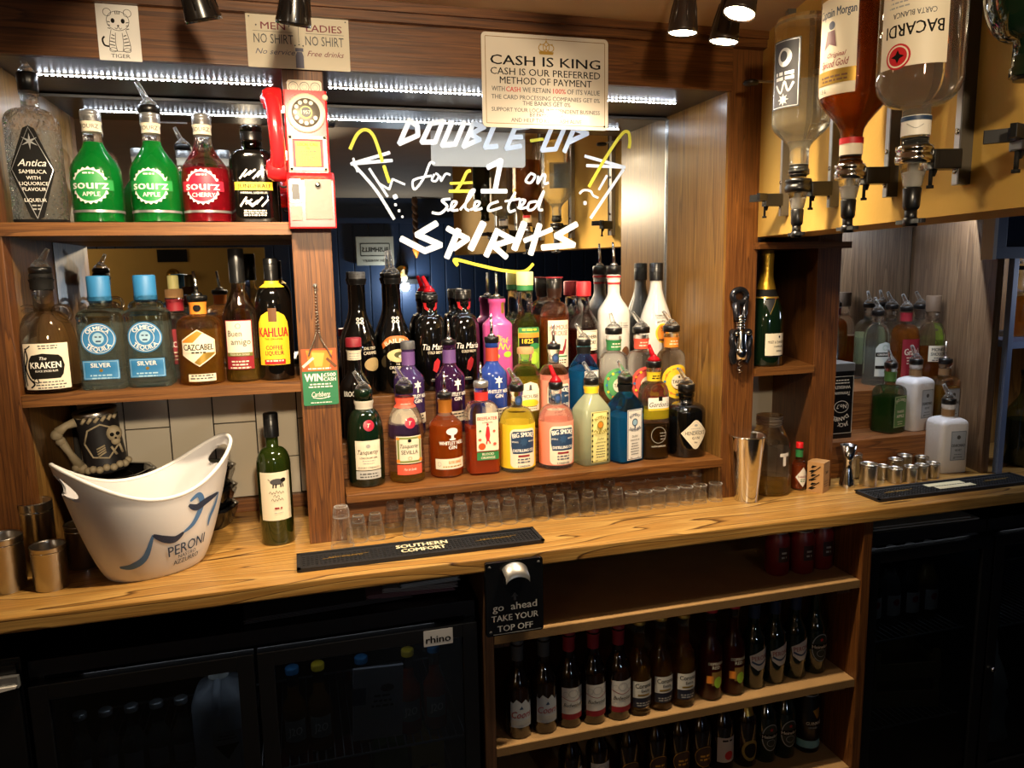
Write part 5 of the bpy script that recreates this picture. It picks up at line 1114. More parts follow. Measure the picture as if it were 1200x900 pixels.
def straight_glass(label, loc, group):
    r, h = 0.0185, 0.047
    t = thing('shot_glass', label, 'glass', loc, 0, group)
    MB().lathe([(r * 1.0, 0), (r * 0.98, h * 0.5), (r * 0.93, h * 0.96), (r * 0.9, h), (1e-4, h * 0.985)], (0, 0, 0), 32, None, False).lathe([(r * 0.92, 0.0005), (r * 0.88, h * 0.6), (r * 0.8, h * 0.84), (1e-4, h * 0.86)], (0, 0, 0), 32, None, False).lathe([(r, 0), (r * 0.92, 0.0005)], (0, 0, 0), 32, None, False).build('glass_wall', CLEAR2, t)
    MB().tube([(r * 0.9 * math.cos(2 * PI * i / 32), r * 0.9 * math.sin(2 * PI * i / 32), h - 0.001) for i in range(32)], 0.0016, 6, True).build('foot_ring', RIMGL, t)
    MB().tube([(r * 0.96 * math.cos(2 * PI * i / 24), r * 0.96 * math.sin(2 * PI * i / 24), 0.0009) for i in range(24)], 0.0009, 6, True).build('lip', RIMGL, t)
    return t
taper_glass('tall_glass', 'tall upturned glass, bigger than the shot glasses, against the post', put(402, 645, 0, 0.026), 0.0265, 0.094, 'glass', None)
FR = [(421, 637), (441, 634), (483, 630), (502.6, 625.5), (522, 624.5), (541, 622), (561, 619.5), (579, 617.5), (597, 615), (615.6, 612.5), (634, 611), (654.5, 609), (671, 606.5), (689, 605), (706, 603), (723, 601)]
BK = [(461, 619), (481, 617), (499.7, 614), (518, 611.5), (539, 610), (558, 607), (576, 605), (593.4, 603), (611, 601), (629.6, 599.5), (646, 597.5), (663, 596), (679, 594), (697, 592), (714, 590)]
g0 = None
for row, L_, w_ in (('front', FR, 'front'), ('rear', BK, 'back')):
    for i, (px, py) in enumerate(L_):
        lb = 'upturned fluted shot glass, %s from the post in the %s row' % (ORD[i], w_)
        p = put(px, py, 0, 0.021)
        if g0 is None: g0 = taper_glass('shot_glass', lb, p, 0.0215, 0.06, 'glass', 'fluted shot glasses below the bottle shelf')
        else: dup(g0, p, lb, random.uniform(0, 1))
FS = [(740, 600), (756, 598), (772, 596), (788, 594), (804, 592.5), (820, 590.5), (838, 588.5)]
BS = [(734, 586), (749.5, 584.5), (765.5, 583), (781, 581), (796, 579.5), (814, 577.5), (833, 575.5)]
g1 = None
for w_, L_ in (('front', FS), ('back', BS)):
    for i, (px, py) in enumerate(L_):
        lb = 'straight upturned shot glass, %s in the %s row after the fluted ones' % (ORD[i], w_)
        p = put(px, py, 0, 0.0185)
        if g1 is None: g1 = straight_glass(lb, p, 'straight shot glasses near the right post')
        else: dup(g1, p, lb)
        if w_ == 'back' and i >= 5:
            dup(g1, p + Vector((0, 0, 0.0475)), ['straight shot glass stacked on another, a little away from the right post', 'straight shot glass stacked on another, closest to the right post'][i - 5])

# shaker, jar, sauce, box
p = put(874, 590, 0, 0.034)
t = thing('cocktail_shaker', 'tall polished steel shaker tin in front of the right post', 'shaker', p)
MB().lathe([(0.030, 0), (0.0305, 0.004), (0.046, 0.172), (0.0475, 0.175), (0.046, 0.177), (0.0445, 0.173), (0.029, 0.006), (1e-4, 0.005)], (0, 0, 0), 48, None, False).lathe([(0.03, 0), (1e-4, 0.002)], (0, 0, 0), 48, None, False).build('tin_body', CHROME, t)
MB().tube([(0.0465 * math.cos(2 * PI * i / 40), 0.0465 * math.sin(2 * PI * i / 40), 0.1755) for i in range(40)], 0.0014, 6, True).build('rolled_rim', CHROME, t)
R = [(0, 0.042, 0.042, 2), (0.003, 0.05, 0.05, 2), (0.01, 0.055, 0.055, 2), (0.13, 0.055, 0.055, 2), (0.145, 0.053, 0.053, 2), (0.175, 0.038, 0.038, 2), (0.182, 0.0345, 0.0345, 2), (0.198, 0.0345, 0.0345, 2), (0.2, 0.036, 0.036, 2), (0.215, 0.035, 0.035, 2)]
t = bottle('large open clear glass jar with a little liquid in the small niche', put(899, 583, 0, 0.055), R, CLEAR, STRAW, 0.045, name='glass_jar', cat='jar', items=[('R', 0.012, 0.115, 0.03, 0.009, WHITE), ('R', 0.012, 0.1, 0.01, 0.03, WHITE)])
MB().tube([(0.0352 * math.cos(i * 0.35), 0.0352 * math.sin(i * 0.35), 0.186 + i * 0.00045) for i in range(54)], 0.0013, 6).build('thread', CLEAR, t)
R = shape(0.0195, 0.062, 0.085, 0.009, 0.118, 'round', 2, 1, 0.003)
bottle('small hot sauce bottle with red cap and white diamond label', put(935, 575, 0, 0.0195), R, CLEAR, liquid('hot_sauce', '#A8481C', 0.8, '#C86A30'), 0.07, caps=[lambda t: cap_screw(t, 0.133, 0.0095, 0.016, REDPL)], bands=[(0.092, 0.112, GREEN, 'neck_label', 0.0008)],
       items=[('P', [(-0.02, 0.038), (0, 0.066), (0.02, 0.038), (0, 0.01)], WHITE), T('TABASCO', 0, 0.039, 0.0055, DKRED, fit=0.03, bold=0.03), ('w', 0, 0.03, 0.016, 2, 0.005, 0.002, GREEN)], name='sauce_bottle', cut=(0.004, 0.004))
p = put(958, 577, 0, 0.02)
t = thing('kraft_box', 'small brown kraft carton with black leaf print beside the sauce bottle', 'box', p, 0.55)
KR = pm('kraft_card', '#B58A58', 0.8, bmp=(150, 0.2))
MB().box(-0.022, 0.022, -0.022, 0.022, 0, 0.084).build('carton', KR, t, 0.0006)
deco(t, [T('300', 0, 0.055, 0.008, INK), ('w', 0, 0.03, 0.03, 3, 0.007, 0.0025, BROWN)], lambda u, z, o: (u, -0.022 - o, z))
deco(t, [('p', [(-0.018 + 0.006 * (k % 2), 0.008 + 0.012 * k), (-0.008, 0.006 + 0.012 * k), (0.004, 0.014 + 0.012 * k), (-0.008, 0.014 + 0.012 * k)], INK) for k in range(6)] + [('l', [(-0.014, 0.01), (0.012, 0.03)], 0.002, INK), ('l', [(-0.016, 0.03), (0.012, 0.052)], 0.002, INK), ('l', [(-0.012, 0.05), (0.014, 0.074)], 0.002, INK)], lambda u, z, o: (-0.022 - o, -u, z))

# skull tankard on a stack of black trays, behind the bucket
tr = thing('ashtray_stack', 'black glass tray with squared rim behind the white bucket', 'tray', (-0.43, 1.915, 0))
m = MB()
for k in range(3): m.lathe([(0.07, k * 0.055), (0.085, k * 0.055 + 0.045), (0.09, k * 0.055 + 0.055), (0.075, k * 0.055 + 0.055), (0.06, k * 0.055 + 0.015), (1e-4, k * 0.055 + 0.012)], (0, 0, 0), 8, None, False)
m.build('tray', pm('smoked_glass', '#101012', 0.08, coat=0.6), tr)
tr2 = thing('ashtray_stack', 'black glass tray beside the tiles behind the white bucket', 'tray', (-0.25, 1.95, 0))
m = MB()
for k in range(3): m.lathe([(0.065, k * 0.05), (0.08, k * 0.05 + 0.04), (0.085, k * 0.05 + 0.05), (0.07, k * 0.05 + 0.05), (0.055, k * 0.05 + 0.015), (1e-4, k * 0.05 + 0.012)], (0, 0, 0), 8, None, False)
m.build('tray', MATS['smoked_glass'], tr2)
t = thing('skull_tankard', 'black tankard with bone handle and skeleton relief under the lower shelf', 'tankard', (-0.445, 1.915, 0.171), 0.45)
t.rotation_euler = (0, math.radians(-6), 0.35)
BONE = pm('bone_resin', '#B0A183', 0.55, bmp=(60, 0.3))
MB().lathe([(0.046, 0), (0.048, 0.006), (0.045, 0.02), (0.043, 0.09), (0.046, 0.135), (0.046, 0.14), (0.041, 0.138), (0.039, 0.01), (1e-4, 0.008)], (0, 0, 0), 36, None, False).build('body', pm('black_resin', '#19171A', 0.5), t)
MB().lathe([(0.0465, 0.132), (0.048, 0.142), (0.044, 0.146), (0.041, 0.138)], (0, 0, 0), 36, None, False).build('steel_rim', STEEL, t)
m = MB()
m.tube([(-0.045, -0.012, 0.125), (-0.065, -0.014, 0.122), (-0.082, -0.014, 0.112)], [0.011, 0.008, 0.012], 10).ball((-0.085, -0.014, 0.106), 0.013).ball((-0.08, -0.012, 0.09), 0.011)
m.tube([(-0.08, -0.012, 0.092), (-0.068, -0.01, 0.058), (-0.055, -0.01, 0.024)], [0.01, 0.0075, 0.012], 10).ball((-0.05, -0.01, 0.016), 0.013).ball((-0.062, -0.012, 0.022), 0.01)
m.build('bone_handle', BONE, t)
m = MB().ball((0.024, -0.04, 0.088), 0.017, 12, (1, 0.7, 1.1)).ball((0.024, -0.043, 0.07), 0.01, 10, (1, 0.6, 0.9))
m.build('skull', BONE, t)
MB().ball((0.018, -0.052, 0.088), 0.0045).ball((0.03, -0.05, 0.088), 0.0045).ball((0.024, -0.053, 0.079), 0.0025).build('eye_sockets', BLACK, t)
m = MB()
for k in range(8):
    a = -2.6 + k * 0.3; m.ball((0.049 * math.cos(a), 0.049 * math.sin(a), 0.012 + 0.003 * (k % 2)), 0.0085)
for k in range(6):
    a = -2.4 + k * 0.3; m.tube([(0.047 * math.cos(a), 0.047 * math.sin(a), 0.122), (0.048 * math.cos(a + 0.2), 0.048 * math.sin(a + 0.2), 0.132)], 0.004, 6)
hx = [(-2.5, 0.075), (-2.2, 0.105), (-1.6, 0.115), (-1.0, 0.1), (-0.9, 0.06), (-1.5, 0.035), (-2.2, 0.042), (-2.5, 0.075)]
m.tube([(0.0465 * math.cos(a), 0.0465 * math.sin(a), z) for a, z in hx], 0.0022, 6)
for k in range(4): m.tube([(0.0, -0.047, 0.066 - 0.005 * k), (-0.018, -0.045, 0.06 - 0.006 * k)], 0.002, 6)
m.tube([(0.012, -0.047, 0.06), (0.02, -0.046, 0.04)], 0.003, 6).tube([(0.03, -0.04, 0.062), (0.034, -0.036, 0.04)], 0.003, 6)
m.build('bone_relief', BONE, t)

# ================================================================== ON THE POSTS AND THE HEADER
# red wall phone
t = thing('wall_phone', 'red retro rotary wall phone on the post between the niches', 'telephone', (0.044, YF, 0.709))
MB().prism([(-0.044, -0.03), (0.044, -0.03), (0.044, 0), (-0.044, 0)], 0.11, 0.282).build('housing', REDPL, t, 0.004)
m = MB().add([(-0.047, -0.052, 0.0), (0.05, -0.052, 0.0), (0.05, 0, 0), (-0.047, 0, 0), (-0.047, -0.052, 0.1), (0.05, -0.052, 0.1), (0.05, 0, 0.112), (-0.047, 0, 0.112), (-0.047, -0.03, 0.116), (0.05, -0.03, 0.116)], [(0, 1, 5, 4), (1, 2, 6, 9, 5), (3, 0, 4, 8, 7), (4, 5, 9, 8), (8, 9, 6, 7), (3, 2, 1, 0), (2, 3, 7, 6)])
m.build('coin_box', REDPL, t, 0.003)
Sf = lambda y: (lambda u, z, o: (u, y - o, z))
MB().prism_y(rrect(0.0, 0.288, 0.07, 0.03, 0.006), -0.026, -0.012).build('coin_slot_plate', CREAM, t, 0.001)
deco(t, [('o', x, 0.289, 0.02, 0.02, 0.001, DKGREY) for x in (-0.022, 0, 0.022)] + [('o', x, 0.289, 0.011, 0.011, 0.0007, GREY) for x in (-0.022, 0, 0.022)], Sf(-0.0265))
d = thing_part('dial', t)
MR = Matrix.Rotation(PI / 2, 3, 'X')
MB().lathe([(0.0395, 0.0), (0.0395, 0.004), (0.036, 0.007), (0.029, 0.007), (1e-4, 0.0065)], (0.0, -0.03, 0.236), 40, MR, False).build('dial_plate', CREAM, d)
m = MB().lathe([(0.0285, 0.006), (0.0285, 0.010), (0.027, 0.011), (1e-4, 0.011)], (0.0, -0.03, 0.236), 36, MR, False)
m.build('finger_wheel', pm('dial_grey', '#6E685E', 0.35, 0.5), d)
m = MB()
for k in range(10):
    a = math.radians(60 + k * 30); m.lathe([(0.0042, 0.0112), (1e-4, 0.0114)], (0.0215 * math.cos(a), -0.03, 0.236 + 0.0215 * math.sin(a)), 14, MR, False)
m.build('finger_holes', CREAM, d)
MB().lathe([(0.013, 0.011), (0.0125, 0.0125), (1e-4, 0.0126)], (0.0, -0.03, 0.236), 28, MR, False).build('centre_disc', PALEY, d)
deco(d, [('e', 0, 0.236, 0.02, 0.02, DKGREY), T('1957', 0, 0.236, 0.007, CREAM, bold=0.03)], Sf(-0.0428))
MB().lathe([(0.006, 0), (0.006, 0.008), (0.005, 0.012), (1e-4, 0.012)], (0.04, -0.028, 0.268), 18, MR, False).build('knob', CREAM, t)
fr = MB()
for x0, x1, z0, z1 in ((-0.038, 0.038, 0.183, 0.19), (-0.038, 0.038, 0.119, 0.126), (-0.038, -0.031, 0.119, 0.19), (0.031, 0.038, 0.119, 0.19)): fr.box(x0, x1, -0.036, -0.03, z0, z1)
fr.build('card_frame', CREAM, t, 0.001)
MB().box(-0.031, 0.031, -0.0325, -0.03, 0.126, 0.183).build('card_back', DKRED, t)
deco(t, [('R', 0, 0.154, 0.05, 0.05, YEL), T('LOCAL CALL', 0, 0.173, 0.0055, INK, fit=0.042, bold=0.02), T('10p', 0, 0.166, 0.004, INK), ('w', 0, 0.158, 0.036, 4, 0.006, 0.0022, BROWN), T('EMERGENCY', 0, 0.134, 0.004, DKRED, fit=0.03)], Sf(-0.0326), label_name='call_card')
MB().box(-0.012, 0.043, -0.056, -0.052, 0.018, 0.1).build('coin_door', pm('worn_steel', '#7C776E', 0.5, 0.1, bmp=(90, 0.3)), t, 0.001)
MB().lathe([(0.006, 0), (0.006, 0.004), (0.004, 0.006), (1e-4, 0.006)], (0.015, -0.056, 0.088), 18, MR, False).build('lock', CHROME, t)
MB().box(-0.041, -0.019, -0.055, -0.052, 0.052, 0.1).build('coin_return_frame', SILV, t, 0.001)
MB().box(-0.038, -0.022, -0.0565, -0.055, 0.058, 0.09).build('return_flap', DKGREY, t)
MB().box(-0.041, -0.019, -0.055, -0.052, 0.016, 0.045).build('coin_return_frame', MATS['worn_steel'], t, 0.001)
h = thing_part('handset', t)
m = MB().tube(smooth_path([(-0.074, -0.02, 0.262), (-0.066, -0.05, 0.252), (-0.062, -0.064, 0.2), (-0.06, -0.05, 0.145), (-0.066, -0.024, 0.128)], 6), [0.016, 0.017, 0.0165, 0.016, 0.0155, 0.015, 0.015, 0.0148, 0.0148, 0.0148, 0.0148, 0.0148, 0.0148, 0.0148, 0.0148, 0.0148, 0.015, 0.015, 0.0155, 0.016, 0.0165, 0.017, 0.017, 0.016, 0.016], 16)
m.build('grip', REDPL, h)
for z, s in ((0.262, 1), (0.122, -1)):
    M = Matrix.Rotation(PI / 2, 3, 'Y')
    MB().lathe([(0.018, -0.022), (0.024, -0.012), (0.025, 0.0), (0.024, 0.012), (0.02, 0.016), (1e-4, 0.016)], (-0.062, -0.024, z), 28, M, False).lathe([(0.018, -0.022), (1e-4, -0.026)], (-0.062, -0.024, z), 28, M, False).build('earpiece' if s > 0 else 'mouthpiece', REDPL, h)
MB().box(-0.05, -0.042, -0.03, -0.012, 0.14, 0.16).box(-0.05, -0.042, -0.03, -0.012, 0.235, 0.25).build('cradle', SILV, t, 0.001)
MB().tube(smooth_path([(-0.064, -0.024, 0.1), (-0.06, -0.03, 0.088), (-0.05, -0.03, 0.086), (-0.044, -0.02, 0.092)], 6), 0.0022, 8).build('cord', BLACK, t)

# card tag on a bead chain
t = thing('hanging_card', 'green and orange prize card hanging from a bead chain on the post', 'card', (0.043, YF - 0.004, 0.0))
m = MB().prism_y(rrect(0.0, 0.382, 0.076, 0.118, 0.004), -0.0012, 0.0)
m.build('card', c_('card_green', '#2E7A52'), t)
deco(t, [('R', 0, 0.425, 0.076, 0.05, c_('beer_photo', '#B5562A')), ('p', [(-0.02, 0.402), (0.02, 0.402), (0.03, 0.445), (-0.028, 0.447)], ORANGE), ('p', [(-0.01, 0.41), (0.006, 0.41), (0.012, 0.44), (-0.016, 0.442)], c_('beer_gold', '#E8B050')), ('l', [(-0.036, 0.41), (-0.012, 0.43)], 0.006, CREAM), ('l', [(0.036, 0.408), (0.016, 0.428)], 0.006, BROWN), ('w', 0, 0.404, 0.05, 1, 0.005, 0.003, WHITE),
         T('WIN', -0.014, 0.386, 0.017, WHITE, bold=0.08, fit=0.038), T('£500', 0.021, 0.391, 0.008, WHITE, bold=0.07, fit=0.026), T('CASH', 0.021, 0.381, 0.008, WHITE, bold=0.07, fit=0.026), ('w', 0, 0.369, 0.06, 2, 0.006, 0.003, WHITE), T('Carlsberg', 0.0, 0.348, 0.011, WHITE, shear=0.3, fit=0.04), ('l', smooth_path([(-0.018, 0.341), (0.0, 0.338), (0.02, 0.342)]), 0.0018, WHITE), ('w', 0, 0.328, 0.05, 1, 0.005, 0.002, WHITE)], lambda u, z, o: (u, -0.0012 - o, z), None, 0.0003, 0.0001, 'picture')
m = MB()
ch = [(-0.022, 0.436), (-0.016, 0.452), (-0.008, 0.47), (-0.003, 0.49), (-0.001, 0.53), (0, 0.57), (0.0, 0.588)] ; ch2 = [(0.026, 0.432), (0.018, 0.45), (0.008, 0.468), (0.003, 0.49), (0.0015, 0.53)]
for C_ in (ch, ch2):
    for x, z in smooth_path(C_, 6): m.ball((x, -0.004, z), 0.0021, 8)
m.build('bead_chain', pm('bead_metal', '#8A7F74', 0.3, 0.9), t)
MB().lathe([(0.003, 0), (0.005, 0.004), (1e-4, 0.006)], (0.0, 0.0, 0.588), 10, MR, False).build('pin', SILV, t)

# paper tiger drawing
t = thing('paper_drawing', 'white paper with a line drawing of a sitting tiger cub on the header', 'drawing', (-0.301, 1.7135, 1.0865), 0)
MB().prism_y(rrect(0, 0, 0.076, 0.104, 0.001), -0.0008, 0.0).build('paper', pm('paper', '#E9E6E0', 0.8), t)
lw = 0.0009
def cl(p): return list(p) + [p[0]]
it = [('l', cl(ell(0, 0.022, 0.04, 0.036)), lw, INK), ('l', cl(ell(-0.018, 0.037, 0.014, 0.014)), lw, INK), ('l', cl(ell(0.018, 0.037, 0.014, 0.014)), lw, INK), ('e', -0.009, 0.022, 0.007, 0.009, INK), ('e', 0.009, 0.022, 0.007, 0.009, INK), ('e', 0, 0.013, 0.004, 0.003, INK), ('l', smooth_path([(-0.006, 0.009), (-0.003, 0.007), (0, 0.011), (0.003, 0.007), (0.006, 0.009)]), lw, INK),
      ('l', smooth_path([(-0.013, 0.006), (-0.017, -0.012), (-0.018, -0.03), (-0.008, -0.034), (0.008, -0.034), (0.019, -0.03), (0.017, -0.01), (0.013, 0.006)]), lw, INK), ('l', smooth_path([(-0.006, 0.0), (-0.007, -0.02), (-0.005, -0.034)]), lw, INK), ('l', smooth_path([(0.006, 0.0), (0.007, -0.02), (0.005, -0.034)]), lw, INK), ('l', cl(ell(-0.012, -0.032, 0.013, 0.008)), lw, INK), ('l', cl(ell(0.013, -0.032, 0.013, 0.008)), lw, INK),
      ('l', smooth_path([(-0.018, -0.026), (-0.027, -0.024), (-0.03, -0.014), (-0.026, -0.008)]), 0.0032, INK)] + [('l', [(s * (0.013 + 0.002 * k), -0.004 - 0.006 * k), (s * 0.008, -0.006 - 0.006 * k)], 0.0016, INK) for s in (-1, 1) for k in range(4)] + [('l', [(s * 0.019, 0.02 - 0.006 * k), (s * 0.014, 0.019 - 0.006 * k)], 0.0014, INK) for s in (-1, 1) for k in range(3)] + [('l', [(-0.004 + 0.004 * k, 0.04), (-0.003 + 0.003 * k, 0.034)], 0.0014, INK) for k in range(3)]
it += [T('TIGER', 0, -0.043, 0.007, DKGREY, bold=0.02, fit=0.034)]
deco(t, it, lambda u, z, o: (u, -0.0009 - o, z), None, 0.0002, 0.0)
# joke sign
t = thing('metal_sign', 'cream metal sign about men and ladies shirts, partly behind a spotlight', 'sign', (0.0385, 1.7135, 1.088), 0)
MB().prism_y(rrect(0, 0, 0.205, 0.104, 0.002), -0.0015, 0.0).build('plate', pm('sign_cream', '#D2C8B0', 0.5, var=0.1), t)
MRN = c_('maroon', '#7A2430'); SLT = c_('slate', '#5A5A70')
deco(t, [T('MEN', -0.05, 0.03, 0.0135, MRN, bold=0.025, fit=0.048), ('l', [(-0.09, 0.019), (-0.012, 0.019)], 0.0007, DKGREY), T('NO SHIRT', -0.05, 0.005, 0.018, DKGREY, fit=0.078, bold=-0.005), T('No service', -0.048, -0.02, 0.0105, SLT, shear=0.35, fit=0.078, bold=0.0), ('l', [(0, 0.035), (0, -0.0)], 0.0009, DKGREY),
         T('LADIES', 0.052, 0.03, 0.0135, MRN, bold=0.025, fit=0.072), ('l', [(0.014, 0.019), (0.092, 0.019)], 0.0007, DKGREY), T('NO SHIRT', 0.052, 0.005, 0.018, DKGREY, fit=0.078, bold=-0.005), T('Free drinks', 0.053, -0.02, 0.0105, MRN, shear=0.35, fit=0.075, bold=0.0), ('p', [(-0.008, -0.05), (0.008, -0.05), (0.008, -0.026), (0.005, -0.018), (-0.005, -0.018), (-0.008, -0.026)], SLT), ('r', 0, -0.014, 0.016, 0.007, SLT)] +
     [('e', x, z, 0.003, 0.003, DKGREY) for x, z in ((-0.096, 0.046), (0.096, 0.046), (-0.083, 0.03), (-0.018, 0.031), (-0.008, -0.006), (0, -0.004), (0.008, -0.006))], lambda u, z, o: (u, -0.0016 - o, z), None, 0.0002, 0.0001)
# cash sign, hangs from the header over the mirror
t = thing('notice_sign', 'cream notice with gold crown and black lettering hanging below the header', 'sign', (0.578, 1.7125, 1.034), 0)
MB().prism_y(rrect(0, 0, 0.302, 0.202, 0.01), -0.003, 0.0).build('board', pm('notice_board', '#D6CCBC', 0.3, coat=0.3), t)
Sn = lambda u, z, o: (u, -0.003 - o, z)
deco(t, [('b', 0, 0, 0.286, 0.186, 0.0014, c_('border_brown', '#8A6A3A')), T('CASH IS KING', 0, 0.044, 0.02, BLACK, bold=0.04, fit=0.262), T('CASH IS OUR PREFERRED', 0, 0.02, 0.0145, BLACK, fit=0.262, bold=0.015), T('METHOD OF PAYMENT', 0, 0.001, 0.0145, BLACK, fit=0.22, bold=0.015), T('WITH', -0.114, -0.018, 0.0105, DKGREY, fit=0.03), T('CASH', -0.079, -0.018, 0.0105, RED, fit=0.033, bold=0.03), T('WE RETAIN', -0.024, -0.018, 0.0105, DKGREY, fit=0.066), T('100%', 0.031, -0.018, 0.0105, RED, fit=0.03, bold=0.03), T('OF ITS VALUE', 0.09, -0.018, 0.0105, DKGREY, fit=0.08),
         T('THE CARD PROCESSING COMPANIES GET 0%', 0, -0.035, 0.0092, DKGREY, fit=0.26), T('THE BANKS GET 0%', 0, -0.047, 0.0092, DKGREY, fit=0.115), T('SUPPORT YOUR LOCAL INDEPENDENT BUSINESS', 0, -0.062, 0.0085, DKGREY, fit=0.26), T('BY', -0.034, -0.072, 0.008, DKGREY), T('PAYING CASH', 0.007, -0.072, 0.008, RED, fit=0.062), T('AND HELP TO KEEP CASH ALIVE', 0, -0.084, 0.0085, DKGREY, fit=0.17),
         ('o', -0.009, 0.074, 0.02, 0.017, 0.002, GOLD), ('o', 0.009, 0.074, 0.02, 0.017, 0.002, GOLD), ('o', 0, 0.076, 0.016, 0.022, 0.002, GOLD), ('p', [(-0.018, 0.066), (0.018, 0.066), (0.016, 0.060), (-0.016, 0.060)], GOLD), ('e', 0, 0.088, 0.004, 0.004, GOLD), ('r', 0, 0.092, 0.0015, 0.006, GOLD)] + [('e', x, 0.082, 0.003, 0.003, GOLD) for x in (-0.014, 0.014)], Sn, None, 0.0002, 0.00005)
MB().lathe([(0.0025, 0), (0.002, 0.001), (1e-4, 0.001)], (0.142, -0.003, -0.092), 10, MR, False).build('screw', BLACK, t)
# corkscrew on the right post
t = thing('wing_corkscrew', 'black and chrome winged corkscrew hanging on the right post', 'corkscrew', (1.098, YF - 0.002, 0.355), 0)
m = MB().tube([(0.02 * math.cos(2 * PI * i / 20) - 0.004, -0.012, 0.182 + 0.017 * math.sin(2 * PI * i / 20)) for i in range(20)], 0.008, 10, True)
m.tube([(-0.014, -0.012, 0.168), (-0.011, -0.012, 0.13), (-0.009, -0.012, 0.118)], [0.011, 0.008, 0.009], 12).tube([(0.014, -0.012, 0.172), (0.011, -0.012, 0.13), (0.008, -0.012, 0.118)], [0.009, 0.008, 0.009], 12)
m.build('top_handle', pm('gunmetal', '#3A3A40', 0.22, 0.8), t)
m = MB()
for k in range(5): m.lathe([(0.010, 0), (0.0125, 0.003), (0.010, 0.006)], (0, -0.014, 0.098 + k * 0.007), 20, None, False)
m.build('rack_gear', CHROME, t)
for s in (-1, 1):
    MB().prism_y(ell(s * 0.017, 0.088, 0.022, 0.022, 20), -0.026, -0.006).tube(smooth_path([(s * 0.02, -0.016, 0.088), (s * 0.026, -0.018, 0.07), (s * 0.022, -0.018, 0.05), (s * 0.024, -0.016, 0.03), (s * 0.018, -0.014, 0.01)], 5), 0.0085, 10).build('wing', MATS['gunmetal'], t)
    MB().lathe([(0.006, 0), (0.006, 0.003), (0.003, 0.005), (1e-4, 0.005)], (s * 0.017, -0.026, 0.088), 14, MR, False).build('rivet', CHROME, t)
MB().lathe([(0.017, 0.042), (0.0175, 0.05), (0.015, 0.06), (0.015, 0.085), (0.011, 0.098)], (0, -0.016, 0), 24).lathe([(0.018, 0.02), (0.018, 0.046), (0.0165, 0.048)], (0, -0.016, 0), 24).build('bell_cap', CHROME, t)
m = MB().tube([(0.006 * math.cos(i * 0.7), -0.016 + 0.006 * math.sin(i * 0.7), 0.03 - i * 0.0016) for i in range(30)], 0.0018, 6)
m.build('screw_worm', CHROME, t)
# dark oval fitting by the ceiling
p = on_y(880, 97, 1.60)
t = thing('small_fitting', 'small dark oval fitting on a thin arm at the yellow wall', 'fitting', p)
MB().lathe([(0.001, -0.006), (0.016, -0.004), (0.018, 0.0), (0.015, 0.005), (0.001, 0.007)], (0, 0, 0), 24).build('oval_head', pm('dark_bronze', '#26201A', 0.4, 0.5), t)
MB().tube([(0.012, 0.0, 0.004), (0.06, 0.03, 0.012), (0.10, 0.03, 0.014)], 0.003, 8).build('arm', ALU, t)

# ---- painted offer on the centre mirror (paint pen strokes)
YP = YM - 0.0025
PW = pm('white_paint_pen', '#E6EEF4', 0.6, emit='#C6D6E6', es=0.0); PY_ = pm('yellow_paint_pen', '#E2D43A', 0.6)
t = thing('painted_offer', 'white and yellow hand painted spirits offer on the centre mirror', 'lettering')
def stroke_part(name, strokes, mat):
    m = MB(); lay = 0
    for pts, wpx, curve in strokes:
        P2 = [(p.x, p.z) for p in (on_y(x, y, YP) for x, y in pts)]
        wd = wpx * YP / FPX * 1.04
        if curve and len(P2) > 2:
            v, f = ribbon(smooth_path(P2, 7), wd); n = len(v) // 2
            m.add([(x, YP - 0.00006 * lay - 0.0003 * (k // 2) / n, z) for k, (x, z) in enumerate(v)], f); lay += 6
        else:
            for a, b in zip(P2, P2[1:]):
                d = (Vector(b) - Vector(a)).normalized() * wd * 0.32
                v, f = ribbon([tuple(Vector(a) - d), tuple(Vector(a) - d * 0.4), tuple(Vector(b) + d * 0.4), tuple(Vector(b) + d)], wd)
                v = [tuple(Vector(q) + (Vector(v[2 * (k // 2) + 1 - k % 2]) - Vector(q)) * (0.18 if k < 2 or k > 5 else 0)) for k, q in enumerate(v)]
                m.add([(x, YP - 0.00006 * lay, z) for x, z in v], f); lay += 1
    m.build(name, mat, t)
S_ = lambda pts, w_=5, c=True: (pts, w_, c)
# block words: (origin px, width, height) letters drawn with straight slanted strokes
def block(word, x0, y0, adv, h, slant, w_, dy):
    G = {'D': [[(0, 0), (0, 1)], [(0, 1), (.6, .75), (.85, .35), (0, 0)]], 'O': [[(0, .1), (.05, .9), (.7, 1), (.75, .1), (0, .1)]], 'U': [[(0, 1), (0, 0), (.7, .05), (.7, 1)]], 'B': [[(0, 0), (0, 1)], [(0, 1), (.7, .85), (.1, .52), (.75, .3), (0, 0)]], 'L': [[(0, 1), (0, 0), (.65, .05)]], 'E': [[(.75, .95), (0, .9), (0, 0), (.75, .1)], [(0, .48), (.6, .5)]], 'P': [[(0, 0), (0, 1)], [(0, 1), (.85, .8), (.05, .42)]], 'S': [[(.9, 1), (.1, .72), (.75, .35), (-.1, 0)]], 'I': [[(.3, 0), (.3, 1)]], 'R': [[(0, 0), (0, 1)], [(0, 1), (.8, .85), (.08, .45), (.85, 0)]], 'T': [[(.35, 0), (.35, .95)], [(-.2, .6), (.9, .72)]]}
    out = []
    for i, ch_ in enumerate(word):
        for st in G.get(ch_, []):
            out.append(S_([(x0 + i * adv + a * adv * 0.82 + (b - 0.5) * slant * h, y0 + i * dy - b * h) for a, b in st], w_, False))
    return out
stroke_part('word_double', block('DOUBLE', 474, 168, 25, 27, 0.42, 5.4, 1.2), PW)
stroke_part('word_up', block('UP', 641, 176, 26, 26, 0.42, 5.4, 1.2), PW)
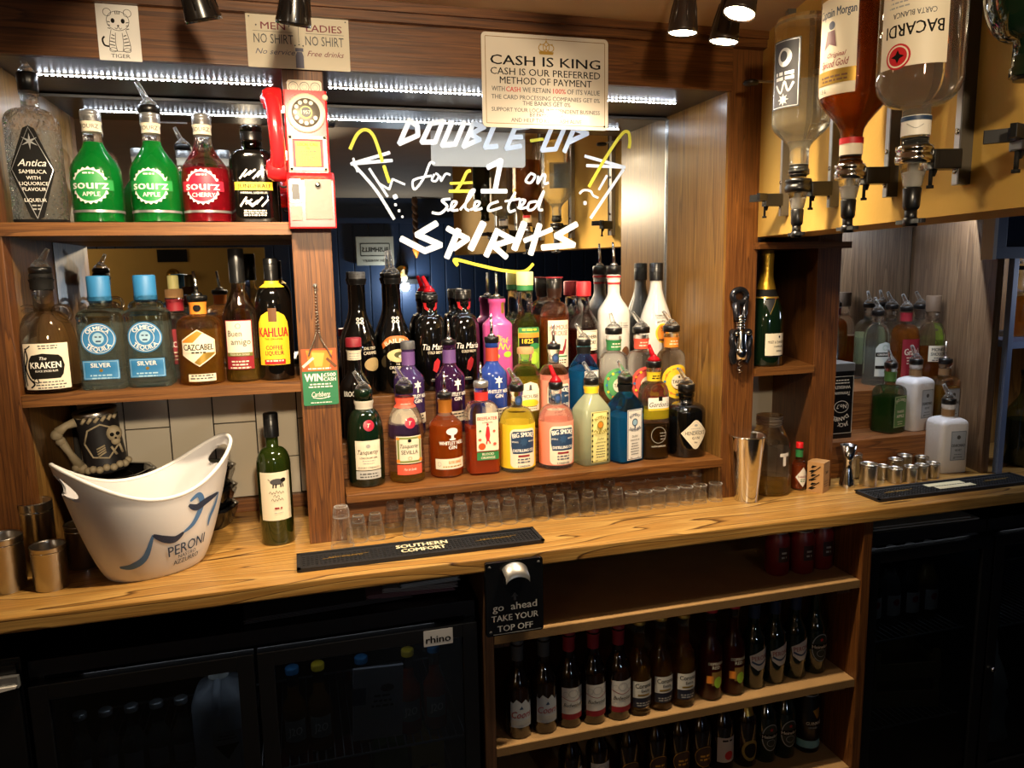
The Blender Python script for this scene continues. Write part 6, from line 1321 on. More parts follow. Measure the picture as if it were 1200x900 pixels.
stroke_part('word_for', [S_([(510, 192), (504, 191), (497, 208), (486, 222), (484, 212), (494, 208), (506, 206)], 2.6), S_([(509, 204), (506, 211), (511, 212), (514, 206), (510, 203)], 2.4), S_([(516, 206), (517, 212), (522, 204), (528, 205)], 2.4)], PW)
stroke_part('figure_one', [S_([(572, 196), (587, 188), (580, 224)], 6, False), S_([(565, 224), (593, 224)], 5, False)], PW)
stroke_part('word_on', [S_([(621, 204), (616, 212), (622, 214), (627, 206), (621, 203)], 2.8), S_([(631, 206), (630, 215), (636, 205), (639, 206), (638, 215), (643, 214)], 2.8)], PW)
stroke_part('word_selected', [S_([(528, 233), (518, 235), (524, 242), (516, 250), (506, 249)], 3), S_([(524, 247), (531, 243), (535, 237), (530, 237), (529, 246), (537, 246)], 2.8), S_([(539, 246), (549, 234), (556, 223), (551, 225), (545, 242), (550, 247)], 2.8), S_([(551, 246), (559, 242), (562, 237), (557, 237), (556, 246), (565, 244)], 2.8), S_([(584, 236), (574, 240), (573, 247), (588, 243)], 2.8), S_([(604, 225), (596, 240), (597, 248), (604, 246)], 2.8), S_([(592, 236), (609, 233)], 2.4), S_([(606, 244), (612, 240), (615, 235), (610, 235), (609, 244), (617, 243)], 2.8), S_([(629, 236), (620, 238), (619, 246), (627, 243), (637, 224), (631, 244), (636, 246)], 2.8)], PW)
stroke_part('word_spirits', [S_([(511, 262), (489, 275), (516, 287), (498, 294), (471, 280)], 7, False), S_([(537, 270), (524, 301)], 7, False), S_([(525, 268), (548, 280), (532, 291)], 6.5, False), S_([(566, 262), (552, 291)], 8, False), S_([(583, 270), (570, 299)], 7, False), S_([(582, 271), (601, 281), (578, 288), (593, 301)], 6.5, False), S_([(614, 262), (603, 291)], 8, False), S_([(632, 264), (622, 297)], 7, False), S_([(615, 282), (646, 269)], 5.5, False), S_([(675, 263), (652, 276), (672, 287), (636, 290)], 7, False)], PW)
stroke_part('pound_sign', [S_([(552, 200), (547, 202), (541, 214), (535, 223)], 3.6), S_([(527, 224), (552, 224)], 3.6), S_([(528, 215), (553, 214)], 3)], PY_)
stroke_part('yellow_strokes', [S_([(410, 175), (419, 157), (429, 152), (438, 160), (446, 182), (448, 190)], 3.6), S_([(450, 195), (456, 213)], 3.8), S_([(690, 219), (709, 186), (728, 158), (736, 155), (738, 165), (737, 174)], 3.8), S_([(534, 305), (536, 311), (533, 304), (558, 310), (590, 317), (614, 318), (625, 309)], 3.6), S_([(622, 165), (636, 163)], 3.4, False)], PY_)
stroke_part('cocktail_doodle', [S_([(456, 179), (412, 192), (459, 188)], 3.6, False), S_([(412, 190), (440, 222), (462, 257)], 3.4), S_([(433, 198), (454, 230)], 2.8), S_([(446, 216), (456, 222), (460, 210), (474, 216)], 2.4, False), S_([(414, 186), (419, 201)], 2.6), S_([(462, 231), (464, 230)], 5), S_([(463, 240), (464, 240)], 3), S_([(467, 247), (468, 247)], 3), S_([(471, 254), (472, 254)], 2.5)], PW)
stroke_part('cocktail_doodle', [S_([(686, 183), (732, 196), (688, 194)], 3.6, False), S_([(731, 198), (712, 226), (692, 256)], 3.6), S_([(711, 206), (702, 222)], 2.8), S_([(679, 227), (684, 223), (692, 224), (695, 229), (701, 232)], 2.6), S_([(685, 238), (686, 238)], 4.5)], PW)

# ================================================================== OPTICS ON THE YELLOW WALL
def frame_at(s, off=0.0, z=0.0): return on_bulk(s, off, z)
RZW = math.atan2(WN.y, WN.x) + PI / 2            # local -y points out of the yellow wall
def optic(label, s, metal=True, full=True):
    """rail, clamp and measure; local origin at the foot of the rail on the wall"""
    t = thing('optic_dispenser', label, 'optic', frame_at(s, 0, 0.727), RZW)
    MB().box(-0.008, 0.008, -0.016, 0.0, 0, CEIL - 0.727).build('rail', ALU, t, 0.001)
    MB().box(0.008, 0.0115, -0.018, 0.0, 0, CEIL - 0.727).build('rail_side', c_('rail_dark', '#4A443A', 0.4), t)
    m = MB()
    for z in (0.02, 0.075, 0.2): m.lathe([(0.0045, 0), (0.0045, 0.002), (0.002, 0.003), (1e-4, 0.003)], (0, -0.016, z), 12, MR, False)
    m.build('screws', CHROME, t)
    MB().box(-0.012, 0.012, -0.055, -0.014, 0.022, 0.05).prism_y([(-0.012, 0.05), (0.012, 0.05), (0.012, 0.03), (0.0, 0.012), (-0.012, 0.03)], -0.05, -0.045).build('clamp', BLKPL, t, 0.002)
    MB().tube([(0.0, -0.052, 0.022), (0, -0.052, 0.0)], 0.0028, 8).lathe([(0.005, 0), (0.005, 0.004)], (0, -0.052, -0.004), 10).build('clamp_screw', BLACK, t)
    if not full:
        MB().prism([(-0.03, -0.075), (-0.012, -0.05), (0.012, -0.05), (0.03, -0.075), (0.024, -0.08), (0.008, -0.06), (-0.008, -0.06), (-0.024, -0.08)], 0.034, 0.05).build('spring_arm', BLKPL, t, 0.001)
        return t
    y = -0.078
    cm = CHROME if metal else BLKPL
    MB().lathe([(0.014, 0.03), (0.024, 0.031), (0.0255, 0.036), (0.0255, 0.041), (0.0235, 0.043), (0.0235, 0.048), (0.0255, 0.05), (0.0245, 0.055), (0.014, 0.057)], (0, y, 0), 32).box(-0.008, 0.008, y + 0.015, -0.05, 0.036, 0.05).build('collar', cm, t)
    MB().lathe([(0.0085, -0.004), (0.0125, 0.0), (0.0185, 0.03)], (0, y, 0), 28, None, False).lathe([(0.0075, -0.004), (0.0115, 0.0), (0.0175, 0.03)], (0, y, 0), 28, None, False).build('measure_glass', CLEAR, t)
    MB().lathe([(0.007, -0.004), (0.0085, 0.004), (0.0085, 0.016), (0.0105, 0.018), (0.0105, 0.02), (0.004, 0.022), (0.004, 0.03)], (0, y, 0), 20).build('plunger', WHITE, t)
    MB().lathe([(0.0095, -0.034), (0.0115, -0.03), (0.0125, -0.004), (0.0105, -0.002)], (0, y, 0), 24).lathe([(0.006, -0.05), (0.0085, -0.046), (0.0085, -0.034)], (0, y, 0), 16).build('nozzle', BLKPL, t)
    MB().rbox(-0.033, 0.033, y - 0.005, y + 0.005, -0.054, -0.048, 0.003).lathe([(0.01, -0.058), (0.01, -0.046)], (0, y, 0), 16).build('push_bar', BLKPL, t)
    return t
optic('empty black optic clamp and rail nearest to the oak post', 0.19, False, False)
optic('black collared optic measure under the clear vodka bottle', 0.44, False)
optic('chrome optic measure under the spiced rum bottle', 0.655)
optic('chrome optic measure under the white rum bottle', 0.85)
optic('optic rail at the picture edge holding the green bottle', 1.03, True, False)
def hang(label, s, z_foot, R, body, liq, lo, hi, items, bands, capm=BLKPL, off=0.078):
    p = frame_at(s, off, z_foot)
    t = thing('optic_bottle', label, 'bottle', p)
    t.rotation_euler = (PI, 0, RZW + PI + 1.05)
    skin(MB(), R).build('glass_body', body, t)
    if liq is not None: skin(MB(), R, 32, 0.94, lo, hi).build('liquid', liq, t)
    for b in bands: band(t, R, *b)
    h = R[-1][0]
    m = MB().lathe([(0.0155, h - 0.02), (0.0155, h + 0.004)], (0, 0, 0), 24)
    for k in range(4): m.lathe([(0.0155, 0), (0.0175, 0.001), (0.0175, 0.0025), (0.0155, 0.0035)], (0, 0, h - 0.02 + k * 0.006), 24, None, False)
    m.build('thread_cap', capm, t)
    deco(t, items, surf(R), (0.005, 0.006))
    return t
R = shape(0.054, 0.195, 0.245, 0.018, 0.292, 'slope', 2, 1, 0.012)
LT = lambda s, x, z, h, m, **k: T(s, x, z, h, m, rot=PI + k.pop('tilt', 0), **k)
BLS = c_('label_black', '#1A1A20', 0.6)
hang('large clear spirit bottle upside down with black and silver label on the yellow wall', 0.44, 1.082, R, CLEAR, WATER, 0.12, 0.285, [('R', 0.028, 0.108, 0.062, 0.125, BLS), ('b', 0.028, 0.108, 0.058, 0.121, 0.0015, SILV), ('e', 0.028, 0.078, 0.03, 0.034, SILV), ('e', 0.03, 0.076, 0.016, 0.02, BLS), ('w', 0.028, 0.104, 0.046, 2, -0.009, 0.006, SILV), ('l', smooth_path([(0.008, 0.125), (0.018, 0.14), (0.026, 0.122), (0.034, 0.142), (0.046, 0.126)]), 0.004, SILV), ('p', star(0.028, 0.155, 0.012, 0.006, 8), SILV), ('R', -0.075, 0.12, 0.05, 0.09, c_('back_label', '#55564E'))], [])
R = shape(0.056, 0.215, 0.282, 0.0175, 0.335, 'slope', 2, 1, 0.012)
q_ = 0.022
hang('large amber spiced rum bottle upside down with white and gold label', 0.655, 1.112, R, CLEAR, RUM, 0.075, 0.33, [('R', 0.030, 0.125 + q_, 0.072, 0.15, CREAM), T('Captain Morgan', 0.03, 0.072 + q_, 0.013, NAVY, bold=0.03, rot=PI, fit=0.066), ('e', 0.036, 0.092 + q_, 0.012, 0.013, c_('figure_blue', '#34405E')), ('p', [(0.03, 0.1 + q_), (0.044, 0.1 + q_), (0.05, 0.128 + q_), (0.04, 0.12 + q_), (0.026, 0.126 + q_)], c_('figure_red', '#6A2E38')), T('Original', 0.026, 0.138 + q_, 0.007, DKRED, rot=PI, shear=0.35), T('Spiced Gold', 0.03, 0.151 + q_, 0.011, DKRED, rot=PI, shear=0.35, fit=0.05), ('r', 0.03, 0.172 + q_, 0.072, 0.022, GOLD), ('w', 0.03, 0.17 + q_, 0.05, 2, -0.006, 0.003, BROWN), T('1.5 L', 0.05, 0.192 + q_, 0.006, INK, rot=PI)], [(0.287, 0.315, CREAM, 'neck_label', 0.001, [('r', 0, 0.292, 0.1, 0.01, RED)])])
R = shape(0.056, 0.247, 0.283, 0.0185, 0.345, 'round', 2, 1, 0.012)
q_ = 0.045
hang('large white rum bottle upside down with inverted white label and red emblem', 0.85, 1.118, R, CLEAR, WATER, 0.1, 0.34, [('R', 0.012, 0.135 + q_, 0.092, 0.11, CREAM), T('BACARDI', 0.01, 0.142 + q_, 0.016, INK, bold=0.03, fit=0.075), T('CARTA BLANCA', 0.01, 0.122 + q_, 0.007, DKGREY, fit=0.055), ('e', 0.006, 0.092 + q_, 0.024, 0.016, DKGREY), ('w', 0.03, 0.11 + q_, 0.03, 5, 0.006, 0.002, GREY), ('e', 0.028, 0.176 + q_, 0.034, 0.034, RED), ('o', 0.028, 0.176 + q_, 0.029, 0.029, 0.002, CREAM), ('p', star(0.028, 0.176 + q_, 0.009, 0.004, 4), INK)], [(0.295, 0.322, WHITE, 'neck_label', 0.001, [('r', 0, 0.299, 0.1, 0.006, NAVY), ('l', smooth_path([(-0.01, 0.308), (0, 0.313), (0.012, 0.306)]), 0.001, GREY)])])
R = shape(0.052, 0.2, 0.26, 0.018, 0.3, 'round', 2, 1, 0.012)
hang('dark green bottle upside down at the top right corner', 1.05, 1.13, R, DKGREEN, None, 0, 0, [('R', 0.0, 0.1, 0.07, 0.08, CREAM)], [], off=0.06)

# ================================================================== BELOW THE COUNTER
YB0 = 1.522
HB = -0.031
def slab(name, label, cat, x0, x1, y0, y1, z0, z1, mat):
    tag(MB().box(x0, x1, y0, y1, z0, z1).build(name, mat, None, 0.0015), label, cat)
slab('side_board', 'dark oak side board between the double fridge and the beer shelves', 'board', 0.357, 0.379, YB0, 2.02, FLOOR, HB, W_CARC)
slab('side_board', 'oak side board between the beer shelves and the single fridge', 'board', 1.348, 1.374, YB0 - 0.004, 2.02, FLOOR, HB, W_POST)
struct('wall_shelving_back', MB().box(0.38, 1.347, 2.012, 2.02, FLOOR, HB), pm('dark_back', '#17110C', 0.8))
for z, lb in ((-0.186, 'upper under-counter shelf, almost empty, with a few red cans'), (-0.459, 'middle under-counter shelf lined with labelled beer bottles'), (-0.712, 'bottom under-counter shelf lined with dark bottles')):
    t = thing('under_counter_shelf', lb, 'shelf', (0.863, YB0, z))
    MB().box(-0.483, 0.484, 0.004, 0.488, -0.02, 0).build('shelf_board', W_CHIP, t)
    MB().box(-0.483, 0.484, 0.0, 0.004, -0.02, 0).build('shelf_edge', pm('raw_edge', '#8A6A40', 0.7, bmp=(200, 0.4), var=0.2), t)
    for x in (-0.481, 0.44): MB().box(x, x + 0.04, 0.03, 0.06, -0.045, -0.02).build('shelf_batten', W_CARC, t)
ZBR = -0.459
def beer(label, loc, glassm, items, neckm=None, capm=SILV, liq=None, lvl=0.0, group=None, r=0.0305, h=0.235, foil=(0.185, 0.222), kind='slope', shoulder=0.12):
    R = shape(r, shoulder, 0.175, 0.0135, h - 0.003, kind, 2, 1, 0.004)
    return bottle(label, loc, R, glassm, liq, lvl, caps=[lambda t: cap_screw(t, h, 0.0155, 0.009, capm, False, 'crown_cap')], bands=[(foil[0], foil[1], neckm, 'neck_foil', 0.0008)] if neckm else [], items=items, group=group, name='beer_bottle', cut=(0.005, 0.008))
COO = [('P', [(-0.027, 0.03), (0.027, 0.03), (0.027, 0.092), (0.018, 0.086), (0.01, 0.098), (0.0, 0.09), (-0.012, 0.1), (-0.02, 0.09), (-0.027, 0.094)], c_('coors_grey', '#A9AEB4')), ('p', [(-0.006, 0.075), (0.004, 0.075), (0.0, 0.083)], NAVY), T('Coors', 0, 0.062, 0.016, DKRED, shear=0.3, fit=0.048), ('r', 0, 0.042, 0.05, 0.012, GREY)]
BUD = [('R', 0, 0.07, 0.056, 0.066, c_('bud_white', '#D8D4CC')), ('o', 0, 0.088, 0.022, 0.02, 0.0012, GREY), ('o', -0.018, 0.086, 0.014, 0.014, 0.001, GREY), ('o', 0.018, 0.086, 0.014, 0.014, 0.001, GREY), ('l', smooth_path([(-0.028, 0.08), (0, 0.07), (0.028, 0.08)]), 0.0015, DKRED), T('Budweiser', 0, 0.06, 0.0095, INK, shear=0.3, fit=0.046), ('R', 0, 0.03, 0.056, 0.014, DKRED)]
CRN = [('R', 0, 0.07, 0.054, 0.042, c_('corona_white', '#D6D2C6')), T('Corona', 0, 0.08, 0.011, INK, fit=0.042, bold=0.03), T('Extra', 0.004, 0.067, 0.007, INK), ('r', 0, 0.056, 0.03, 0.004, GOLD), ('R', 0, 0.036, 0.054, 0.024, c_('corona_navy', '#1C2030')), ('w', 0, 0.034, 0.04, 2, 0.006, 0.003, GREY)]
DES = [('R', 0.004, 0.06, 0.03, 0.036, c_('des_gold', '#8A6A30')), T('DESPERADO', 0, 0.1, 0.007, CREAM, fit=0.04), T('RED', 0, 0.09, 0.008, CREAM), ('e', 0.006, 0.05, 0.022, 0.03, LIME), ('R', -0.016, 0.058, 0.016, 0.02, ORANGE)]
PRN = [('P', [(-0.026, 0.09), (0, 0.104), (0.026, 0.112), (0.027, 0.07), (0.014, 0.055), (-0.004, 0.052), (-0.022, 0.066)], c_('peroni_cream', '#CFC7BE')), T('PERONI', 0.002, 0.086, 0.0115, DKRED, fit=0.044, bold=0.02, rot=0.1), ('l', smooth_path([(-0.02, 0.076), (0.0, 0.068), (0.02, 0.078)]), 0.005, NAVY)]
HNK = [('P', ell(0, 0.075, 0.054, 0.08), c_('hein_dark', '#16241A')), ('o', 0, 0.075, 0.05, 0.076, 0.002, GREY), ('p', star(0, 0.097, 0.006, 0.0025, 5), RED), ('r', 0, 0.078, 0.054, 0.015, INK), T('Heineken', 0, 0.078, 0.009, CREAM, fit=0.048), ('o', 0, 0.06, 0.024, 0.02, 0.001, GREY)]
CORONA_L = liquid('pale_lager', '#A8741C', 0.25, '#D8A848')
def row(defs, z):
    for lb, px, py, gl, it, neck, cap_, liq in defs:
        beer(lb, put(px, py, z, 0.0305), gl, it, neck, cap_, liq, 0.2 if liq else 0, 'beer bottles on the shelves')
row([('brown beer bottle with silver mountain label, beside the shelving side panel', 608, 867, BRNGL, COO, DKGREY, DKGREY, None),
     ('brown beer bottle with silver mountain label, next to the white and red labels', 638, 861, BRNGL, COO, DKGREY, DKGREY, None),
     ('brown beer bottle with white label and red strip, next to the silver mountain labels', 667, 854, BRNGL, BUD, DKRED, DKRED, None),
     ('brown beer bottle with white label and red strip, middle of its three', 695, 850, BRNGL, BUD, DKRED, DKRED, None),
     ('brown beer bottle with white label and red strip, next to the clear lagers', 724, 845, BRNGL, BUD, DKRED, DKRED, None),
     ('clear lager bottle with white and navy label, next to the brown bottles', 748, 840, CLEAR, CRN, None, GOLD, CORONA_L),
     ('clear lager bottle with white and navy label, middle of its three', 773, 834, CLEAR, CRN, None, GOLD, CORONA_L),
     ('clear lager bottle with white and navy label, next to the amber tequila beers', 799, 830, CLEAR, CRN, None, GOLD, CORONA_L),
     ('amber tequila beer bottle with lime picture, next to the clear lagers', 831, 822, CLEAR, DES, None, RED, liquid('red_beer', '#7A2410', 0.5, '#A84A20')),
     ('amber tequila beer bottle with lime picture, next to the blue collared beers', 857, 816, CLEAR, DES, None, RED, MATS['red_beer']),
     ('dark green beer bottle with navy neck foil and cream label, next to amber ones', 881, 808, DKGREEN, PRN, c_('navy_foil', '#26314A', 0.35), NAVY, None),
     ('dark green beer bottle with navy neck foil, middle of its three', 905, 802, DKGREEN, PRN, MATS['navy_foil'], NAVY, None),
     ('dark green beer bottle with navy neck foil, next to the red star bottle', 929, 796, DKGREEN, PRN, MATS['navy_foil'], NAVY, None),
     ('green beer bottle with oval red star label, end of the middle shelf', 952, 790, DKGREEN, HNK, None, GREEN, None)], ZBR)
ALE = [('P', ell(0, 0.06, 0.056, 0.06), c_('ale_brown', '#3A2418')), ('o', 0, 0.06, 0.054, 0.058, 0.0015, GOLD), ('w', 0, 0.06, 0.034, 2, 0.01, 0.005, GOLD)]
STR = [('R', 0, 0.066, 0.056, 0.07, c_('fruit_label', '#B9AEA4')), ('e', 0.004, 0.05, 0.024, 0.026, RED), ('w', 0, 0.09, 0.04, 1, 0.006, 0.005, INK)]
MNK = [('P', ell(0, 0.05, 0.05, 0.06), c_('old_gold', '#8A7434')), ('e', 0, 0.05, 0.036, 0.042, BLACK), ('R', 0, 0.155, 0.026, 0.02, GOLD)]
def low(px): p = on_y(px, 860, 1.63); return Vector((p.x, 1.63, -0.712))
for lb, px, gl, it, nk in [('dark ale bottle with gold rimmed oval label on the bottom shelf, first of three', 735, BRNGL, ALE, None), ('dark ale bottle with gold rimmed oval label on the bottom shelf, second of three', 768, BRNGL, ALE, None), ('dark ale bottle with gold rimmed oval label on the bottom shelf, third of three', 795, BRNGL, ALE, None), ('dark bottle with pale red fruit label on the bottom shelf', 846, BRNGL, STR, None), ('dark bottle with gold oval label and gold neck patch on the bottom shelf', 873, BRNGL, MNK, c_('dark_gold_foil', '#6A5A2A', 0.4)), ('green beer bottle with oval label on the bottom shelf, beside the gold one', 896, DKGREEN, HNK, None), ('green beer bottle with oval label on the bottom shelf, beside the black can', 918, DKGREEN, HNK, None), ('plain brown bottle on the bottom shelf near the side panel', 668, BRNGL, BUD, None), ('plain brown bottle on the bottom shelf, second from the side panel corner', 700, BRNGL, BUD, None), ('brown bottle with clipped label on the bottom shelf between two ales', 820, BRNGL, ALE, None)]:
    beer(lb.replace('plain brown bottle', 'brown bottle with white label'), low(px), gl, it, nk, GOLD, None, 0, 'beer bottles on the shelves')
p = low(945)
t = thing('stout_can', 'tall black stout can with gold harp at the end of the bottom shelf', 'can', p)
Rc = [(0, 0.026, 0.026, 2), (0.006, 0.033, 0.033, 2), (0.15, 0.033, 0.033, 2), (0.163, 0.027, 0.027, 2), (0.168, 0.027, 0.027, 2)]
skin(MB(), Rc).build('can_body', BLKPL, t)
MB().lathe([(0.0265, 0.166), (0.028, 0.168), (0.026, 0.17), (0.024, 0.167), (1e-4, 0.167)], (0, 0, 0), 28, None, False).build('can_lid', SILV, t)
deco(t, [('p', [(-0.008, 0.13), (0.012, 0.138), (0.012, 0.112), (0.006, 0.104)], GOLD), T('GUINNESS', 0, 0.092, 0.009, CREAM, fit=0.048), T('DRAUGHT', 0, 0.08, 0.005, GREY), ('r', 0, 0.03, 0.1, 0.022, c_('pale_turquoise', '#6FA0A4'))], surf(Rc), (0.005, 0.01))
for i, px in enumerate((944, 960, 975)):
    p = Vector(((1.175, 1.63, 0), (1.243, 1.62, 0), (1.31, 1.63, 0))[i])
    t = thing('drink_can', 'dark red drinks can on the top under-counter shelf, %s from the oak side' % ['third', 'second', 'first'][i], 'can', (p.x, p.y, -0.186), 0, 'red cans on the top shelf')
    Rc2 = [(0, 0.024, 0.024, 2), (0.006, 0.031, 0.031, 2), (0.1, 0.031, 0.031, 2), (0.112, 0.026, 0.026, 2), (0.115, 0.026, 0.026, 2)]
    skin(MB(), Rc2).build('can_body', c_('can_red', '#6E1A1E', 0.35), t)
    MB().lathe([(0.0255, 0.113), (0.027, 0.115), (0.025, 0.117), (1e-4, 0.114)], (0, 0, 0), 24, None, False).build('can_lid', SILV, t)
    deco(t, [('R', 0, 0.06, 0.03, 0.04, c_('can_dark', '#2A1012')), ('w', 0, 0.062, 0.02, 2, 0.012, 0.005, GREY)], surf(Rc2), (0.005, 0.01))

# wall bottle opener
t = thing('bottle_opener_plate', 'black wall bottle opener plate with white lettering on the counter edge', 'opener', (0.4205, 1.5, -0.088))
MB().prism_y(rrect(0, 0, 0.13, 0.168, 0.005), -0.006, 0.004).build('plate', pm('black_enamel', '#101012', 0.25, coat=0.6), t, 0.001)
So = lambda u, z, o: (u, -0.006 - o, z)
WCH = c_('chalk_white', '#E0DED8')
deco(t, [T('go  ahead', 0, -0.019, 0.016, WCH, fit=0.1, bold=0.03), T('TAKE YOUR', 0, -0.044, 0.0135, WCH, fit=0.106, bold=0.04), T('TOP OFF', 0.0, -0.068, 0.0135, WCH, fit=0.08, bold=0.04), ('p', [(-0.008, 0.002), (0.008, 0.002), (0.0, 0.012)], DKGREY), ('r', 0, -0.002, 0.006, 0.009, DKGREY), ('l', [(-0.05, -0.08), (0.06, -0.08)], 0.0014, GREY)], So, None, 0.0003, 0.0001)
MB().lathe([(0.0035, 0), (0.003, 0.0015), (1e-4, 0.002)], (-0.055, -0.006, 0.074), 12, MR, False).lathe([(0.0035, 0), (0.003, 0.0015), (1e-4, 0.002)], (0.055, -0.006, 0.074), 12, MR, False).lathe([(0.0035, 0), (0.003, 0.0015), (1e-4, 0.002)], (-0.055, -0.006, -0.074), 12, MR, False).build('screws', DKGREY, t)
hood = [(0.03 * math.cos(a), 0.052 + 0.022 * math.sin(a)) for a in [PI * (0.12 + 0.76 * i / 12) for i in range(13)]]
m = MB()
vs = [(x, -0.006, z + 0.006) for x, z in hood] + [(x * 0.95, -0.034, z - 0.004) for x, z in hood] + [(x * 0.95, -0.036, z - 0.016) for x, z in hood]
k = len(hood); m.add(vs, [(i, i + 1, k + i + 1, k + i) for i in range(k - 1)] + [(k + i, k + i + 1, 2 * k + i + 1, 2 * k + i) for i in range(k - 1)], True)
m.build('opener_hood', pm('cast_steel', '#B9B7B2', 0.35, 0.85), t)
MB().prism_y(ell(0, 0.04, 0.05, 0.03, 24), -0.009, -0.006).build('opener_mouth', BLKPL, t)

# ---- fridges
FB = pm('fridge_black', '#0E0E10', 0.35, coat=0.2); FGL = glass('fridge_glass', '#B9C0C4', 0.02, 0.7); FIN = pm('fridge_lining', '#25262A', 0.6)
def fridge(label, x0, x1, ztop, doors, shelves, yf=1.53, yb=2.0):
    t = thing('bottle_fridge', label, 'fridge', ((x0 + x1) / 2, yf, FLOOR))
    cx, H = (x0 + x1) / 2, ztop - FLOOR
    X = lambda x: x - cx
    d = yb - yf
    m = MB().box(X(x0), X(x1), 0.03, d, H - 0.03, H).box(X(x0), X(x0) + 0.025, 0.03, d, 0.06, H - 0.03).box(X(x1) - 0.025, X(x1), 0.03, d, 0.06, H - 0.03).box(X(x0), X(x1), d - 0.02, d, 0.06, H - 0.03).box(X(x0), X(x1), 0.03, d, 0, 0.06)
    m.build('cabinet', FB, t)
    MB().box(X(x0), X(x1), 0.028, 0.031, H - 0.032, H + 0.001).build('top_trim', pm('satin_black', '#2A2A2E', 0.3, 0.3), t, 0.0005)
    for a, b in doors:
        dr = thing_part('door', t)
        fw, zt = 0.032, H - 0.038
        MB().box(X(a), X(a) + fw, 0, 0.026, 0.07, zt).box(X(b) - fw, X(b), 0, 0.026, 0.07, zt).box(X(a) + fw, X(b) - fw, 0, 0.026, zt - 0.03, zt).box(X(a) + fw, X(b) - fw, 0, 0.026, 0.07, 0.11).build('door_frame', FB, dr, 0.001)
        MB().box(X(a) + fw, X(b) - fw, 0.008, 0.012, 0.11, zt - 0.03).build('door_glass', FGL, dr)
        MB().box(X(a) + fw, X(b) - fw, 0.004, 0.008, zt - 0.032, zt - 0.0295).build('glass_bead', ALU, dr)
    for z in shelves:
        m = MB().box(X(x0) + 0.03, X(x1) - 0.03, 0.046, 0.05, z - FLOOR - 0.004, z - FLOOR).box(X(x0) + 0.03, X(x1) - 0.03, d - 0.05, d - 0.046, z - FLOOR - 0.004, z - FLOOR)
        n = int((x1 - x0) / 0.02)
        for i in range(n): m.tube([(X(x0) + 0.035 + i * 0.0195, 0.048, z - FLOOR - 0.002), (X(x0) + 0.035 + i * 0.0195, d - 0.048, z - FLOOR - 0.002)], 0.0014, 5)
        m.build('wire_shelf', pm('grey_wire', '#8E9094', 0.35, 0.5), t)
    d = bpy.data.lights.new('fridge_fill_light', 'AREA'); d.shape = 'RECTANGLE'; d.size = (x1 - x0) * 0.8; d.size_y = 0.02; d.energy = 0.035 * (x1 - x0) / 0.4; d.color = (0.85, 0.9, 1)  # added faint fill to lift the dark fridge inside
    o = bpy.data.objects.new('fridge_fill_light', d); COL.objects.link(o); o.parent = t; o.location = (0, 0.05, H - 0.036)
    return t
fridge('black double door bottle fridge below the white bucket', -0.535, 0.345, -0.112, [(-0.53, -0.125), (-0.118, 0.343)], [-0.365, -0.445, -0.66][1:])
fridge('black single door fridge right of the beer shelving', 1.378, 1.785, -0.085, [(1.38, 1.783)], [-0.40, -0.66])
fridge('second black fridge at the far right edge with a white sack inside', 1.79, 2.5, -0.085, [(1.792, 2.14), (2.146, 2.498)], [-0.42])
tag(MB().box(-1.3, -0.54, 1.54, 2.0, FLOOR, -0.09).box(-1.3, -0.545, 1.53, 1.54, FLOOR + 0.06, -0.1).build('base_cabinet', FB, None, 0.002), 'plain black cabinet front at the lower left corner', 'cabinet')
t = thing('door_catch', 'small silver catch at the left end of the fridge row', 'catch', (-0.558, 1.522, -0.128))
MB().box(-0.018, 0.018, -0.004, 0.008, -0.014, 0.01).build('catch_plate', SILV, t, 0.001); MB().prism_y([(-0.016, -0.016), (0.014, -0.012), (0.016, -0.008), (-0.016, -0.008)], -0.008, 0.0).build('catch_tongue', WHITE, t)
MB().tube([(0, 0, 0), (0, -0.012, 0)], 0.006, 12).build('door_lock', CHROME, None, 0, (1.81, 1.53, -0.512)); tag(bpy.data.objects['door_lock'], 'small chrome lock on the far right fridge', 'lock')
# sticker on the fridge door
t = tag(MB().box(-0.032, 0.032, -0.0006, 0, -0.018, 0.018).build('sticker', c_('sticker_grey', '#B8B8BA'), None, 0, (0.256, 1.5295, -0.172)), 'pale brand sticker in the corner of the fridge door', 'sticker')
deco(t, [T('rhino', 0, -0.003, 0.016, INK, bold=0.06, fit=0.054)], lambda u, z, o: (u, -0.0006 - o, z), None, 0.0002)
# papers over the fridges
PAPS = [c_('paper_grey', '#8C8A90', 0.7), c_('paper_pink', '#7A5A66', 0.6), c_('paper_dark', '#3A3A40', 0.6)]
for lb, x, y, z, rz, w_, d_, mt in (('flat dark folder lying on the black double fridge', 0.03, 1.70, -0.1095, 0.06, 0.36, 0.2, PAPS[2]), ('pinkish folded bar runner on the dark folder', 0.215, 1.68, -0.1035, -0.04, 0.2, 0.14, PAPS[1]), ('grey paper pad on top of the pinkish runner', 0.24, 1.67, -0.0945, -0.12, 0.17, 0.12, PAPS[0]), ('silver edged packet on the very top of the paper pile', 0.255, 1.665, -0.0865, 0.05, 0.14, 0.1, SILV)):
    m = MB()
    for k in range(4): m.box(-w_ / 2 + 0.004 * (k % 2), w_ / 2 - 0.003 * (k % 3), -d_ / 2 + 0.002 * k, d_ / 2, k * 0.0019, k * 0.0019 + 0.0016)
    tag(m.build('paper_pile', mt, None, 0, (x, y, z), rz), lb, 'paper')
tag(MB().box(-0.17, 0.17, -0.09, 0.09, 0, 0.004).box(-0.16, 0.15, -0.08, 0.088, 0.004, 0.007).build('paper_sheet', c_('paper_menu', '#9A9A98', 0.6), None, 0, (1.60, 1.66, -0.0838), -0.03), 'pale menu sheet lying on the single door fridge', 'paper')
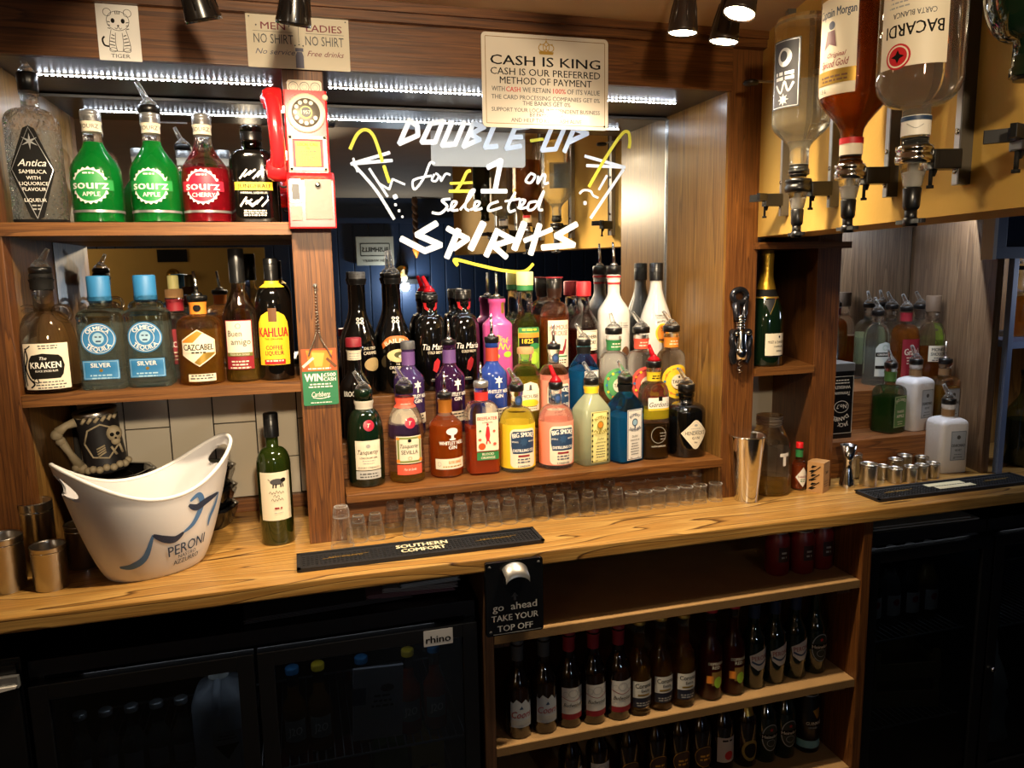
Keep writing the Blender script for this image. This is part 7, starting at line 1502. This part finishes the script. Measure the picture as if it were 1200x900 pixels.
# inside the left fridge
def jug():
    t = thing('plastic_jug', 'milky plastic jug with hazard label inside the fridge', 'jug', (-0.205, 1.62, -0.441))
    R = [(0, 0.045, 0.045, 4), (0.006, 0.055, 0.06, 4), (0.165, 0.055, 0.06, 4), (0.19, 0.045, 0.05, 3), (0.204, 0.02, 0.02, 2), (0.22, 0.019, 0.019, 2)]
    skin(MB(), R).build('jug_body', liquid('milky_plastic', '#C2C6CE', 0.85, '#D8DCE0'), t)
    MB().tube([(0.0, -0.02, 0.208), (0.0, -0.06, 0.195), (0, -0.068, 0.175), (0, -0.062, 0.16)], 0.008, 10).build('handle', MATS['milky_plastic'], t)
    cap_screw(t, 0.228, 0.021, 0.016, WHITE)
    deco(t, [('R', 0.014, 0.075, 0.055, 0.08, c_('hazard_label', '#9A9AA0')), ('p', [(-0.01, 0.086), (0.038, 0.086), (0.014, 0.052)], BLACK), ('w', 0.014, 0.104, 0.04, 2, 0.007, 0.003, DKGREY)], surf(R), (0.008, 0.02))
jug()
JUICE = [('R', 0, 0.06, 0.05, 0.05, c_('juice_label', '#8A8A86')), T('J2O', 0, 0.06, 0.018, WHITE, fit=0.03)]
Zf = -0.441
for i, (x, lq) in enumerate(((-0.055, AMBER), (0.0, AMBER), (0.095, RHUB), (0.2, BLOOD), (0.26, BLOOD))):
    R = shape(0.027, 0.1, 0.14, 0.0125, 0.195, 'slope', 2, 1, 0.004)
    bottle('juice bottle behind the fridge glass, %s from the middle door post' % ORD[i], (x, 1.63, Zf), R, CLEAR, lq, 0.15, caps=[lambda t: cap_screw(t, 0.2, 0.0145, 0.014, [BLUE, YEL][i % 2])], items=JUICE, name='juice_bottle', group='juice bottles in the left fridge', cut=(0.006, 0.01))
for i, x in enumerate((-0.478, -0.4295, -0.381, -0.3325, -0.2845)):
    R = shape(0.024, 0.085, 0.125, 0.012, 0.165, 'slope', 2, 1, 0.004)
    bottle('small mixer bottle behind the fridge glass, %s from the left fridge side' % ORD[i], (x, 1.63, Zf), R, CLEAR, WATER, 0.12, caps=[lambda t: cap_screw(t, 0.17, 0.0135, 0.012, SILV)], items=[('R', 0, 0.055, 0.04, 0.04, c_('mixer_label', '#77777C'))], name='mixer_bottle', group='mixer bottles in the left fridge', cut=(0.006, 0.01))
t = tag(MB().box(-0.055, 0.055, -0.004, 0.004, -0.085, 0.085).build('paper_notice', c_('notice_paper', '#A8A6AC', 0.7), None, 0.001, (0.125, 1.588, -0.335), 0.0), 'white printed paper standing behind the glass of the right fridge door', 'paper')
t.rotation_euler = (0, 0.05, 0)
deco(t, [('e', 0.02, 0.035, 0.03, 0.018, INK), ('w', 0.01, 0.015, 0.05, 3, 0.012, 0.005, INK), ('R', -0.042, 0.02, 0.03, 0.04, NAVY)], lambda u, z, o: (u, -0.004 - o, z), None, 0.0003, 0.0001, 'patch')
for i, (x, mt) in enumerate(((-0.06, c_('carton_red', '#7A1A16')), (0.06, c_('carton_wine', '#5A1620')), (0.15, c_('carton_green', '#2A5A22')), (0.235, c_('carton_yellow', '#A88A1E')))):
    t = tag(MB().box(-0.038, 0.038, -0.04, 0.04, 0, 0.19).prism_y([(-0.038, 0.19), (0.038, 0.19), (0.0, 0.205)], -0.03, 0.03).build('drink_carton', mt, None, 0.001, (x, 1.64, -0.656)), '%s drinks carton on the low fridge shelf' % ['red', 'wine red', 'green', 'yellow'][i], 'carton')
    deco(t, [('w', 0.0, 0.13, 0.05, 3, 0.014, 0.007, INK)], lambda u, z, o: (u, -0.04 - o, z), None, 0.0004)
# inside the right fridge
for i, x in enumerate((1.44, 1.505, 1.57, 1.635, 1.70)):
    R = shape(0.03, 0.11, 0.16, 0.013, 0.22, 'slope', 2, 1, 0.004)
    bottle('wine or mixer bottle behind the right fridge glass, %s from the beer shelving' % ORD[i], (x, 1.66, -0.396), R, [CLEAR, DKGREEN, CLEAR, DKGL, CLEAR][i], [STRAW, None, WATER, None, STRAW][i], 0.15, caps=[lambda t: cap_screw(t, 0.224, 0.0145, 0.014, SILV)], items=[('R', 0, 0.06, 0.05, 0.06, c_('fridge_label', '#A09C98')), ('e', 0, 0.07, 0.02, 0.02, DKRED)], name='fridge_bottle', group='bottles in the right fridge', cut=(0.006, 0.01))
CRT = pm('crate_card', '#8A7448', 0.7, var=0.2)
for i, z in enumerate((-0.656, -0.57)):
    t = thing('fruit_tray', ['cardboard fruit tray at the bottom of the two in the right fridge', 'cardboard fruit tray on top of the other in the right fridge'][i], 'tray', (1.64, 1.70, z), -0.25 + 0.06 * i)
    m = MB()
    for x0, x1, y0, y1 in ((-0.1, 0.1, -0.07, -0.064), (-0.1, 0.1, 0.064, 0.07), (-0.1, -0.094, -0.07, 0.07), (0.094, 0.1, -0.07, 0.07)): m.box(x0, x1, y0, y1, 0, 0.05)
    m.box(-0.1, 0.1, -0.07, 0.07, 0, 0.004); m.build('tray_box', CRT, t, 0.001)
    m = MB()
    for sx in (-1, 1):
        for sy in (-1, 1): m.box(sx * 0.09 - 0.008, sx * 0.09 + 0.008, sy * 0.06 - 0.008, sy * 0.06 + 0.008, 0.0, 0.082)
    m.build('corner_post', CRT, t)
m = MB(); rr_ = random.Random(3)
m.add(*(lambda V: (V, [(i * 16 + j, i * 16 + (j + 1) % 16, (i + 1) * 16 + (j + 1) % 16, (i + 1) * 16 + j) for i in range(9) for j in range(16)]))([((0.11 + rr_.uniform(-0.02, 0.02)) * math.cos(2 * PI * j / 16) * (1 - 0.5 * (i / 9) ** 3), (0.1 + rr_.uniform(-0.02, 0.02)) * math.sin(2 * PI * j / 16) * (1 - 0.5 * (i / 9) ** 3), i * 0.038) for i in range(10) for j in range(16)]), True)
m.build('ice_sack', pm('white_sack', '#B8B6B0', 0.6), None, 0, (1.97, 1.74, -0.855)); tag(bpy.data.objects['ice_sack'], 'crumpled white plastic sack inside the far right fridge', 'sack')
# ================================================================== FAR RIGHT, BEYOND THE BAY
BLG = pm('blue_grey_paint', '#5F6E8C', 0.45)
t = thing('wall_unit', 'blue grey shelf unit beyond the right bay', 'shelving', (1.945, 1.675, 0))
MB().box(-0.008, 0.01, -0.006, 0.012, 0.0, 0.66).build('upright', BLG, t, 0.001)
MB().prism([(0.012, 0.0), (0.75, 0.0), (0.75, 0.3), (0.125, 0.3)], 0.365, 0.385).build('shelf_board', BLG, t, 0.001)
MB().box(0.135, 0.75, 0.3, 0.31, 0.0, 0.75).build('back_panel', W_PANEL, t)
t = thing('framed_window', 'blue grey small paned hatch window at the right edge above the bay', 'window', (1.9, 1.56, 0.62))
WX = on_y(1163, 293, 1.56).x - 1.9
m = MB().box(WX + 0.012, WX + 0.6, 0, 0.03, 0.0, 0.03).box(WX + 0.012, WX + 0.6, 0, 0.03, 0.30, 0.33).box(WX + 0.012, WX + 0.045, 0, 0.03, 0.03, 0.30).box(WX + 0.56, WX + 0.6, 0, 0.03, 0.03, 0.30)
for k in range(1, 4): m.box(WX + 0.045 + k * 0.13, WX + 0.051 + k * 0.13, 0.004, 0.026, 0.03, 0.30)
m.build('window_frame', BLG, t, 0.001)
MB().box(WX + 0.045, WX + 0.56, 0.012, 0.016, 0.03, 0.30).build('pane', pm('dark_pane', '#182238', 0.1, coat=0.5), t)
MB().box(WX, WX + 0.012, -0.002, 0.034, -0.002, 0.33).build('edge_trim', c_('pale_trim', '#C9CBCD'), t)
for i, px in enumerate((2.123, 2.205, 2.287)):
    p = Vector((px, 1.8, 0))
    R = shape(0.036, 0.1, 0.15, 0.016, 0.2, 'slope')
    bottle('amber bottle on the blue grey shelf, %s from the upright' % ORD[i], (p.x, 1.80, 0.386), R, CLEAR, AMBER, 0.12, caps=[lambda t: cap_pour(t, 0.2, 0.016, 'clear', 2.6, 0.012, 0.5, 0.03)], items=[('R', 0, 0.06, 0.06, 0.03, AMBER)], group='amber bottles on the blue shelf')
R = shape(0.05, 0.155, 0.225, 0.017, 0.275, 'slope')
bottle('tall clear bottle of dark green liqueur at the right edge under the blue shelf', put(1196, 548, 0, 0.05), R, glass('smoky_green_glass', '#C9D6B8', 0.0, 0.4), liquid('melon_liqueur', '#2E3A12', 0.7, '#5E6E2A'), 0.14, caps=[lambda t: cap_pour(t, 0.276, 0.017, 'steel', 2.2, 0.014, 0.15, 0.045)], items=[('R', 0.0, 0.075, 0.05, 0.05, c_('dim_green', '#4A5A30'))])
d = bpy.data.lights.new('shelf_fill_light', 'AREA'); d.size = 0.2; d.energy = 1.5; d.color = (0.72, 0.8, 1.0)  # added unseen fill light for the amber bottles and panel beyond the bay
o = bpy.data.objects.new('shelf_fill_light', d); COL.objects.link(o); o.location = (2.45, 1.5, 0.58); o.rotation_euler = (1.2, 0, 0.35)
